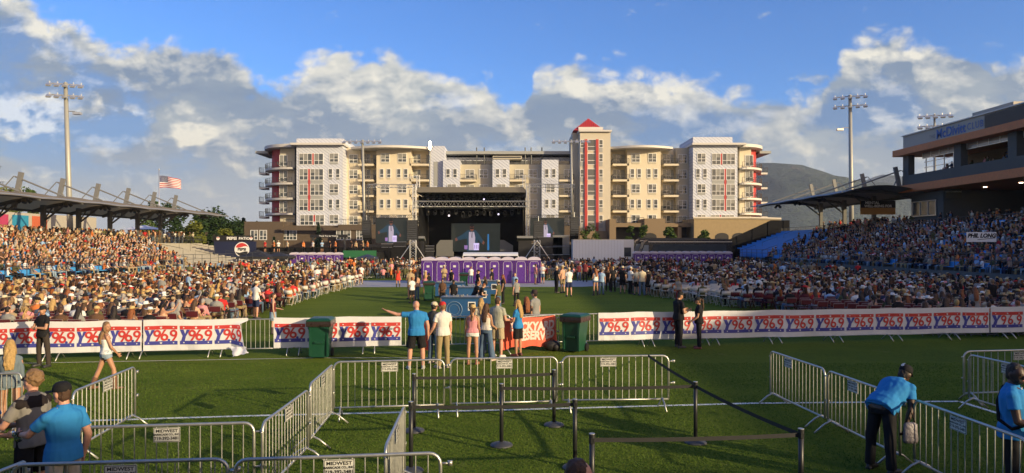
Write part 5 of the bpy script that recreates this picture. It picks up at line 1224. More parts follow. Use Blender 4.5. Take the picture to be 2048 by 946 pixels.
# black rucksack heap by the bin
q = gnd(1104, 702); bg_ = MB(); bg_.ell((0, 0, .16), (.26, .16, .17), 14, 8); bg_.ell((.12, -.1, .13), (.12, .1, .12), 10, 6); bg_.tube([(-.1, 0, .3), (0, 0, .38), (.1, 0, .3)], .012, 5)
tag(bg_.build('backpack', mat('black_nylon', (.015, .014, .014), .6, bump=.5), smooth=True, loc=(q.x, q.y, 0)), 'black backpack on the turf between coral banner and bin', 'bag')
# ---------------------------------------------------------------- blue vending carts
M_CARTB = mat('cart_blue', (.02, .085, .22), .4, var=.12); 
def cart(px, pyb, w, h, d, rz, label, ring_=False):
    p = gnd(px, pyb); t = thing('vending_cart', label, 'drinks cart', (p.x, p.y, 0), rz); w2 = w/2
    MB().bx(-w2, w2, 0, d, .12, h).build('tub', M_CARTB, t); MB().bx(-w2-.04, w2+.04, -.04, d+.04, h, h+.06).build('rim', mat('cart_rim', (.03, .06, .12), .4), t)
    for x in (-w2+.15, w2-.15): MB().cyl((x, .1, .09), (x, .16, .09), .09, n=12).build('wheel', M_BLACK, t)
    m = MB(); m.bx(w2-.55, w2-.22, -.012, 0, h*.45, h*.85); m.build('price_panel', M_WHITE, t); m = MB(); m.bx(w2-.51, w2-.26, -.018, -.013, h*.5, h*.8); m.build('panel_print', M_PRINTBLK, t)
    if ring_:
        r = MB(); r.tube([(-w2*.35+.34*math.cos(a), -.012, h*.5+.34*math.sin(a)) for a in np.linspace(0, 2*math.pi, 25)[:-1]], .022, 4, closed=True); r.tube([(-w2*.35+.22*math.cos(a), -.012, h*.5+.22*math.sin(a)) for a in np.linspace(0, 2*math.pi, 25)[:-1]], .012, 4, closed=True); r.build('ring_logo', mat('cart_print', (.12, .2, .32), .5), t)
        tx = MB(); put_txt(tx, 'cooool', .16, (w2*.12, -.006, h*.5), (1, 0, 0), (0, 0, 1), bold=.004) if False else None
    c = MB()
    c.bx(-w2+.1, w2-.1, .08, d-.08, h+.045, h+.075)
    for k in range(16): x = -w2+.15+(w-.3)*random.random(); y = .1+(d-.2)*random.random(); c.cyl((x, y, h+.04), (x, y, h+.14), .033, n=6)
    c.build('cans', mat('cans', (.35, .36, .38), .3, .5), t)
cart(922, 641, 1.7, .95, .8, R(-2), 'near blue drinks cart with a ring logo behind the straw hat woman', True)
cart(938, 612, 2.3, .95, .9, R(2), 'middle blue drinks cart under the serving staff')
cart(900, 596, 1.8, .9, .8, R(0), 'far left blue drinks cart before the green bin')
cart(975, 592, 1.6, .9, .8, R(0), 'far right blue drinks cart near the toilets')
# ================================================================== FIGURES
def remesh(mb, voxel, smooth_it=3, noise_amp=0.0, nscale=12, seed=0, decim=None):
    me0 = mb.mesh('tmp', []); fixn(me0); o = bpy.data.objects.new('tmp', me0); COL.objects.link(o)
    m = o.modifiers.new('r', 'REMESH'); m.mode = 'VOXEL'; m.voxel_size = voxel; m.adaptivity = 0
    s = o.modifiers.new('s', 'SMOOTH'); s.factor = .5; s.iterations = smooth_it
    if decim: d = o.modifiers.new('d', 'DECIMATE'); d.ratio = decim
    dg = bpy.context.evaluated_depsgraph_get(); dg.update(); me = bpy.data.meshes.new_from_object(o.evaluated_get(dg))
    bpy.data.objects.remove(o); bpy.data.meshes.remove(me0)
    n = len(me.vertices)
    if noise_amp and n:
        co = np.empty(n*3); no = np.empty(n*3); me.vertices.foreach_get('co', co); me.vertices.foreach_get('normal', no); co = co.reshape(-1, 3); no = no.reshape(-1, 3)
        f = np.array([mnoise.noise(Vector((p[0]*nscale*1.3, p[1]*nscale*1.3, p[2]*nscale*.6+seed))) for p in co]); co = co+no*(f*noise_amp)[:, None]; me.vertices.foreach_set('co', co.reshape(-1))
    me.polygons.foreach_set('use_smooth', [True]*len(me.polygons)); me.update(); return me
def ringpts(c, T, hw, hd, z, yo=0.0, n=16, sq=2.4):
    P = []
    for i in range(n):
        a = 2*math.pi*i/n; ca, sa = math.cos(a), math.sin(a); x = math.copysign(abs(ca)**(2/sq), ca)*hw; y = math.copysign(abs(sa)**(2/sq), sa)*hd
        P.append(c+T @ Vector((x, y+yo, z)))
    return P
def V3(x): return Vector(x).normalized()
def limb(mb, a, b, r0, r1, n=10, bulge=0.0):
    a = Vector(a); b = Vector(b); k = 5; pts = [a.lerp(b, i/(k-1)) for i in range(k)]; rr = [r0+(r1-r0)*i/(k-1)+bulge*math.sin(math.pi*min(1, (i/(k-1))*1.6)) if bulge else r0+(r1-r0)*i/(k-1) for i in range(k)]
    mb.tube(pts, rr, n); mb.ell(a, (r0,)*3, n, 6); mb.ell(b, (r1,)*3, n, 6)
def figure(h=1.75, sex='m', fat=1.0, lean=0, twist=0, head=(0, 0, 0), larm=((-.15, 0, -1), (-.05, .15, -1)), rarm=((.15, 0, -1), (.05, .15, -1)), lleg=((-.06, 0, -1), (-.02, -.03, -1)), rleg=((.06, 0, -1), (.02, -.03, -1)),
           top='polo', bottom='trousers', shoes='trainer', hair='short', hat=None, voxel=.012, fingers=True, seated=False, face=False, beard=False, sleeve=.55, curl=.5, back=0, tilt=0):
    """returns dict part -> mesh, built facing +Y with the soles on z=0"""
    f = sex == 'f'; s = h/1.755; D = {k: MB() for k in ('body', 'top', 'bottom', 'shoes', 'shoes2', 'hair', 'hat', 'eyes', 'mouth')}
    tl, sl = .43, .42; LL = {}
    def leg(sd, dirs): hp = Vector((sd*.088, 0, -.03)); k = hp+V3(dirs[0])*tl; a = k+V3(dirs[1])*sl; return hp, k, a
    L = {-1: leg(-1, lleg), 1: leg(1, rleg)}
    zmin = min(L[-1][2].z, L[1][2].z); pel = Vector((0, 0, -zmin+.075))
    T = Matrix.Rotation(R(twist), 3, 'Z') @ Matrix.Rotation(-R(lean), 3, 'X') @ Matrix.Rotation(R(tilt), 3, 'Y')
    U = lambda v: pel+T @ Vector(v)
    B = D['body']; ft_ = fat
    hwv = [(-.12, .13, .10), (-.06, .165, .115), (.02, .162, .112), (.12, .14, .10), (.24, .155, .11), (.35, .172, .112), (.415, .150, .098), (.455, .09, .075), (.485, .058, .058)] if not f else [(-.12, .14, .105), (-.06, .172, .118), (.02, .160, .108), (.12, .118, .09), (.22, .132, .10), (.32, .145, .115), (.39, .128, .09), (.435, .08, .065), (.47, .048, .048)]
    def torso(mb, g=0.0, z0=-9, z1=9, gb=1.0):
        rg = []
        for z, w, d in hwv:
            if z < z0 or z > z1: continue
            belly = (1+(ft_-1)*(1.0 if z < .3 else .5)); rot = Matrix.Identity(3) if z <= -.06 else T
            if z <= -.06 and lean > 25: rot = Matrix.Rotation(-R(lean*.5), 3, 'X')
            rg.append(ringpts(pel, rot, (w*(1+(ft_-1)*.7)+g*gb), (d*belly+g), z, (ft_-1)*.05 if .0 < z < .3 else 0))
        mb.loft(rg)
    torso(B, -.004)
    hc = None
    neck = U((0, -.005, .475)); Hm = T @ Matrix.Rotation(R(head[0]), 3, 'Z') @ Matrix.Rotation(-R(head[1]), 3, 'X') @ Matrix.Rotation(R(head[2]), 3, 'Y')
    hc = neck+T @ Vector((0, .012, .042))+Hm @ Vector((0, .018, .115))
    B.tube([U((0, -.01, .42)), neck, hc-Hm @ Vector((0, .03, .07))], [.062 if not f else .05, .056*(1+(ft_-1)*.6) if not f else .046, .052 if not f else .044], 10)
    def hp(v): return hc+Hm @ Vector(v)
    B.ell(hc, (.077, .094, .104), 14, 10, mtx=Hm); B.ell(hp((0, .030, -.062)), (.054*(1+(ft_-1)*.5), .058, .056), 12, 8, mtx=Hm)
    B.ell(hp((0, .096, -.022)), (.013, .017, .026), 8, 6, mtx=Hm); B.ell(hp((0, .105, -.036)), (.015, .013, .010), 8, 6, mtx=Hm); B.ell(hp((0, .083, .014)), (.040, .012, .010), 8, 6, mtx=Hm); B.ell(hp((0, .090, -.062)), (.024, .008, .010), 8, 6, mtx=Hm)
    for sd in (-1, 1): B.ell(hp((sd*.076, -.003, -.012)), (.010, .022, .031), 8, 6, mtx=Hm)
    if face:
        for sd in (-1, 1): D['eyes'].ell(hp((sd*.031, .0885, .0)), (.013, .007, .0065), 8, 6, mtx=Hm)
        if face == 'glasses':
            for sd in (-1, 1): D['eyes'].ell(hp((sd*.034, .095, .0)), (.030, .008, .020), 10, 6, mtx=Hm); D['eyes'].tube([hp((sd*.06, .085, .004)), hp((sd*.078, .0, .006))], .003, 4)
            D['eyes'].tube([hp((-.06, .099, .006)), hp((.06, .099, .006))], .003, 4)
        D['mouth'].ell(hp((0, .0965, -.062)), (.022, .004, .0055), 8, 6, mtx=Hm)
        for sd in (-1, 1): D['hair'].ell(hp((sd*.032, .0925, .018)), (.019, .004, .004), 6, 4, mtx=Hm)
    if beard: D['hair'].ell(hp((0, .034, -.072)), (.059, .062, .052), 12, 8, mtx=Hm)
    # arms
    for sd, dirs in ((-1, larm), (1, rarm)):
        sw = (.178 if not f else .150)*(1+(ft_-1)*.6); sh_ = U((sd*sw, 0, .395 if not f else .385)); e = sh_+T @ V3(dirs[0])*.285; w = e+T @ V3(dirs[1])*.245; k = .85 if f else 1.0; k *= (1+(ft_-1)*.5)
        B.ell(sh_, (.050*k,)*3, 10, 8); B.tube([U((sd*.05, -.01, .455 if not f else .445)), sh_], [.042, .045*k], 10); limb(B, sh_, e, .050*k, .040*k, bulge=.004); limb(B, e, w, .040*k, .027*k, bulge=.004)
        d = (w-e).normalized(); inner = (T @ Vector((-sd, .0, 0))); inner = (inner-d*inner.dot(d)).normalized(); sidev = d.cross(inner).normalized()
        if sidev.y*1 < 0: sidev = -sidev      # thumb side forward
        # palm faces the body, thumb to the front
        def E3(c, r): 
            mt = Matrix((sidev, inner, d)).transposed(); B.ell(c, r, 8, 6, mtx=mt)
        E3(w+d*.045, (.040*(k**.5), .017, .055))
        if fingers:
            for q, fl in zip((-1.5, -.5, .5, 1.5), (.060, .074, .080, .070)):
                b0 = w+d*.085+sidev*q*.0205; c_ = curl; b1 = b0+(d*math.cos(c_*.6)+inner*math.sin(c_*.6))*fl*.55; b2 = b1+(d*math.cos(c_*1.9)+inner*math.sin(c_*1.9))*fl*.5
                B.tube([b0, b1, b2], [.0100, .0092, .0078], 7)
            b0 = w+d*.025+sidev*.032; b1 = b0+(d*.6+sidev*.65+inner*.25).normalized()*.040; b2 = b1+(d*.9+sidev*.15+inner*.35).normalized()*.034; B.tube([b0, b1, b2], [.013, .0115, .009], 7)
        else: B.ell(w+d*.11+inner*.01, (.03, .03, .04), 6, 5)
        if top not in ('tank', 'cami', 'sleeveless') or top == 'jacket':
            S = D['top']; fl = sleeve; lk = .012
            if top in ('long', 'jacket', 'longshirt'): 
                S.tube([sh_-T @ Vector((sd*.02, 0, -.01)), sh_+(e-sh_)*.5, e], [.064*k, .058*k, .051*k], 12); S.tube([e, e.lerp(w, .5), e.lerp(w, .95)], [.051*k, .046*k, .037*k], 12); S.ell(e, (.051*k,)*3, 10, 6)
            else: S.tube([sh_-T @ Vector((sd*.02, 0, -.008)), sh_+(e-sh_)*fl*.5, sh_+(e-sh_)*fl], [.060*k, .062*k, .066*k], 12)
            S.ell(sh_, (.060*k, .060*k, .060*k), 10, 8); S.tube([U((sd*.07, -.005, .445 if not f else .43)), sh_+T @ Vector((0, 0, .004))], [.055, .055*k], 10)
    # legs
    for sd in (-1, 1):
        a, kn, an = [pel+q for q in L[sd]]; k = (1+(ft_-1)*.6); g = .078 if not f else .080
        limb(B, a, kn, g*k, .052*k, bulge=.002); limb(B, kn, an, .052*k, .036*k, bulge=.008)
        fd = Vector((sd*.18, 1, 0)).normalized()
        sd_dir = (an-kn).normalized()
        footc = an+fd*.065+Vector((0, 0, -.045))
        B.ell(footc, (.038, .10, .03), 8, 6)
        lk = Matrix.Rotation(-math.atan2(fd.x, fd.y), 3, 'Z')
        D['shoes'], D['shoes2'] = D['shoes2'], D['shoes']
        if shoes == 'boot':
            D['shoes'].tube([an+(kn-an)*.55, an+(kn-an)*.2, an+Vector((0, 0, -.03))], [.070, .060, .052], 10); D['shoes'].ell(an+fd*.065+Vector((0, 0, -.042)), (.046, .135, .034), 12, 8, mtx=lk); D['shoes'].box(an+fd*(-.03)+Vector((0, 0, -.06)), (.06, .06, .03), mtx=lk)
        elif shoes == 'none': pass
        else:
            D['shoes'].ell(an+fd*.062+Vector((0, 0, -.035)), (.046, .140, .042), 12, 8, mtx=lk); D['shoes'].ell(an+Vector((0, -.005, -.015)), (.046, .058, .045), 10, 6); D['shoes'].box(an+fd*.062+Vector((0, 0, -.062)), (.082, .26, .024), mtx=lk)
        Q = D['bottom']
        if bottom in ('trousers', 'jeans', 'wide'):
            wk = 1.0 if bottom != 'wide' else 1.5
            Q.tube([a+Vector((0, 0, .04)), a.lerp(kn, .5), kn], [.095*k, .082*k, .068*k*wk**.5], 12); Q.ell(kn, (.068*k*wk**.5,)*3, 10, 6); Q.tube([kn, kn.lerp(an, .5), kn.lerp(an, 1.0)], [.068*k*wk**.5, .062*k*wk, .060*k*wk*1.02], 12)
        elif bottom == 'shorts': Q.tube([a+Vector((0, 0, .04)), a.lerp(kn, .45), a.lerp(kn, .92)], [.098*k, .098*k, .100*k], 12)
        elif bottom == 'hotpants': Q.tube([a+Vector((0, 0, .04)), a.lerp(kn, .15), a.lerp(kn, .28)], [.094*k, .096*k, .100*k], 12)
        elif bottom == 'skirt': pass
    Q = D['bottom']
    if bottom == 'skirt':
        Q.loft([ringpts(pel, T, .135, .10, .12), ringpts(pel, Matrix.Identity(3), .185, .13, -.05), ringpts(pel, Matrix.Identity(3), .20, .15, -.40)])
    else:
        Q.loft([ringpts(pel, Matrix.Identity(3) if z < -.03 else T, w*(1+(ft_-1)*.7)+.013+(.012 if lean > 25 else 0), d*(1+(ft_-1))+.013+0, z) for z, w, d in ((-.13, .14, .105), (-.06, hwv[1][1], hwv[1][2]), (.02, hwv[2][1], hwv[2][2]-.004), (.06, hwv[2][1]*.93, hwv[2][2]*.92-.006))])
    S = D['top']; g = .019 if lean < 25 else .036
    if top in ('cami', 'tank'):
        torso(S, g*.75, .0, .35); 
        for sd in (-1, 1): S.tube([U((sd*.07, .085, .32)), U((sd*.085, .05, .42)), U((sd*.075, -.05, .40)), U((sd*.06, -.095, .31))], .011 if top == 'cami' else .022, 6)
        S.loft([ringpts(pel, T, hwv[1][1]+.022, hwv[1][2]+.022, -.035), ringpts(pel, T, hwv[2][1]+.015, hwv[2][2]+.015, .03)])
    elif top == 'dress':
        torso(S, g*.8, .0, .44); S.loft([ringpts(pel, T, .135, .10, .12), ringpts(pel, Matrix.Identity(3), .19, .14, -.05), ringpts(pel, Matrix.Identity(3), .23, .17, -.38)])
    else:
        torso(S, g, -.07 if not seated else -.02, .48); z_ = -.13
        if not seated: S.loft([ringpts(pel, T, hwv[1][1]*(1+(ft_-1)*.7)+.026, hwv[1][2]*ft_+.026, -.11), ringpts(pel, T, hwv[1][1]*(1+(ft_-1)*.7)+.024, hwv[1][2]*ft_+.024, -.04), ringpts(pel, T, hwv[2][1]*(1+(ft_-1)*.7)+.018, hwv[2][2]*ft_+.018, .04)])
        if top in ('polo', 'jacket'): S.tube([U((0, -.01, .46)), neck+T @ Vector((0, 0, .035))], [.082, .066], 12)
    # hair
    Hh = D['hair']
    if hair in ('short', 'long', 'pony', 'curly', 'longwavy', 'buzz'):
        rr = {'buzz': (.077, .092, .100), 'curly': (.085, .098, .104)}.get(hair, (.083, .098, .106)); cc = hp((0, -.018, .022 if hair != 'curly' else .035)); Hh.ell(cc, rr, 16, 10, mtx=Hm)
        if hair == 'curly':
            rn = random.Random(3)
            for k in range(130): a = rn.uniform(0, 6.28); b = rn.uniform(.0, 1.7); v = Vector((math.sin(b)*math.cos(a)*rr[0], math.sin(b)*math.sin(a)*rr[1], math.cos(b)*rr[2])); v.y -= .018; v.z += .04; Hh.ell(hp(v), (.015,)*3, 6, 5)
        else: Hh.ell(hp((0, -.04, -.03)), (.070, .062, .075), 12, 8, mtx=Hm)
    if hair in ('long', 'longwavy'):
        bk_ = [hp((0, -.045, .02)), hp((0, -.085, -.08)), U((0, -.105, .42)), U((0, -.125, .30)), U((0, -.125, .20))]
        for q in ((-.055, 0), (-.02, -.015), (.02, -.015), (.055, 0)): Hh.tube([p+T @ Vector((q[0]*(1.0 if i else .6), q[1]+(.012*math.sin(i*2.5+q[0]*60) if hair == 'longwavy' else 0), 0)) for i, p in enumerate(bk_)], [.045, .045, .040, .034, .016], 8)
        for sd in (-1, 1): Hh.tube([hp((sd*.06, .0, .03)), hp((sd*.078, .005, -.06)), U((sd*.085, .02, .42)), U((sd*.09, .03, .34))], [.03, .028, .024, .012], 7)
    if hair == 'pony': Hh.tube([hp((0, -.10, .05)), hp((0, -.16, .02)), U((0, -.14, .44)), U((0, -.135, .30))], [.025, .035, .032, .012], 8)
    # hats
    Ht = D['hat']
    def hring(rx, ry, z, yo=0.0, n=20, lift=0): return [hp((rx*math.cos(a), ry*math.sin(a)+yo, z+lift*abs(math.cos(a))**2)) for a in [2*math.pi*i/n for i in range(n)]]
    if hat in ('cap', 'backcap'):
        Ht.loft([hring(.086, .102, .02, -.006), hring(.088, .104, .055, -.008), hring(.078, .092, .095, -.010), hring(.05, .06, .122, -.010), hring(.012, .014, .130, -.010)]); sg = 1 if hat == 'cap' else -1
        Ht.loft([[hp((x*(.080-.012*k), sg*(.06+.035*k*math.sqrt(max(0, 1-x*x*.8))+.02*k), .034-.006*k-.018*x*x)) for x in np.linspace(-1, 1, 9)]+[hp((x*(.080-.012*k), sg*(.06+.035*k*math.sqrt(max(0, 1-x*x*.8))+.02*k), .026-.006*k-.018*x*x)) for x in np.linspace(1, -1, 9)] for k in range(4)])
    elif hat in ('cowboy', 'straw', 'bucket'):
        br = {'cowboy': (.20, .185, .045), 'straw': (.175, .185, .022), 'bucket': (.135, .145, -.035)}[hat]; zb = .045
        Ht.loft([hring(.085, .100, zb, -.005), hring(br[0], br[1], zb+.004, 0, lift=br[2]), hring(br[0]*1.0, br[1], zb-.004, 0, lift=br[2]), hring(.088, .103, zb-.014, -.005)])
        Ht.loft([hring(.088, .104, zb-.012, -.005), hring(.082, .098, zb+.05, -.005), hring(.068, .085, zb+.095, -.005), hring(.03, .05, zb+.092 if hat != 'bucket' else zb+.1, -.005)])
    out = {}
    for k, mb in D.items():
        if not mb.v: continue
        mb.v = [tuple(Vector(v)*s) for v in mb.v]
        if k == 'body': out[k] = remesh(mb, voxel*s, 2)
        elif k in ('top', 'bottom'): out[k] = remesh(mb, voxel*1.1*s, 2, noise_amp=.007 if voxel < .02 else .005, nscale=13, seed=h*10)
        elif k == 'hair': out[k] = remesh(mb, max(.009, voxel*.8)*s, 2, noise_amp=.010, nscale=26)
        elif k == 'hat': out[k] = remesh(mb, max(.008, voxel*.55)*s, 1) if voxel < .02 else mb.mesh('hat', [], True)
        elif k in ('shoes', 'shoes2'): out[k] = remesh(mb, voxel*s, 1)
        else: out[k] = mb.mesh(k, [], True)
    mats_ = dict(body=M_SKIN, top=M_CLOTH, bottom=M_CLOTH, shoes=M_ANY, shoes2=M_ANY, hair=M_HAIR, hat=M_CLOTH, eyes=M_ANY, mouth=M_ANY)
    for k, me in out.items():
        if not me.materials: me.materials.append(mats_[k])
        else: me.materials[0] = mats_[k]
        me.name = k
    info = dict(pel=pel*s, T=T, hc=hc*s, Hm=Hm, s=s); return out, info
SKIN = dict(fair=(.52, .30, .20), tan=(.42, .22, .13), pink=(.56, .29, .20), brown=(.22, .11, .06), dark=(.060, .030, .020))
HAIRC = dict(blonde=(.42, .27, .10), brown=(.07, .035, .018), dark=(.018, .012, .010), grey=(.30, .28, .26), red=(.22, .07, .02), sandy=(.22, .13, .06))
CC = dict(white=(.70, .70, .67), black=(.014, .014, .016), blue=(.028, .20, .47), royal=(.03, .09, .38), red=(.50, .03, .03), pink=(.62, .26, .28), grey=(.24, .24, .23), tan=(.36, .27, .16), khaki=(.30, .23, .12), olive=(.10, .10, .045), denim=(.09, .14, .22), ltdenim=(.24, .32, .40), navy=(.02, .03, .08), orange=(.60, .18, .05), teal=(.05, .22, .22), maroon=(.14, .025, .03), yellow=(.62, .45, .08), green=(.05, .16, .06), cream=(.55, .48, .34), brown=(.11, .06, .035), straw=(.50, .36, .16), purple=(.16, .07, .25), hotred=(.66, .05, .03), ltblue=(.28, .42, .60), peach=(.60, .34, .22))
PARTN = dict(body='body', top='shirt', bottom='trousers', shoes='shoe', shoes2='shoe', hair='hair', hat='hat', eyes='eyes', mouth='mouth')
TOPN = dict(cami='camisole', tank='tank_top', dress='dress', jacket='jacket', polo='polo_shirt'); BOTN = dict(shorts='shorts', hotpants='shorts', skirt='skirt', jeans='jeans', wide='jeans')
def person(meshes, loc, rz, label, cols, group=None, names={}, sc=1.0, cat='person'):
    t = thing('person', label, cat, loc, rz, group); t.scale = (sc,)*3
    for k, me in meshes.items():
        o = link(names.get(k, PARTN[k]), me, t); c = cols.get('shoes' if k == 'shoes2' else k, (.02, .02, .02)); o.color = tuple(c)+(1,)
    return t
def solo(px, py, label, rz, skin='fair', hairc='brown', topc='black', botc='black', shoec=(.4, .4, .4), hatc=(.02, .02, .02), pos=None, **k):
    """a figure built for one spot; rz in degrees, 0 = facing away from the camera, 90 = facing left"""
    me, info = figure(**k); p = pos if pos is not None else gnd(px, py)
    cols = dict(body=SKIN[skin], hair=HAIRC[hairc], top=CC.get(topc, topc), bottom=CC.get(botc, botc), shoes=shoec, hat=CC.get(hatc, hatc), eyes=(.02, .015, .012), mouth=(.30, .07, .06))
    nm = {'top': TOPN.get(k.get('top', 'polo'), 'shirt'), 'bottom': BOTN.get(k.get('bottom', 'trousers'), 'trousers')}
    if k.get('face') == 'glasses': nm['eyes'] = 'sunglasses'
    t = person(me, (p.x, p.y, 0), R(rz), label, cols, names=nm); return t, info, p
UP = lambda *a: a
DN = ((-.12, 0, -1), (-.02, .12, -1)); DNR = ((.12, 0, -1), (.02, .12, -1))
NEAR = .009
# --- foreground left pair
t, inf, p = solo(0, 0, 'man with curly sandy hair, grey polo with black shoulders, arm stretched left', 74, 'pink', 'sandy', (.20, .19, .175), 'black', pos=attop(64, 733, 1.80), h=1.80, fat=.98, hair='curly', head=(6, -14, 0), larm=((-.25, .45, -.9), (-.1, 1, -.05)), rarm=((.2, .25, -1), (.0, 1, -.55)), bottom='shorts', face='glasses', voxel=NEAR, sleeve=.7)
yoke = MB()
me2, _ = t, None
# black shoulder yoke and sleeves of the two-tone polo, collar band
T_, pel_, s_ = inf['T'], inf['pel'], inf['s']
def Uq(v): return pel_+T_ @ (Vector(v)*s_)
for sd in (-1, 1): yoke.ell(Uq((sd*.165, -.01, .395)), (.068, .074, .066), 14, 8)
yoke.loft([ringpts(pel_, T_, .188*s_, .134*s_, .34*s_), ringpts(pel_, T_, .160*s_, .118*s_, .42*s_), ringpts(pel_, T_, .09*s_, .085*s_, .475*s_)])
yo = link('shoulder_panel', remesh(yoke, .012, 3), t); yo.data.materials.append(M_CLOTH); yo.color = (.02, .015, .015, 1)
lan = MB(); lan.tube([Uq((-.06, .05, .48)), Uq((-.03, .15, .30)), Uq((0, .165, .14)), Uq((.03, .15, .30)), Uq((.06, .05, .48))], .006, 5); o = lan.build('lanyard', M_BLACKC, t)
t, inf, p = solo(0, 0, 'man in a bright blue polo and black cap seen from behind at the left', 62, 'pink', 'brown', 'blue', (.34, .31, .26), hatc='black', pos=attop(127, 750, 1.80), h=1.77, fat=1.04, hair='buzz', hat='cap', head=(14, 2, 0), larm=((-.30, .75, -.75), (.15, .9, -.12)), rarm=((.28, -.10, -1), (-.05, .30, -1)), voxel=NEAR, curl=1.1, face=True, sleeve=.62)
wt_ = MB(); e_ = None
# wrist watch on the outstretched arm
sh_ = inf['pel']+inf['T'] @ Vector((-.178*1.02, 0, .395))*inf['s']; el = sh_+inf['T'] @ V3((-.30, .75, -.75))*.285*inf['s']; d_ = inf['T'] @ V3((.15, .9, -.12)); w_ = el+d_*.235*inf['s']
wt_.cyl(w_-d_*.012, w_+d_*.012, .036, n=12); wt_.box(w_+Vector((-.03, 0, .02)), (.03, .04, .03)); wt_.build('wristwatch', M_BLACK, t)
# items in hand near the pair
hand = w_+d_*.12; Mx = Matrix.Rotation(R(62), 4, 'Z'); hw = Mx @ hand+Vector((p.x, p.y, 0))
bt_ = MB(); bt_.cyl((0, 0, -.10), (0, 0, .06), .032, n=12); bt_.cyl((0, 0, .06), (0, 0, .09), .032, .013, n=12); bt_.cyl((0, 0, .09), (0, 0, .115), .014, n=10)
M_CLEAR = mat('clear_plastic', (.75, .78, .80), .12, trans=.85, spec=.6); o = bt_.build('water_bottle', M_CLEAR, smooth=True, loc=hw+Vector((0, 0, -.02))); o.rotation_euler = (R(50), R(20), 0)
tag(o, 'clear plastic water bottle gripped by the man in the black cap', 'bottle')
# --- left edge: blonde in a denim jacket
solo(18, 862, 'woman with long wavy blonde hair in a denim jacket and shorts at the left edge', 30, 'tan', 'blonde', (.13, .17, .20), 'ltdenim', (.30, .26, .2), pos=gnd(20, 863), h=1.66, sex='f', top='jacket', bottom='hotpants', hair='longwavy', head=(10, 0, 0), larm=((-.1, .1, -1), (0, .6, -.7)), rarm=((.12, -.05, -1), (.05, .25, -1)), lleg=((-.05, .18, -1), (-.02, -.1, -1)), rleg=((.05, -.15, -1), (.02, -.3, -1)), voxel=.010)
# blue sleeve of someone mostly outside the frame
solo(-28, 0, 'person in a blue polo mostly outside the left edge holding a pink cloth', -80, 'tan', 'brown', 'blue', 'black', pos=attop(-34, 745, 1.75), h=1.74, larm=((-.1, .3, -1), (0, 1, .0)), rarm=((.1, .35, -1), (0, 1, -.1)))
# walking woman
solo(0, 0, 'smiling woman in a white camisole and denim shorts walking in brown boots', -52, 'tan', 'sandy', 'white', 'ltdenim', (.16, .08, .045), pos=gnd(212, 779), h=1.60, sex='f', fat=1.03, top='cami', bottom='hotpants', shoes='boot', hair='long', head=(-62, 0, 0), face=True, larm=((-.22, -.25, -1), (-.05, .1, -1)), rarm=((.12, .35, -1), (-.35, .55, -.65)), lleg=((-.04, -.32, -1), (-.02, -.42, -1)), rleg=((.05, .38, -1), (.02, .05, -1)), voxel=.009)
# guards
solo(0, 0, 'guard in black with folded arms leaning by the left radio banner', 160, 'tan', 'dark', 'black', (.045, .035, .028), (.03, .03, .03), pos=Vector(((86-1024)/1400*18.7, 18.7, 0)), h=1.68, hair='short', hat='cap', head=(25, -8, 0), larm=((-.22, .35, -.9), (.85, .5, .12)), rarm=((.22, .35, -.9), (-.85, .5, .05)), lleg=((-.22, 0, -1), (-.1, .0, -1)), rleg=((.18, 0, -1), (.02, -.05, -1)), face=True)
solo(0, 0, 'guard in black tee and cap looking down at his hands before the right banner', -68, 'tan', 'dark', 'black', (.016, .016, .018), (.05, .05, .05), pos=gnd(1357, 695), h=1.84, fat=1.06, hair='buzz', hat='cap', head=(0, 22, 0), larm=((-.15, .25, -1), (.25, 1, .25)), rarm=((.18, .15, -1), (-.30, 1, .3)), lleg=((-.12, .12, -1), (-.05, 0, -1)), rleg=((.10, -.04, -1), (.06, -.1, -1)), face=True)
solo(0, 0, 'woman guard in black with a long ponytail facing the man before the right banner', 78, 'tan', 'brown', 'black', (.016, .016, .018), (.12, .03, .03), pos=gnd(1398, 697), h=1.66, sex='f', fat=1.12, hair='pony', hat='cap', head=(0, 8, 0), larm=((-.15, .2, -1), (.1, .8, -.6)), rarm=((.15, .15, -1), (-.1, .75, -.65)), face=True)
# centre group
solo(0, 0, 'bald man in a bright blue polo and black shorts pointing to the left', 12, 'pink', 'grey', 'blue', 'black', (.40, .40, .38), pos=gnd(833, 738), h=1.86, fat=1.22, hair='none', head=(30, 0, 0), larm=((-1, .25, .02), (-1, .2, .38)), rarm=((.28, 0, -1), (.04, .18, -1)), bottom='shorts', lleg=((-.16, 0, -1), (-.06, -.03, -1)), rleg=((.14, 0, -1), (.03, -.03, -1)), curl=.2, voxel=.009)
solo(0, 0, 'man in a red cap, white tee and khaki trousers standing with the pointing man', 32, 'pink', 'sandy', (.62, .60, .56), 'khaki', (.35, .3, .25), hatc='red', pos=gnd(886, 736), h=1.80, hair='short', hat='cap', head=(18, 4, 0), larm=((-.25, .12, -1), (-.2, .55, -.8)), rarm=((.15, 0, -1), (0, .1, -1)), voxel=.010)
solo(0, 0, 'person in dark shirt and jeans hidden between the pointing man and the red cap', -30, 'tan', 'dark', (.05, .05, .05), 'denim', (.5, .4, .35), pos=gnd(868, 727), h=1.74, hat='cap', hatc='cream', face=True)
solo(0, 0, 'woman in a straw hat, pink sleeveless blouse and white shorts', -6, 'tan', 'brown', 'pink', 'white', (.28, .12, .07), hatc='straw', pos=gnd(945, 729), h=1.66, sex='f', top='tank', bottom='hotpants', hair='pony', hat='straw', head=(-12, 4, 0), larm=((-.15, 0, -1), (-.02, .15, -1)), rarm=((.12, .1, -1), (.0, .7, -.6)), voxel=.010)
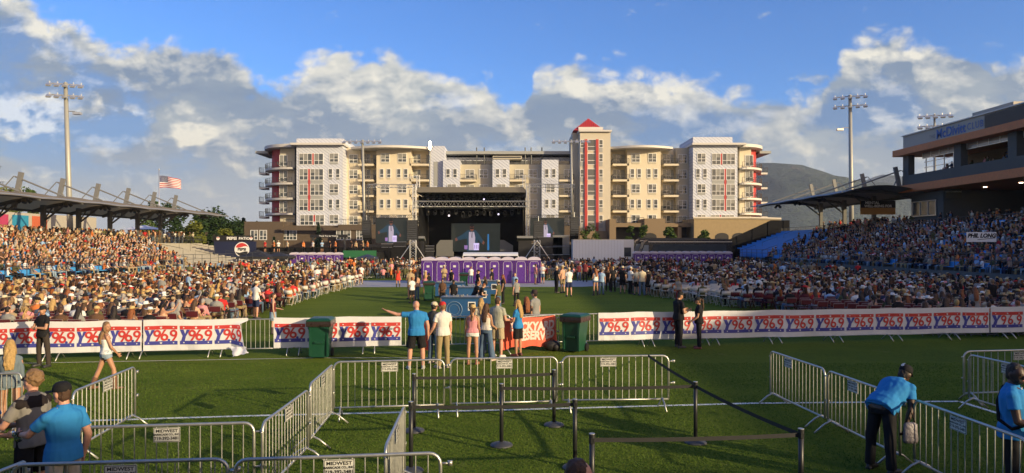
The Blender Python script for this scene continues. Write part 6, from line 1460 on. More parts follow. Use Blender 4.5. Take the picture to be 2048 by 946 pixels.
solo(0, 0, 'woman with long brown hair in a white vest and wide jeans', -25, 'tan', 'brown', (.60, .56, .50), 'denim', (.5, .4, .35), pos=gnd(972, 721), h=1.66, sex='f', top='tank', bottom='wide', hair='long', head=(-5, 0, 0), larm=((-.12, 0, -1), (-.02, .15, -1)), rarm=((.1, .2, -1), (.0, .8, -.4)), lleg=((-.12, .06, -1), (-.05, -.05, -1)), rleg=((.16, 0, -1), (.14, -.04, -1)), voxel=.010)
solo(0, 0, 'blonde woman standing behind the brown haired woman in jeans', 20, 'tan', 'blonde', 'cream', 'denim', pos=gnd(962, 706), h=1.70, sex='f', hair='longwavy')
solo(0, 0, 'man in a pale grey tee and khaki shorts with his back turned', -28, 'pink', 'brown', (.34, .345, .28), (.40, .32, .2), (.6, .58, .55), pos=gnd(995, 715), h=1.80, fat=1.08, hair='buzz', bottom='shorts', head=(15, 0, 0), larm=((-.1, 0, -1), (0, .2, -1)), rarm=((.16, .2, -1), (-.1, .95, -.15)), voxel=.010)
solo(0, 0, 'blonde woman in sunglasses, blue polo and black shorts by the coral banner', 58, 'tan', 'blonde', 'blue', 'black', (.1, .03, .03), pos=gnd(1036, 712), h=1.70, sex='f', bottom='shorts', shoes='trainer', hair='long', head=(12, 0, 0), face='glasses', larm=((-.1, .2, -1), (-.05, 1, .05)), rarm=((.12, .1, -1), (-.1, 1, -.1)), voxel=.010)
solo(0, 0, 'woman with long auburn hair in a black top behind the coral banner', 20, 'tan', 'red', 'black', 'black', pos=gnd(1053, 690), h=1.62, sex='f', hair='long', head=(20, 0, 0))
solo(0, 0, 'man in a dark bucket hat and grey tee standing behind the coral banner', 48, 'pink', 'dark', 'grey', (.3, .05, .05), hatc=(.05, .035, .035), pos=gnd(1070, 684), h=1.78, hat='bucket', head=(15, 0, 0), face=True)
# bending worker on the right
t, inf, p = solo(0, 0, 'worker in a blue polo and black cap bending over the right barricade', -62, 'dark', 'dark', 'blue', 'black', (.02, .02, .02), hatc='black', pos=gnd(1766, 943), h=1.80, fat=1.18, lean=56, hair='buzz', hat='cap', head=(8, -34, 0), larm=((-.10, .75, -.65), (.0, .55, -.85)), rarm=((.12, .70, -.72), (.0, .5, -.9)), lleg=((-.14, -.10, -1), (-.05, .0, -1)), rleg=((.12, -.12, -1), (.05, .0, -1)), voxel=.010)
cp = MB(); put_txt(cp, '6', .085, inf['hc']+inf['Hm'] @ Vector((-.012, -.100, .09))*inf['s'], inf['Hm'] @ Vector((1, 0, 0)), inf['Hm'] @ Vector((0, .45, .9)).normalized(), off=.020, bold=.003, shear=.2); cp.build('cap_number', M_WHITE, t)
sh_ = inf['pel']+inf['T'] @ Vector((.2, 0, .395))*inf['s']; el = sh_+inf['T'] @ V3((.12, .70, -.72))*.285*inf['s']; ha = el+inf['T'] @ V3((0, .5, -.9))*.33*inf['s']; ha = Matrix.Rotation(R(-62), 3, 'Z') @ ha+Vector((p.x, p.y, 0))
q = at(1821, 866, ha.y-.02); bg_ = MB(); bg_.loft([[Vector((q.x+w*a, q.y+w*.35*b, q.z+z)) for a, b in [(math.cos(t), math.sin(t)) for t in np.linspace(0, 2*math.pi, 13)[:-1]]] for w, z in ((.06, .15), (.10, .12), (.105, .0), (.115, -.10), (.10, -.14))])
bo = bg_.build('carrier_bag', mat('hazy_plastic', (.20, .18, .19), .3, var=.5, scale=16, bump=.8, bscale=25), smooth=True); tag(bo, 'half clear bag of small items in the hand of the bending worker', 'bag'); bh_ = MB(); bh_.tube([q+Vector((-.06, 0, .15)), q+Vector((0, 0, .32)), q+Vector((.06, 0, .15))], .01, 5); bh_.build('bag_handle', M_BLACKC, bo)
# standing worker right edge
t, inf, p = solo(0, 0, 'bearded worker in a blue polo with a black cross body strap at the right edge', -38, 'dark', 'dark', 'blue', 'black', (.02, .02, .02), pos=attop(2026, 713, 1.88), h=1.86, fat=1.16, hair='buzz', beard=True, head=(-35, 4, 0), face=True, larm=((-.42, .05, -.9), (-.15, .35, -.9)), rarm=((.2, .2, -1), (-.2, .9, -.2)), voxel=NEAR)
t.rotation_euler = (0, 0, R(-128))
T_, pel_, s_ = inf['T'], inf['pel'], inf['s']
st = MB(); st.tube([Uq(v) for v in ((-.16, .0, .49), (-.10, .125, .38), (.02, .165, .22), (.16, .14, .08), (.20, 0, .02), (.14, -.13, .10), (-.02, -.15, .28), (-.14, -.10, .44), (-.16, .0, .49))], .022, 6); st.build('shoulder_strap', M_BLACKC, t)
st = MB(); st.tube([Uq((-.05, .08, .47)), Uq((0, .165, .24)), Uq((.05, .08, .47))], .006, 4); st.box(Uq((0, .175, .19)), (.06, .008, .09)); st.build('badge_lanyard', M_WHITE, t)
# head at the bottom edge
solo(0, 0, 'balding man in sunglasses whose head shows at the bottom edge', -62, 'pink', 'brown', (.05, .05, .06), 'navy', pos=attop(1152, 906, 1.78), h=1.79, hair='buzz', head=(-8, 0, 0), face='glasses', voxel=NEAR)
# ================================================================== CROWD
def ordn(i):
    if i < 20: return ORD[i]
    t = {2: 'twenty', 3: 'thirty', 4: 'forty', 5: 'fifty', 6: 'sixty'}[(i+1)//10]; u_ = (i+1) % 10
    return {'twenty': 'twentieth', 'thirty': 'thirtieth', 'forty': 'fortieth', 'fifty': 'fiftieth', 'sixty': 'sixtieth'}[t] if u_ == 0 else t+'-'+ORD[u_-1]
SEATL = ((-.10, 1, -.02), (0, .05, -1)); SEATR = ((.10, 1, -.02), (0, .05, -1))
def stmesh(**k): return figure(voxel=.024, fingers=False, **k)[0]
crn = random.Random(11)
SEATED = []
for k in (dict(sex='m', hair='short', larm=((-.15, .5, -1), (.3, 1, -.2)), rarm=((.15, .5, -1), (-.3, 1, -.2))), dict(sex='f', hair='long', head=(20, 0, 0), larm=((-.1, .45, -1), (.4, 1, 0)), rarm=((.1, .45, -1), (-.3, 1, 0))), dict(sex='m', hair='short', hat='cap', head=(-25, 5, 0), larm=((-.3, .2, -1), (.6, .8, -.3)), rarm=((.3, .2, -1), (-.5, .8, -.3))),
          dict(sex='f', hair='longwavy', head=(-30, 0, 4), larm=((-.1, .3, -1), (.2, 1, .3)), rarm=((.2, .3, -1), (0, 1, .6))), dict(sex='m', fat=1.2, hair='buzz', head=(10, 0, 0), larm=((-.25, .3, -1), (.4, 1, -.3)), rarm=((.25, .3, -1), (-.4, 1, -.3))), dict(sex='f', hair='long', hat='cowboy', top='tank', larm=((-.1, .4, -1), (.3, 1, .0)), rarm=((.1, .4, -1), (-.3, 1, .2))),
          dict(sex='m', hair='short', hat='cowboy', head=(5, 6, 0), larm=((-.15, .5, -1), (.3, 1, -.2)), rarm=((.15, .5, -1), (-.3, 1, -.2))), dict(sex='f', hair='pony', head=(35, 5, 0), top='tank', larm=((-.15, .4, -1), (.3, 1, .1)), rarm=((.2, 1, .1), (.1, 1, .9))), dict(sex='m', hair='short', top='long', lean=10, head=(0, 10, 0), larm=((-.15, .5, -1), (.3, 1, -.2)), rarm=((.15, .5, -1), (-.3, 1, -.2)))):
    kk = dict(lleg=SEATL, rleg=SEATR, seated=True, top='polo', bottom='jeans'); kk.update(k); SEATED.append((stmesh(**kk), kk))
STAND = {}
SL = dict(a=((-.06, .02, -1), (-.02, -.03, -1)), b=((.07, -.04, -1), (.03, -.06, -1)))
AR = [(((-.15, 0, -1), (-.02, .3, -1)), ((.15, .1, -1), (.0, .4, -1))), (((-.15, .2, -1), (.3, 1, -.2)), ((.15, 0, -1), (.02, .2, -1))), (((-.2, .2, -1), (.5, 1, .2)), ((.2, .3, -1), (-.5, 1, .3)))]
for nm, k in dict(mt=dict(bottom='trousers'), ms=dict(bottom='shorts'), mc=dict(bottom='shorts', hat='cap'), mct=dict(bottom='trousers', hat='cap'), mw=dict(bottom='shorts', hat='cowboy'), mwt=dict(bottom='trousers', hat='cowboy'), ft=dict(sex='f', hair='long', bottom='trousers'), fs=dict(sex='f', hair='long', bottom='hotpants', top='tank', shoes='boot'), fd=dict(sex='f', hair='long', top='dress', bottom='none', shoes='boot'), fh=dict(sex='f', hair='long', hat='cowboy', bottom='hotpants', top='tank'), fk=dict(sex='f', hair='pony', bottom='skirt', shoes='boot', top='tank'), mb=dict(bottom='trousers', lean=22)).items():
    a = AR[len(STAND) % 3]; kk = dict(larm=a[0], rarm=a[1], lleg=SL['a'], rleg=SL['b']); kk.update(k); STAND[nm] = (stmesh(**kk), kk)
def ppl(key, px, top, feet, rz, label, topc='black', botc='black', skin='tan', hair='brown', hatc='cream', grp='people standing on the turf', zb=0, Y=None):
    me, kk = STAND[key] if isinstance(key, str) else SEATED[key]
    if feet: p = gnd(px, feet); hh = CAMZ*(feet-top)/(feet-HOR)
    else: p = attop(px, top, 1.72); hh = 1.72
    if Y: p = Vector(((px-1024)/F*Y, Y, 0))
    hh = min(1.92, max(1.5, hh)); cols = dict(body=SKIN[skin], hair=HAIRC[hair], top=CC[topc], bottom=CC[botc], shoes=(.05, .04, .035), hat=CC[hatc])
    return person(me, (p.x, p.y, zb), R(rz), label, cols, grp, {'top': TOPN.get(kk.get('top', 'polo'), 'shirt'), 'bottom': BOTN.get(kk['bottom'], 'trousers')}, hh/1.75)
for a in [('fd', 796, 533, 574, 20, 'woman in a bright red dress and boots at the edge of the pale flooring', 'hotred', 'black'), ('mw', 821, 535, 598, 30, 'person in tan shirt and cowboy hat left of the green bin', 'tan', 'tan'), ('ms', 824, 553, 606, 40, 'short person in a white tee and dark shorts left of the carts', 'white', 'black'), ('ft', 834, 545, 600, -30, 'woman in a salmon top with friends left of the carts', 'peach', 'denim'),
          ('fh', 851, 540, 588, 10, 'woman in a pink top before the first toilet', 'pink', 'black'), ('mt', 858, 549, 590, 60, 'dark haired person in black by the dark green bin', 'black', 'black'), ('mwt', 888, 529, 574, 200, 'man in tan shirt facing out before the second toilet', 'tan', 'khaki'), ('mct', 903, 538, 577, 150, 'stout worker in black before the third toilet'),
          ('mt', 942, 533, 568, 0, 'man in a white shirt before the fourth toilet', 'white', 'denim'), ('mct', 956, 538, 592, -70, 'server in a black cap bending over the carts', 'black', 'black'), ('mct', 984, 535, 588, 80, 'server in black reaching over the carts before the sixth toilet'), ('mct', 907, 565, 616, 180, 'server in black behind the near cart at left'), ('mb', 949, 559, 624, -60, 'server in black leaning into the cart, left of a pair'), ('mb', 959, 565, 626, -80, 'server in black leaning into the cart, right of a pair'),
          ('ft', 970, 551, 604, 80, 'server in black between the cart and the olive shirt'), ('mct', 997, 558, 622, 60, 'man in olive tee and white cap standing at the cart', 'olive', 'denim'), ('ft', 1006, 547, 608, 90, 'woman in black behind the man in the olive tee'), ('ms', 1030, 545, 592, 160, 'person in a light blue shirt before the seventh toilet', 'ltblue', 'black'), ('mct', 1033, 558, 612, 30, 'man in a grey tee and dark cap walking past the carts', 'grey', 'black'), ('ms', 885, 568, 612, 180, 'seated looking person in dark brown behind the near cart', 'brown', 'black'),
          ('ms', 1071, 526, 569, -70, 'man in pink shirt and grey shorts before the last toilet', 'pink', 'grey'), ('mc', 1085, 526, 567, 160, 'man in a white tee before the last toilet', 'white', 'denim'), ('mct', 1113, 531, 586, -60, 'person in black hugging the man in the cowboy hat'), ('mw', 1125, 526, 586, 50, 'man in pale pink shirt and cowboy hat at the turf edge', 'peach', 'khaki'), ('mc', 1138, 533, 593, 20, 'man in a loose white shirt, cap and dark shorts walking on the turf', 'white', 'navy'),
          ('mt', 1158, 525, 562, 10, 'man in maroon plaid behind the white shirted man', 'maroon', 'denim'), ('mt', 1170, 521, 564, -10, 'tall man in a maroon shirt left of the standing queue', 'maroon', 'black'), ('fs', 1191, 534, 591, 30, 'woman in a white top and denim shorts left of the blue shirt', 'white', 'denim'), ('mt', 1203, 536, 590, -20, 'stout man in a light blue shirt and jeans', 'ltblue', 'denim'), ('mt', 1216, 532, 583, 0, 'man in dark brown right of the light blue shirt', 'brown', 'black'), ('mt', 1226, 531, 584, 20, 'man all in black, first of two in black', 'black', 'black'), ('mw', 1245, 531, 587, 0, 'man in black shirt, shorts and a pale cowboy hat'),
          ('mct', 1261, 532, 588, -60, 'man in a bright white tee and white cap', 'white', 'black'), ('ms', 1273, 535, 590, 20, 'man in grey between white tee and patterned shirt', 'grey', 'black'), ('mt', 1284, 532, 592, 0, 'man in cream patterned shirt and jeans', 'cream', 'denim'), ('mc', 1296, 539, 590, 30, 'person in black and a white cap beside the first white chairs'), ('ft', 1357, 553, 606, 180, 'woman in grey standing behind the male guard', 'grey', 'maroon'), ('mct', 1518, 549, 612, -70, 'man in a white shirt and red cap standing in the right block', 'white', 'denim'),
          ('ft', 1950, 571, None, -10, 'person in a grey tee with a red strap behind the banner at right', 'grey', 'denim'), ('mt', 1985, 556, None, 10, 'person in black standing right of the grey tee with red strap'), ('mc', 512, 560, 637, -35, 'man in a white shirt and plaid shorts beside the maroon chairs', 'white', 'navy'), ('fk', 546, 583, 668, -70, 'woman in a maroon tank top and denim skirt walking behind the gap', 'maroon', 'ltdenim'),
          ('mw', 634, 531, 580, 20, 'man in a white shirt and cowboy hat by the end of the white chairs', 'white', 'khaki'), ('mw', 649, 530, 578, -20, 'man in floral shirt and cowboy hat near the aisle end', 'peach', 'khaki'), ('ms', 671, 535, 579, 10, 'man in grey walking at the aisle end', 'grey', 'tan'), ('fh', 692, 534, 572, 0, 'woman in a hat and white shorts at the aisle end', 'tan', 'white'), ('fs', 709, 532, 571, -20, 'woman in brown top and shorts near the distant barricades', 'brown', 'tan'), ('ms', 722, 528, 568, 10, 'man in a white tee and grey shorts near the distant barricades', 'white', 'grey'),
          ('mc', 377, 543, None, -40, 'man in a light blue shirt standing among the left floor seats', 'ltblue', 'khaki'), ('mwt', 323, 549, None, -10, 'man in a grey shirt and hat standing among the left floor seats', 'grey', 'denim'), ('mt', 1760, 510, None, 200, 'person in white with a raised hat in the right block', 'white', 'black')]:
    k = list(a)+['black', 'black'][len(a)-6:] if len(a) < 8 else list(a)
    ppl(*k[:8], skin=crn.choice(['fair', 'tan', 'pink', 'tan', 'brown']), hair=crn.choice(['brown', 'dark', 'brown', 'blonde', 'red', 'sandy']), hatc={'man in a white shirt and red cap standing in the right block': 'red', 'man in a grey tee and dark cap walking past the carts': 'black'}.get(k[5], 'cream') if 'server' not in k[5] and 'worker' not in k[5] else 'black')
pc = ['red', 'orange', 'white', 'cream', 'orange', 'white', 'ltblue', 'black', 'orange', 'black', 'tan', 'tan', 'orange']
for i, px in enumerate((530, 548, 557, 575, 607, 626, 644, 660, 671, 703, 712, 726, 735)):
    ppl(crn.choice(['mt', 'ms', 'ft', 'mc']), px, 491, None, crn.uniform(-40, 40)+170, 'onlooker in %s %s from the left on the distant black platform' % ({'ltblue': 'light blue'}.get(pc[i], pc[i]), ORD[i]), pc[i], 'black', grp='onlookers on the distant platform', zb=sz(505, 97.5), Y=99.0)
# ---------------------------------------------------------------- folding chairs
def chair_mb(fine=True):
    f = MB(); n = 5 if fine else 3; r = .012
    for x in (-.22, .22):
        f.tube([(x, .26, 0), (x, -.12, .44), (x, -.24, .84)], r, n); f.tube([(x*.9, -.22, 0), (x*.9, .16, .45)], r, n)
    f.tube([(-.22, -.24, .84), (.22, -.24, .84)], r, n); f.tube([(-.2, -.17, .06), (.2, -.17, .06)], r, n)
    s = MB(); s.box((0, .02, .455), (.40, .40, .025)); b = MB(); b.box((0, -.215, .72), (.42, .022, .20), mtx=Matrix.Rotation(R(8), 3, 'X'))
    return f, s, b
cf, cs_, cb_ = chair_mb(); M_CHAIRP = mat('chair_plastic', rough=.4, var=.06, src='object'); M_CHFR = mat('chair_frame', rough=.4, metal=.2, var=.05, src='object')
CHM = [('frame', cf.mesh('frame', [M_CHFR])), ('seat', cs_.mesh('seat', [M_CHAIRP])), ('backrest', cb_.mesh('backrest', [M_CHAIRP]))]
chairs_all = []; people_all = []
crn = random.Random(5)
def block(side, y0, y1, edge, outer, pf, dens=.93):
    r = 0; y = y0
    while y < y1:
        x = edge(y)+crn.uniform(-.2, .2); c = 0
        while abs(x) < outer(y):
            if abs(x)/y < .78: 
                occ = crn.random() < pf(x, y); chairs_all.append((y, x, side, r, c, occ))
                if occ: people_all.append((y, x, side, r, c))
            x += .58*(-1 if side == 'left' else 1); c += 1
        y += .98; r += 1
def clump(x, y, s=3.0): return 1.0 if mnoise.noise(Vector((x*.42, y*.42, s))) > -.30 else .25
def pfl(x, y): return (.94 if y > 33 else .96)*(clump(x, y) if y > 31 else 1)
def pfr(x, y):
    if y < 36 and x < 14.5: return .35
    if y < 44 and x < 12.5: return .30
    return (.92 if y > 34 else .88)*(clump(x, y, 8) if y > 32 else 1)
block('left', 22.9, 59, lambda y: -11.9-max(0, (y-30))*.03, lambda y: 31, pfl)
block('right', 25.2, 59, lambda y: 9.2+max(0, 44-y)*.30-max(0, y-44)*.12, lambda y: 32, pfr)
chairs_all.sort(); people_all.sort()
TOPP = ['white', 'black', 'black', 'grey', 'red', 'ltblue', 'pink', 'olive', 'navy', 'tan', 'black', 'brown', 'cream', 'orange', 'maroon', 'peach', 'white', 'grey', 'black', 'black', 'black', 'brown', 'grey', 'olive', 'denim']
HP = ['brown', 'dark', 'brown', 'blonde', 'sandy', 'red', 'grey', 'dark', 'dark', 'brown']
NPI, NCI = 250, 300; SN = {'ltblue': 'light blue', 'royal': 'royal blue'}
for i, (y, x, side, r, c) in enumerate(people_all[:NPI]):
    v = crn.randrange(len(SEATED)); me, kk = SEATED[v]; tc_, hc_ = crn.choice(TOPP), crn.choice(HP); hat = kk.get('hat'); hcol = crn.choice(['cream', 'white', 'black', 'tan', 'straw'])
    sk = crn.choice(['fair', 'tan', 'pink', 'tan', 'brown']); j = crn.uniform(-14, 14)
    hd = ('%s %s' % (hcol, 'cap' if hat == 'cap' else 'cowboy hat')) if hat else ('cropped hair' if kk['hair'] == 'buzz' else '%s hair' % hc_)
    cols = dict(body=SKIN[sk], hair=HAIRC[hc_], top=CC[tc_], bottom=CC[crn.choice(['denim', 'black', 'khaki', 'ltdenim'])], shoes=(.08, .07, .06), hat=CC[hcol])
    person(me, (x, y-.02, .0), R(j), 'person in %s, %s, %s from aisle, %s row, %s floor' % (SN.get(tc_, tc_), hd, ordn(c), ordn(r), side), cols, 'spectators seated on the floor', {'top': TOPN.get(kk['top'], 'shirt'), 'bottom': 'jeans'}, crn.uniform(.93, 1.04))
MARO, WHI = (.10, .018, .025), (.62, .60, .55)
for i, (y, x, side, r, c, occ) in enumerate(chairs_all[:NCI]):
    m = y < 35.5 if side == 'left' else y < 36.0 or (y < 40 and x > 13); t = thing('folding_chair', '%s folding chair %s, %s from aisle, %s row of %s floor block' % ('maroon' if m else 'white', 'occupied' if occ else 'standing empty', ordn(c), ordn(r), side), 'chair', (x, y, 0), R(crn.uniform(-5, 5)), 'folding chairs on the floor')
    for n_, me in CHM: o = link(n_, me, t); o.color = ((MARO if n_ != 'frame' or crn.random() < .0 else (.30, .22, .2)) if m else WHI)+(1,)
# ---------------------------------------------------------------- the rest of the crowd: too many to part, one object per area
def proto(seated, fem, hat, arm, pose=0):
    """low detail spectator; list of (verts, faces, colour slot)"""
    P = []
    def part(slot, mb): P.append((np.array(mb.v), mb.f, slot))
    zb = .50 if seated else .93; m = MB()
    if seated:
        for s in (-1, 1): m.tube([(s*.09, 0, .50), (s*.11, .42, .50), (s*.11, .44, .06)], [.085, .07, .05], 5)
    else:
        for s in (-1, 1): m.tube([(s*.09, 0, .92), (s*.10, .0, .48), (s*.11, -.02, .04)], [.085, .065, .05], 5)
    part(3, m); m = MB(); w = .155 if fem else .19
    m.loft([[Vector((q[0]*math.cos(a), q[1]*math.sin(a), zb+q[2])) for a in [2*math.pi*i/8 for i in range(8)]] for q in ((w*.88, .12, -.08), (w*.80, .11, .12), (w, .12, .36), (w*.8, .09, .45), (.05, .05, .50))]); part(2, m)
    m = MB()
    for s in (-1, 1): m.tube([(s*w*1.0, 0, zb+.42), (s*(w+.06), .06, zb+.20)], [.06, .05], 5)
    part(2 if not (fem and hat) else 0, m); m = MB()
    for s in (-1, 1):
        up = arm == 1 and s == 1
        m.tube([(s*(w+.06), .06, zb+.20), (s*(w-.02 if not up else w), .26, zb+(.10 if not up else .58))], [.045, .032], 5)
    m.ell((0, .015, zb+.60), (.078, .095, .115), 8, 6); m.tube([(0, 0, zb+.46), (0, 0, zb+.53)], .05, 5); part(0, m)
    m = MB(); m.ell((0, -.022, zb+.628), (.088, .095, .10), 8, 6)
    if fem: m.tube([(0, -.06, zb+.62), (0, -.10, zb+.46), (0, -.11, zb+.26)], [.085, .075, .03], 6)
    part(1, m)
    if hat:
        m = MB(); m.loft([[Vector((r_*math.cos(a), r_*1.1*math.sin(a)+yo, zb+.66+z+(.04*abs(math.cos(a))**2 if hat == 2 and r_ > .15 else 0))) for a in [2*math.pi*i/9 for i in range(9)]] for r_, z, yo in (((.095, -.02, 0), (.19, -.01, 0), (.19, 0, 0), (.095, .01, 0), (.075, .09, 0), (.02, .095, 0)) if hat == 2 else ((.092, -.01, 0), (.10, .0, .02), (.088, .04, 0), (.05, .075, 0), (.01, .08, 0)))])
        if hat == 1: m.box((0, .13, zb+.665), (.13, .12, .015))
        part(4, m)
    vs = []; fs = []; sl = []; o = 0
    for v, f, s in P:
        vs.append(v); fs += [tuple(i+o for i in q) for q in f]; sl += [s]*len(f); o += len(v)
    return np.concatenate(vs), fs, np.array(sl)
PR = {(s, f, h, a): proto(s, f, h, a) for s in (0, 1) for f in (0, 1) for h in (0, 1, 2) for a in (0, 1)}
def cchair(col_):
    f, s, b = chair_mb(False); m = MB()
    for q in (f, s, b): m.add(q.v, q.f)
    return np.array(m.v), m.f, np.zeros(len(m.f), int)
def lin(c): return np.array(c)
def mass(name, items, label, cat, mtl=M_CROWD, kind=True):
    """items: (proto, x, y, z, rz, scale, colour table)"""
    V = []; LT = []; FV = []; C = []; o = 0
    for pr, x, y, z, rz, s, ct in items:
        v, f, sl = pr; c, sn = math.cos(rz), math.sin(rz); q = v*s; V.append(np.stack([q[:, 0]*c-q[:, 1]*sn+x, q[:, 0]*sn+q[:, 1]*c+y, q[:, 2]+z], 1))
        key = id(f)
        if key not in FC: FC[key] = (np.array([len(a) for a in f]), np.array([i for a in f for i in a]))
        lt, fv = FC[key]; LT.append(lt); FV.append(fv+o); C.append(np.repeat(np.asarray(ct)[sl], lt, 0)); o += len(v)
    V = np.concatenate(V); LT = np.concatenate(LT); FV = np.concatenate(FV); C = np.concatenate(C)
    me = bpy.data.meshes.new(name); me.vertices.add(len(V)); me.vertices.foreach_set('co', V.reshape(-1)); me.loops.add(len(FV)); me.loops.foreach_set('vertex_index', FV.astype(np.int32))
    me.polygons.add(len(LT)); st = np.concatenate([[0], np.cumsum(LT)[:-1]]); me.polygons.foreach_set('loop_start', st.astype(np.int32)); me.polygons.foreach_set('use_smooth', np.ones(len(LT), bool)); me.update(calc_edges=True)
    at_ = me.attributes.new('Col', 'FLOAT_COLOR', 'CORNER'); at_.data.foreach_set('color', np.concatenate([C, np.ones((len(C), 1))], 1).astype(np.float32).reshape(-1))
    me.materials.append(mtl); o_ = link(name, me); return tag(o_, label, cat, None, 'stuff')
FC = {}
skl = [tuple(c*q for c, q in zip(v, (.88, .92, .95))) for v in list(SKIN.values())[:4]]; hrl = [HAIRC[h] for h in HP]
def ct(bright=0):
    tp = crn.choice(TOPP if not bright else TOPP+['white', 'white', 'tan', 'cream', 'brown', 'grey', 'tan']); j = crn.uniform(.7, 1.25)
    return [np.array(crn.choice(skl)), np.array(crn.choice(hrl)), np.array(CC[tp])*j, np.array(CC[crn.choice(['denim', 'black', 'khaki', 'ltdenim', 'navy', 'tan'])]), np.array(CC[crn.choice(['cream', 'white', 'black', 'tan', 'straw', 'white', 'red', 'navy'])])]
def rp(seated, hatp=.28, armp=.05): 
    fem = crn.random() < .5; h = 0 if crn.random() > hatp else crn.choice((1, 1, 2)); return PR[(seated, int(fem), h, int(crn.random() < armp))]
it = [(rp(1), x, y-.02, 0, R(crn.uniform(-20, 20)), crn.uniform(.94, 1.05), ct()) for (y, x, side, r, c) in people_all[NPI:]]
mass('seated_floor_crowd', it, 'rest of the seated crowd on folding chairs on the field floor', 'crowd')
chp = cchair(0)
it = [(chp, x, y, 0, 0, 1, [np.array(WHI if (y > 36.5) else MARO)]) for (y, x, side, r, c, occ) in chairs_all[NCI:]]
mass('more_folding_chairs', it, 'rest of the white folding chairs under the seated floor crowd', 'chairs', M_CROWD)
# dense crowd further out, up to the stage
it = []
y = 59.5
while y < 103:
    x = -31.0
    while x < 31:
        ok = True
        if y < 66 and -18.5 < x < 7+ (y-59)*.2: ok = False
        if y > 84 and x < -24: ok = False
        if y > 95 and abs((x)/y) < .5 and x > -21 and y > 97 and -19 < x < 12: ok = False
        if y > 90 and (x/y < -.17): ok = False
        if abs(x/y) > .78: ok = False
        if ok and crn.random() < .80:
            st = crn.random() < .22; it.append((rp(0 if st else 1), x+crn.uniform(-.15, .15), y+crn.uniform(-.3, .3), 0, R(crn.uniform(-25, 25)), crn.uniform(.94, 1.06), ct()))
        x += .72
    y += 1.12
mass('far_field_crowd', it, 'dense far crowd filling the field up to the stage', 'crowd')
# grandstands
def standcrowd(S, sg, rzc, pf, bright, label, name, up=.04):
    it = []; dx = (S['x1']-S['x0'])/S['n']; dz = (S['z1']-S['z0'])/S['n']
    for i in range(S['n']):
        X = sg*(S['x0']+i*dx+dx*.55); z = S['z0']+i*dz; y = S['y0']+.6
        while y < S['y1']-.6:
            if crn.random() < pf(i/S['n'], y)*clump(X*.8, y*.5, 12)**.35 and abs(X)/y < .80:
                s = 0 if crn.random() < up else 1; it.append((rp(s, .22), X, y, z-.03, rzc+R(crn.uniform(-28, 28)), crn.uniform(.95, 1.07), ct(bright)))
            y += .56+crn.uniform(-.03, .03)
    mass(name, it, label, 'crowd')
def aisle(y, y0): return ((y-y0-6) % 8.5) < .9
standcrowd(LS, -1, R(-62), lambda f, y: 0 if aisle(y, 40) else (.95 if y < 66+f*18 else (.5 if y < 70+f*18 else .0)) , 1, 'sunlit crowd packed on the left grandstand', 'left_stand_crowd')
standcrowd(RS, 1, R(62), lambda f, y: 0 if aisle(y, 38) else (.98 if y < 86+f*4+4*math.sin(f*9) else (.35 if y < 93+f*6 else .0)), 0, 'shaded crowd packed on the right grandstand', 'right_stand_crowd')
it = []
for k in range(330): it.append((rp(0), -crn.uniform(46.6, 54), crn.uniform(50, 103), 3.5, R(crn.uniform(-180, 180)), 1.0, ct(1)))
mass('left_concourse_crowd', it, 'people standing on the concourse behind the left grandstand', 'crowd')
it = []
for k in range(200): it.append((rp(crn.choice((0, 1))), crn.uniform(43.6, 52), crn.uniform(45, 73), 4.95, R(crn.uniform(30, 120)), 1.0, ct(0)))
for k in range(60): it.append((rp(0), crn.uniform(43.4, 47), crn.uniform(76, 100), 4.95, R(crn.uniform(-180, 180)), 1.0, ct(0)))
mass('right_concourse_crowd', it, 'shaded people on the concourse under the club building', 'crowd')
it = []
for k in range(90): it.append((rp(crn.choice((0, 0, 1))), XC+crn.uniform(.8, 3.2), crn.uniform(30, 76), 10.32, R(crn.uniform(50, 120)), 1.0, ct(0)))
mass('club_box_crowd', it, 'guests in the open upper boxes of the club building', 'crowd')
# ================================================================== HAZE: the evening air
hz = bpy.data.materials.new('evening_haze'); hz.use_nodes = True; nt = hz.node_tree; nt.nodes.clear(); o_ = nt.nodes.new('ShaderNodeOutputMaterial'); pv = nt.nodes.new('ShaderNodeVolumePrincipled')
pv.inputs['Color'].default_value = (.70, .82, 1.0, 1); pv.inputs['Density'].default_value = .0001; pv.inputs['Anisotropy'].default_value = .0; nt.links.new(pv.outputs[0], o_.inputs['Volume'])
o = MB().bx(-6100, 6100, -3100, 9100, -1.2, 420).build('haze', hz); tag(o, 'thin evening haze over the whole place', 'haze', None, 'stuff')
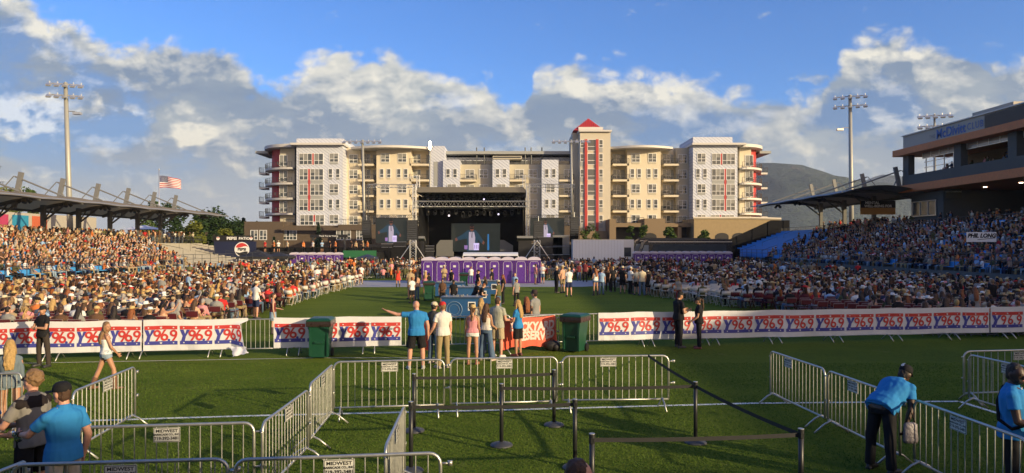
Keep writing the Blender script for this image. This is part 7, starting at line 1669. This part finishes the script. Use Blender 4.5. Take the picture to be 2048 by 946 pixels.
# ================================================================== near turf blades (one object; nobody could count them)
gr = np.random.default_rng(3); N = 210000
Yb = 5.8+13.5*gr.random(N)**1.25; Xb = (gr.random(N)*2-1)*(.76*Yb+.3); a = gr.random(N)*6.283; hgt = .012+.022*gr.random(N)**2; wd = .003+.0035*gr.random(N)+.0003*Yb; lx, ly = gr.normal(0, .012, N), gr.normal(0, .012, N)
V = np.empty((N, 3, 3)); V[:, 0] = np.stack([Xb-np.cos(a)*wd, Yb-np.sin(a)*wd, np.full(N, .0)], 1); V[:, 1] = np.stack([Xb+np.cos(a)*wd, Yb+np.sin(a)*wd, np.full(N, .0)], 1); V[:, 2] = np.stack([Xb+lx, Yb+ly, hgt], 1)
me = bpy.data.meshes.new('turf_blades'); me.vertices.add(N*3); me.vertices.foreach_set('co', V.reshape(-1)); me.loops.add(N*3); me.loops.foreach_set('vertex_index', np.arange(N*3, dtype=np.int32)); me.polygons.add(N); me.polygons.foreach_set('loop_start', np.arange(0, N*3, 3, dtype=np.int32)); me.update(calc_edges=True)
m = bpy.data.materials.new('turf_blade'); m.use_nodes = True; nt = m.node_tree; b = nt.nodes['Principled BSDF']; g = nt.nodes.new('ShaderNodeNewGeometry'); n1 = nz(nt, g.outputs['Position'], 60, 2, .6); n2 = nz(nt, g.outputs['Position'], .8, 3, .6)
c = mixc(nt, (n1*.6+n2*.4).step(.35, .65), (.035, .095, .012), (.17, .25, .035)); nt.links.new(c, b.inputs['Base Color']); b.inputs['Roughness'].default_value = .7; b.inputs['Specular IOR Level'].default_value = .15
tl_ = nt.nodes.new('ShaderNodeBsdfTranslucent'); nt.links.new(c, tl_.inputs[0]); mx_ = nt.nodes.new('ShaderNodeMixShader'); mx_.inputs[0].default_value = .4; nt.links.new(b.outputs[0], mx_.inputs[1]); nt.links.new(tl_.outputs[0], mx_.inputs[2]); nt.links.new(mx_.outputs[0], nt.nodes['Material Output'].inputs[0])
me.materials.append(m); tag(link('turf_blades', me), 'short artificial grass blades of the nearest turf', 'grass', None, 'stuff')
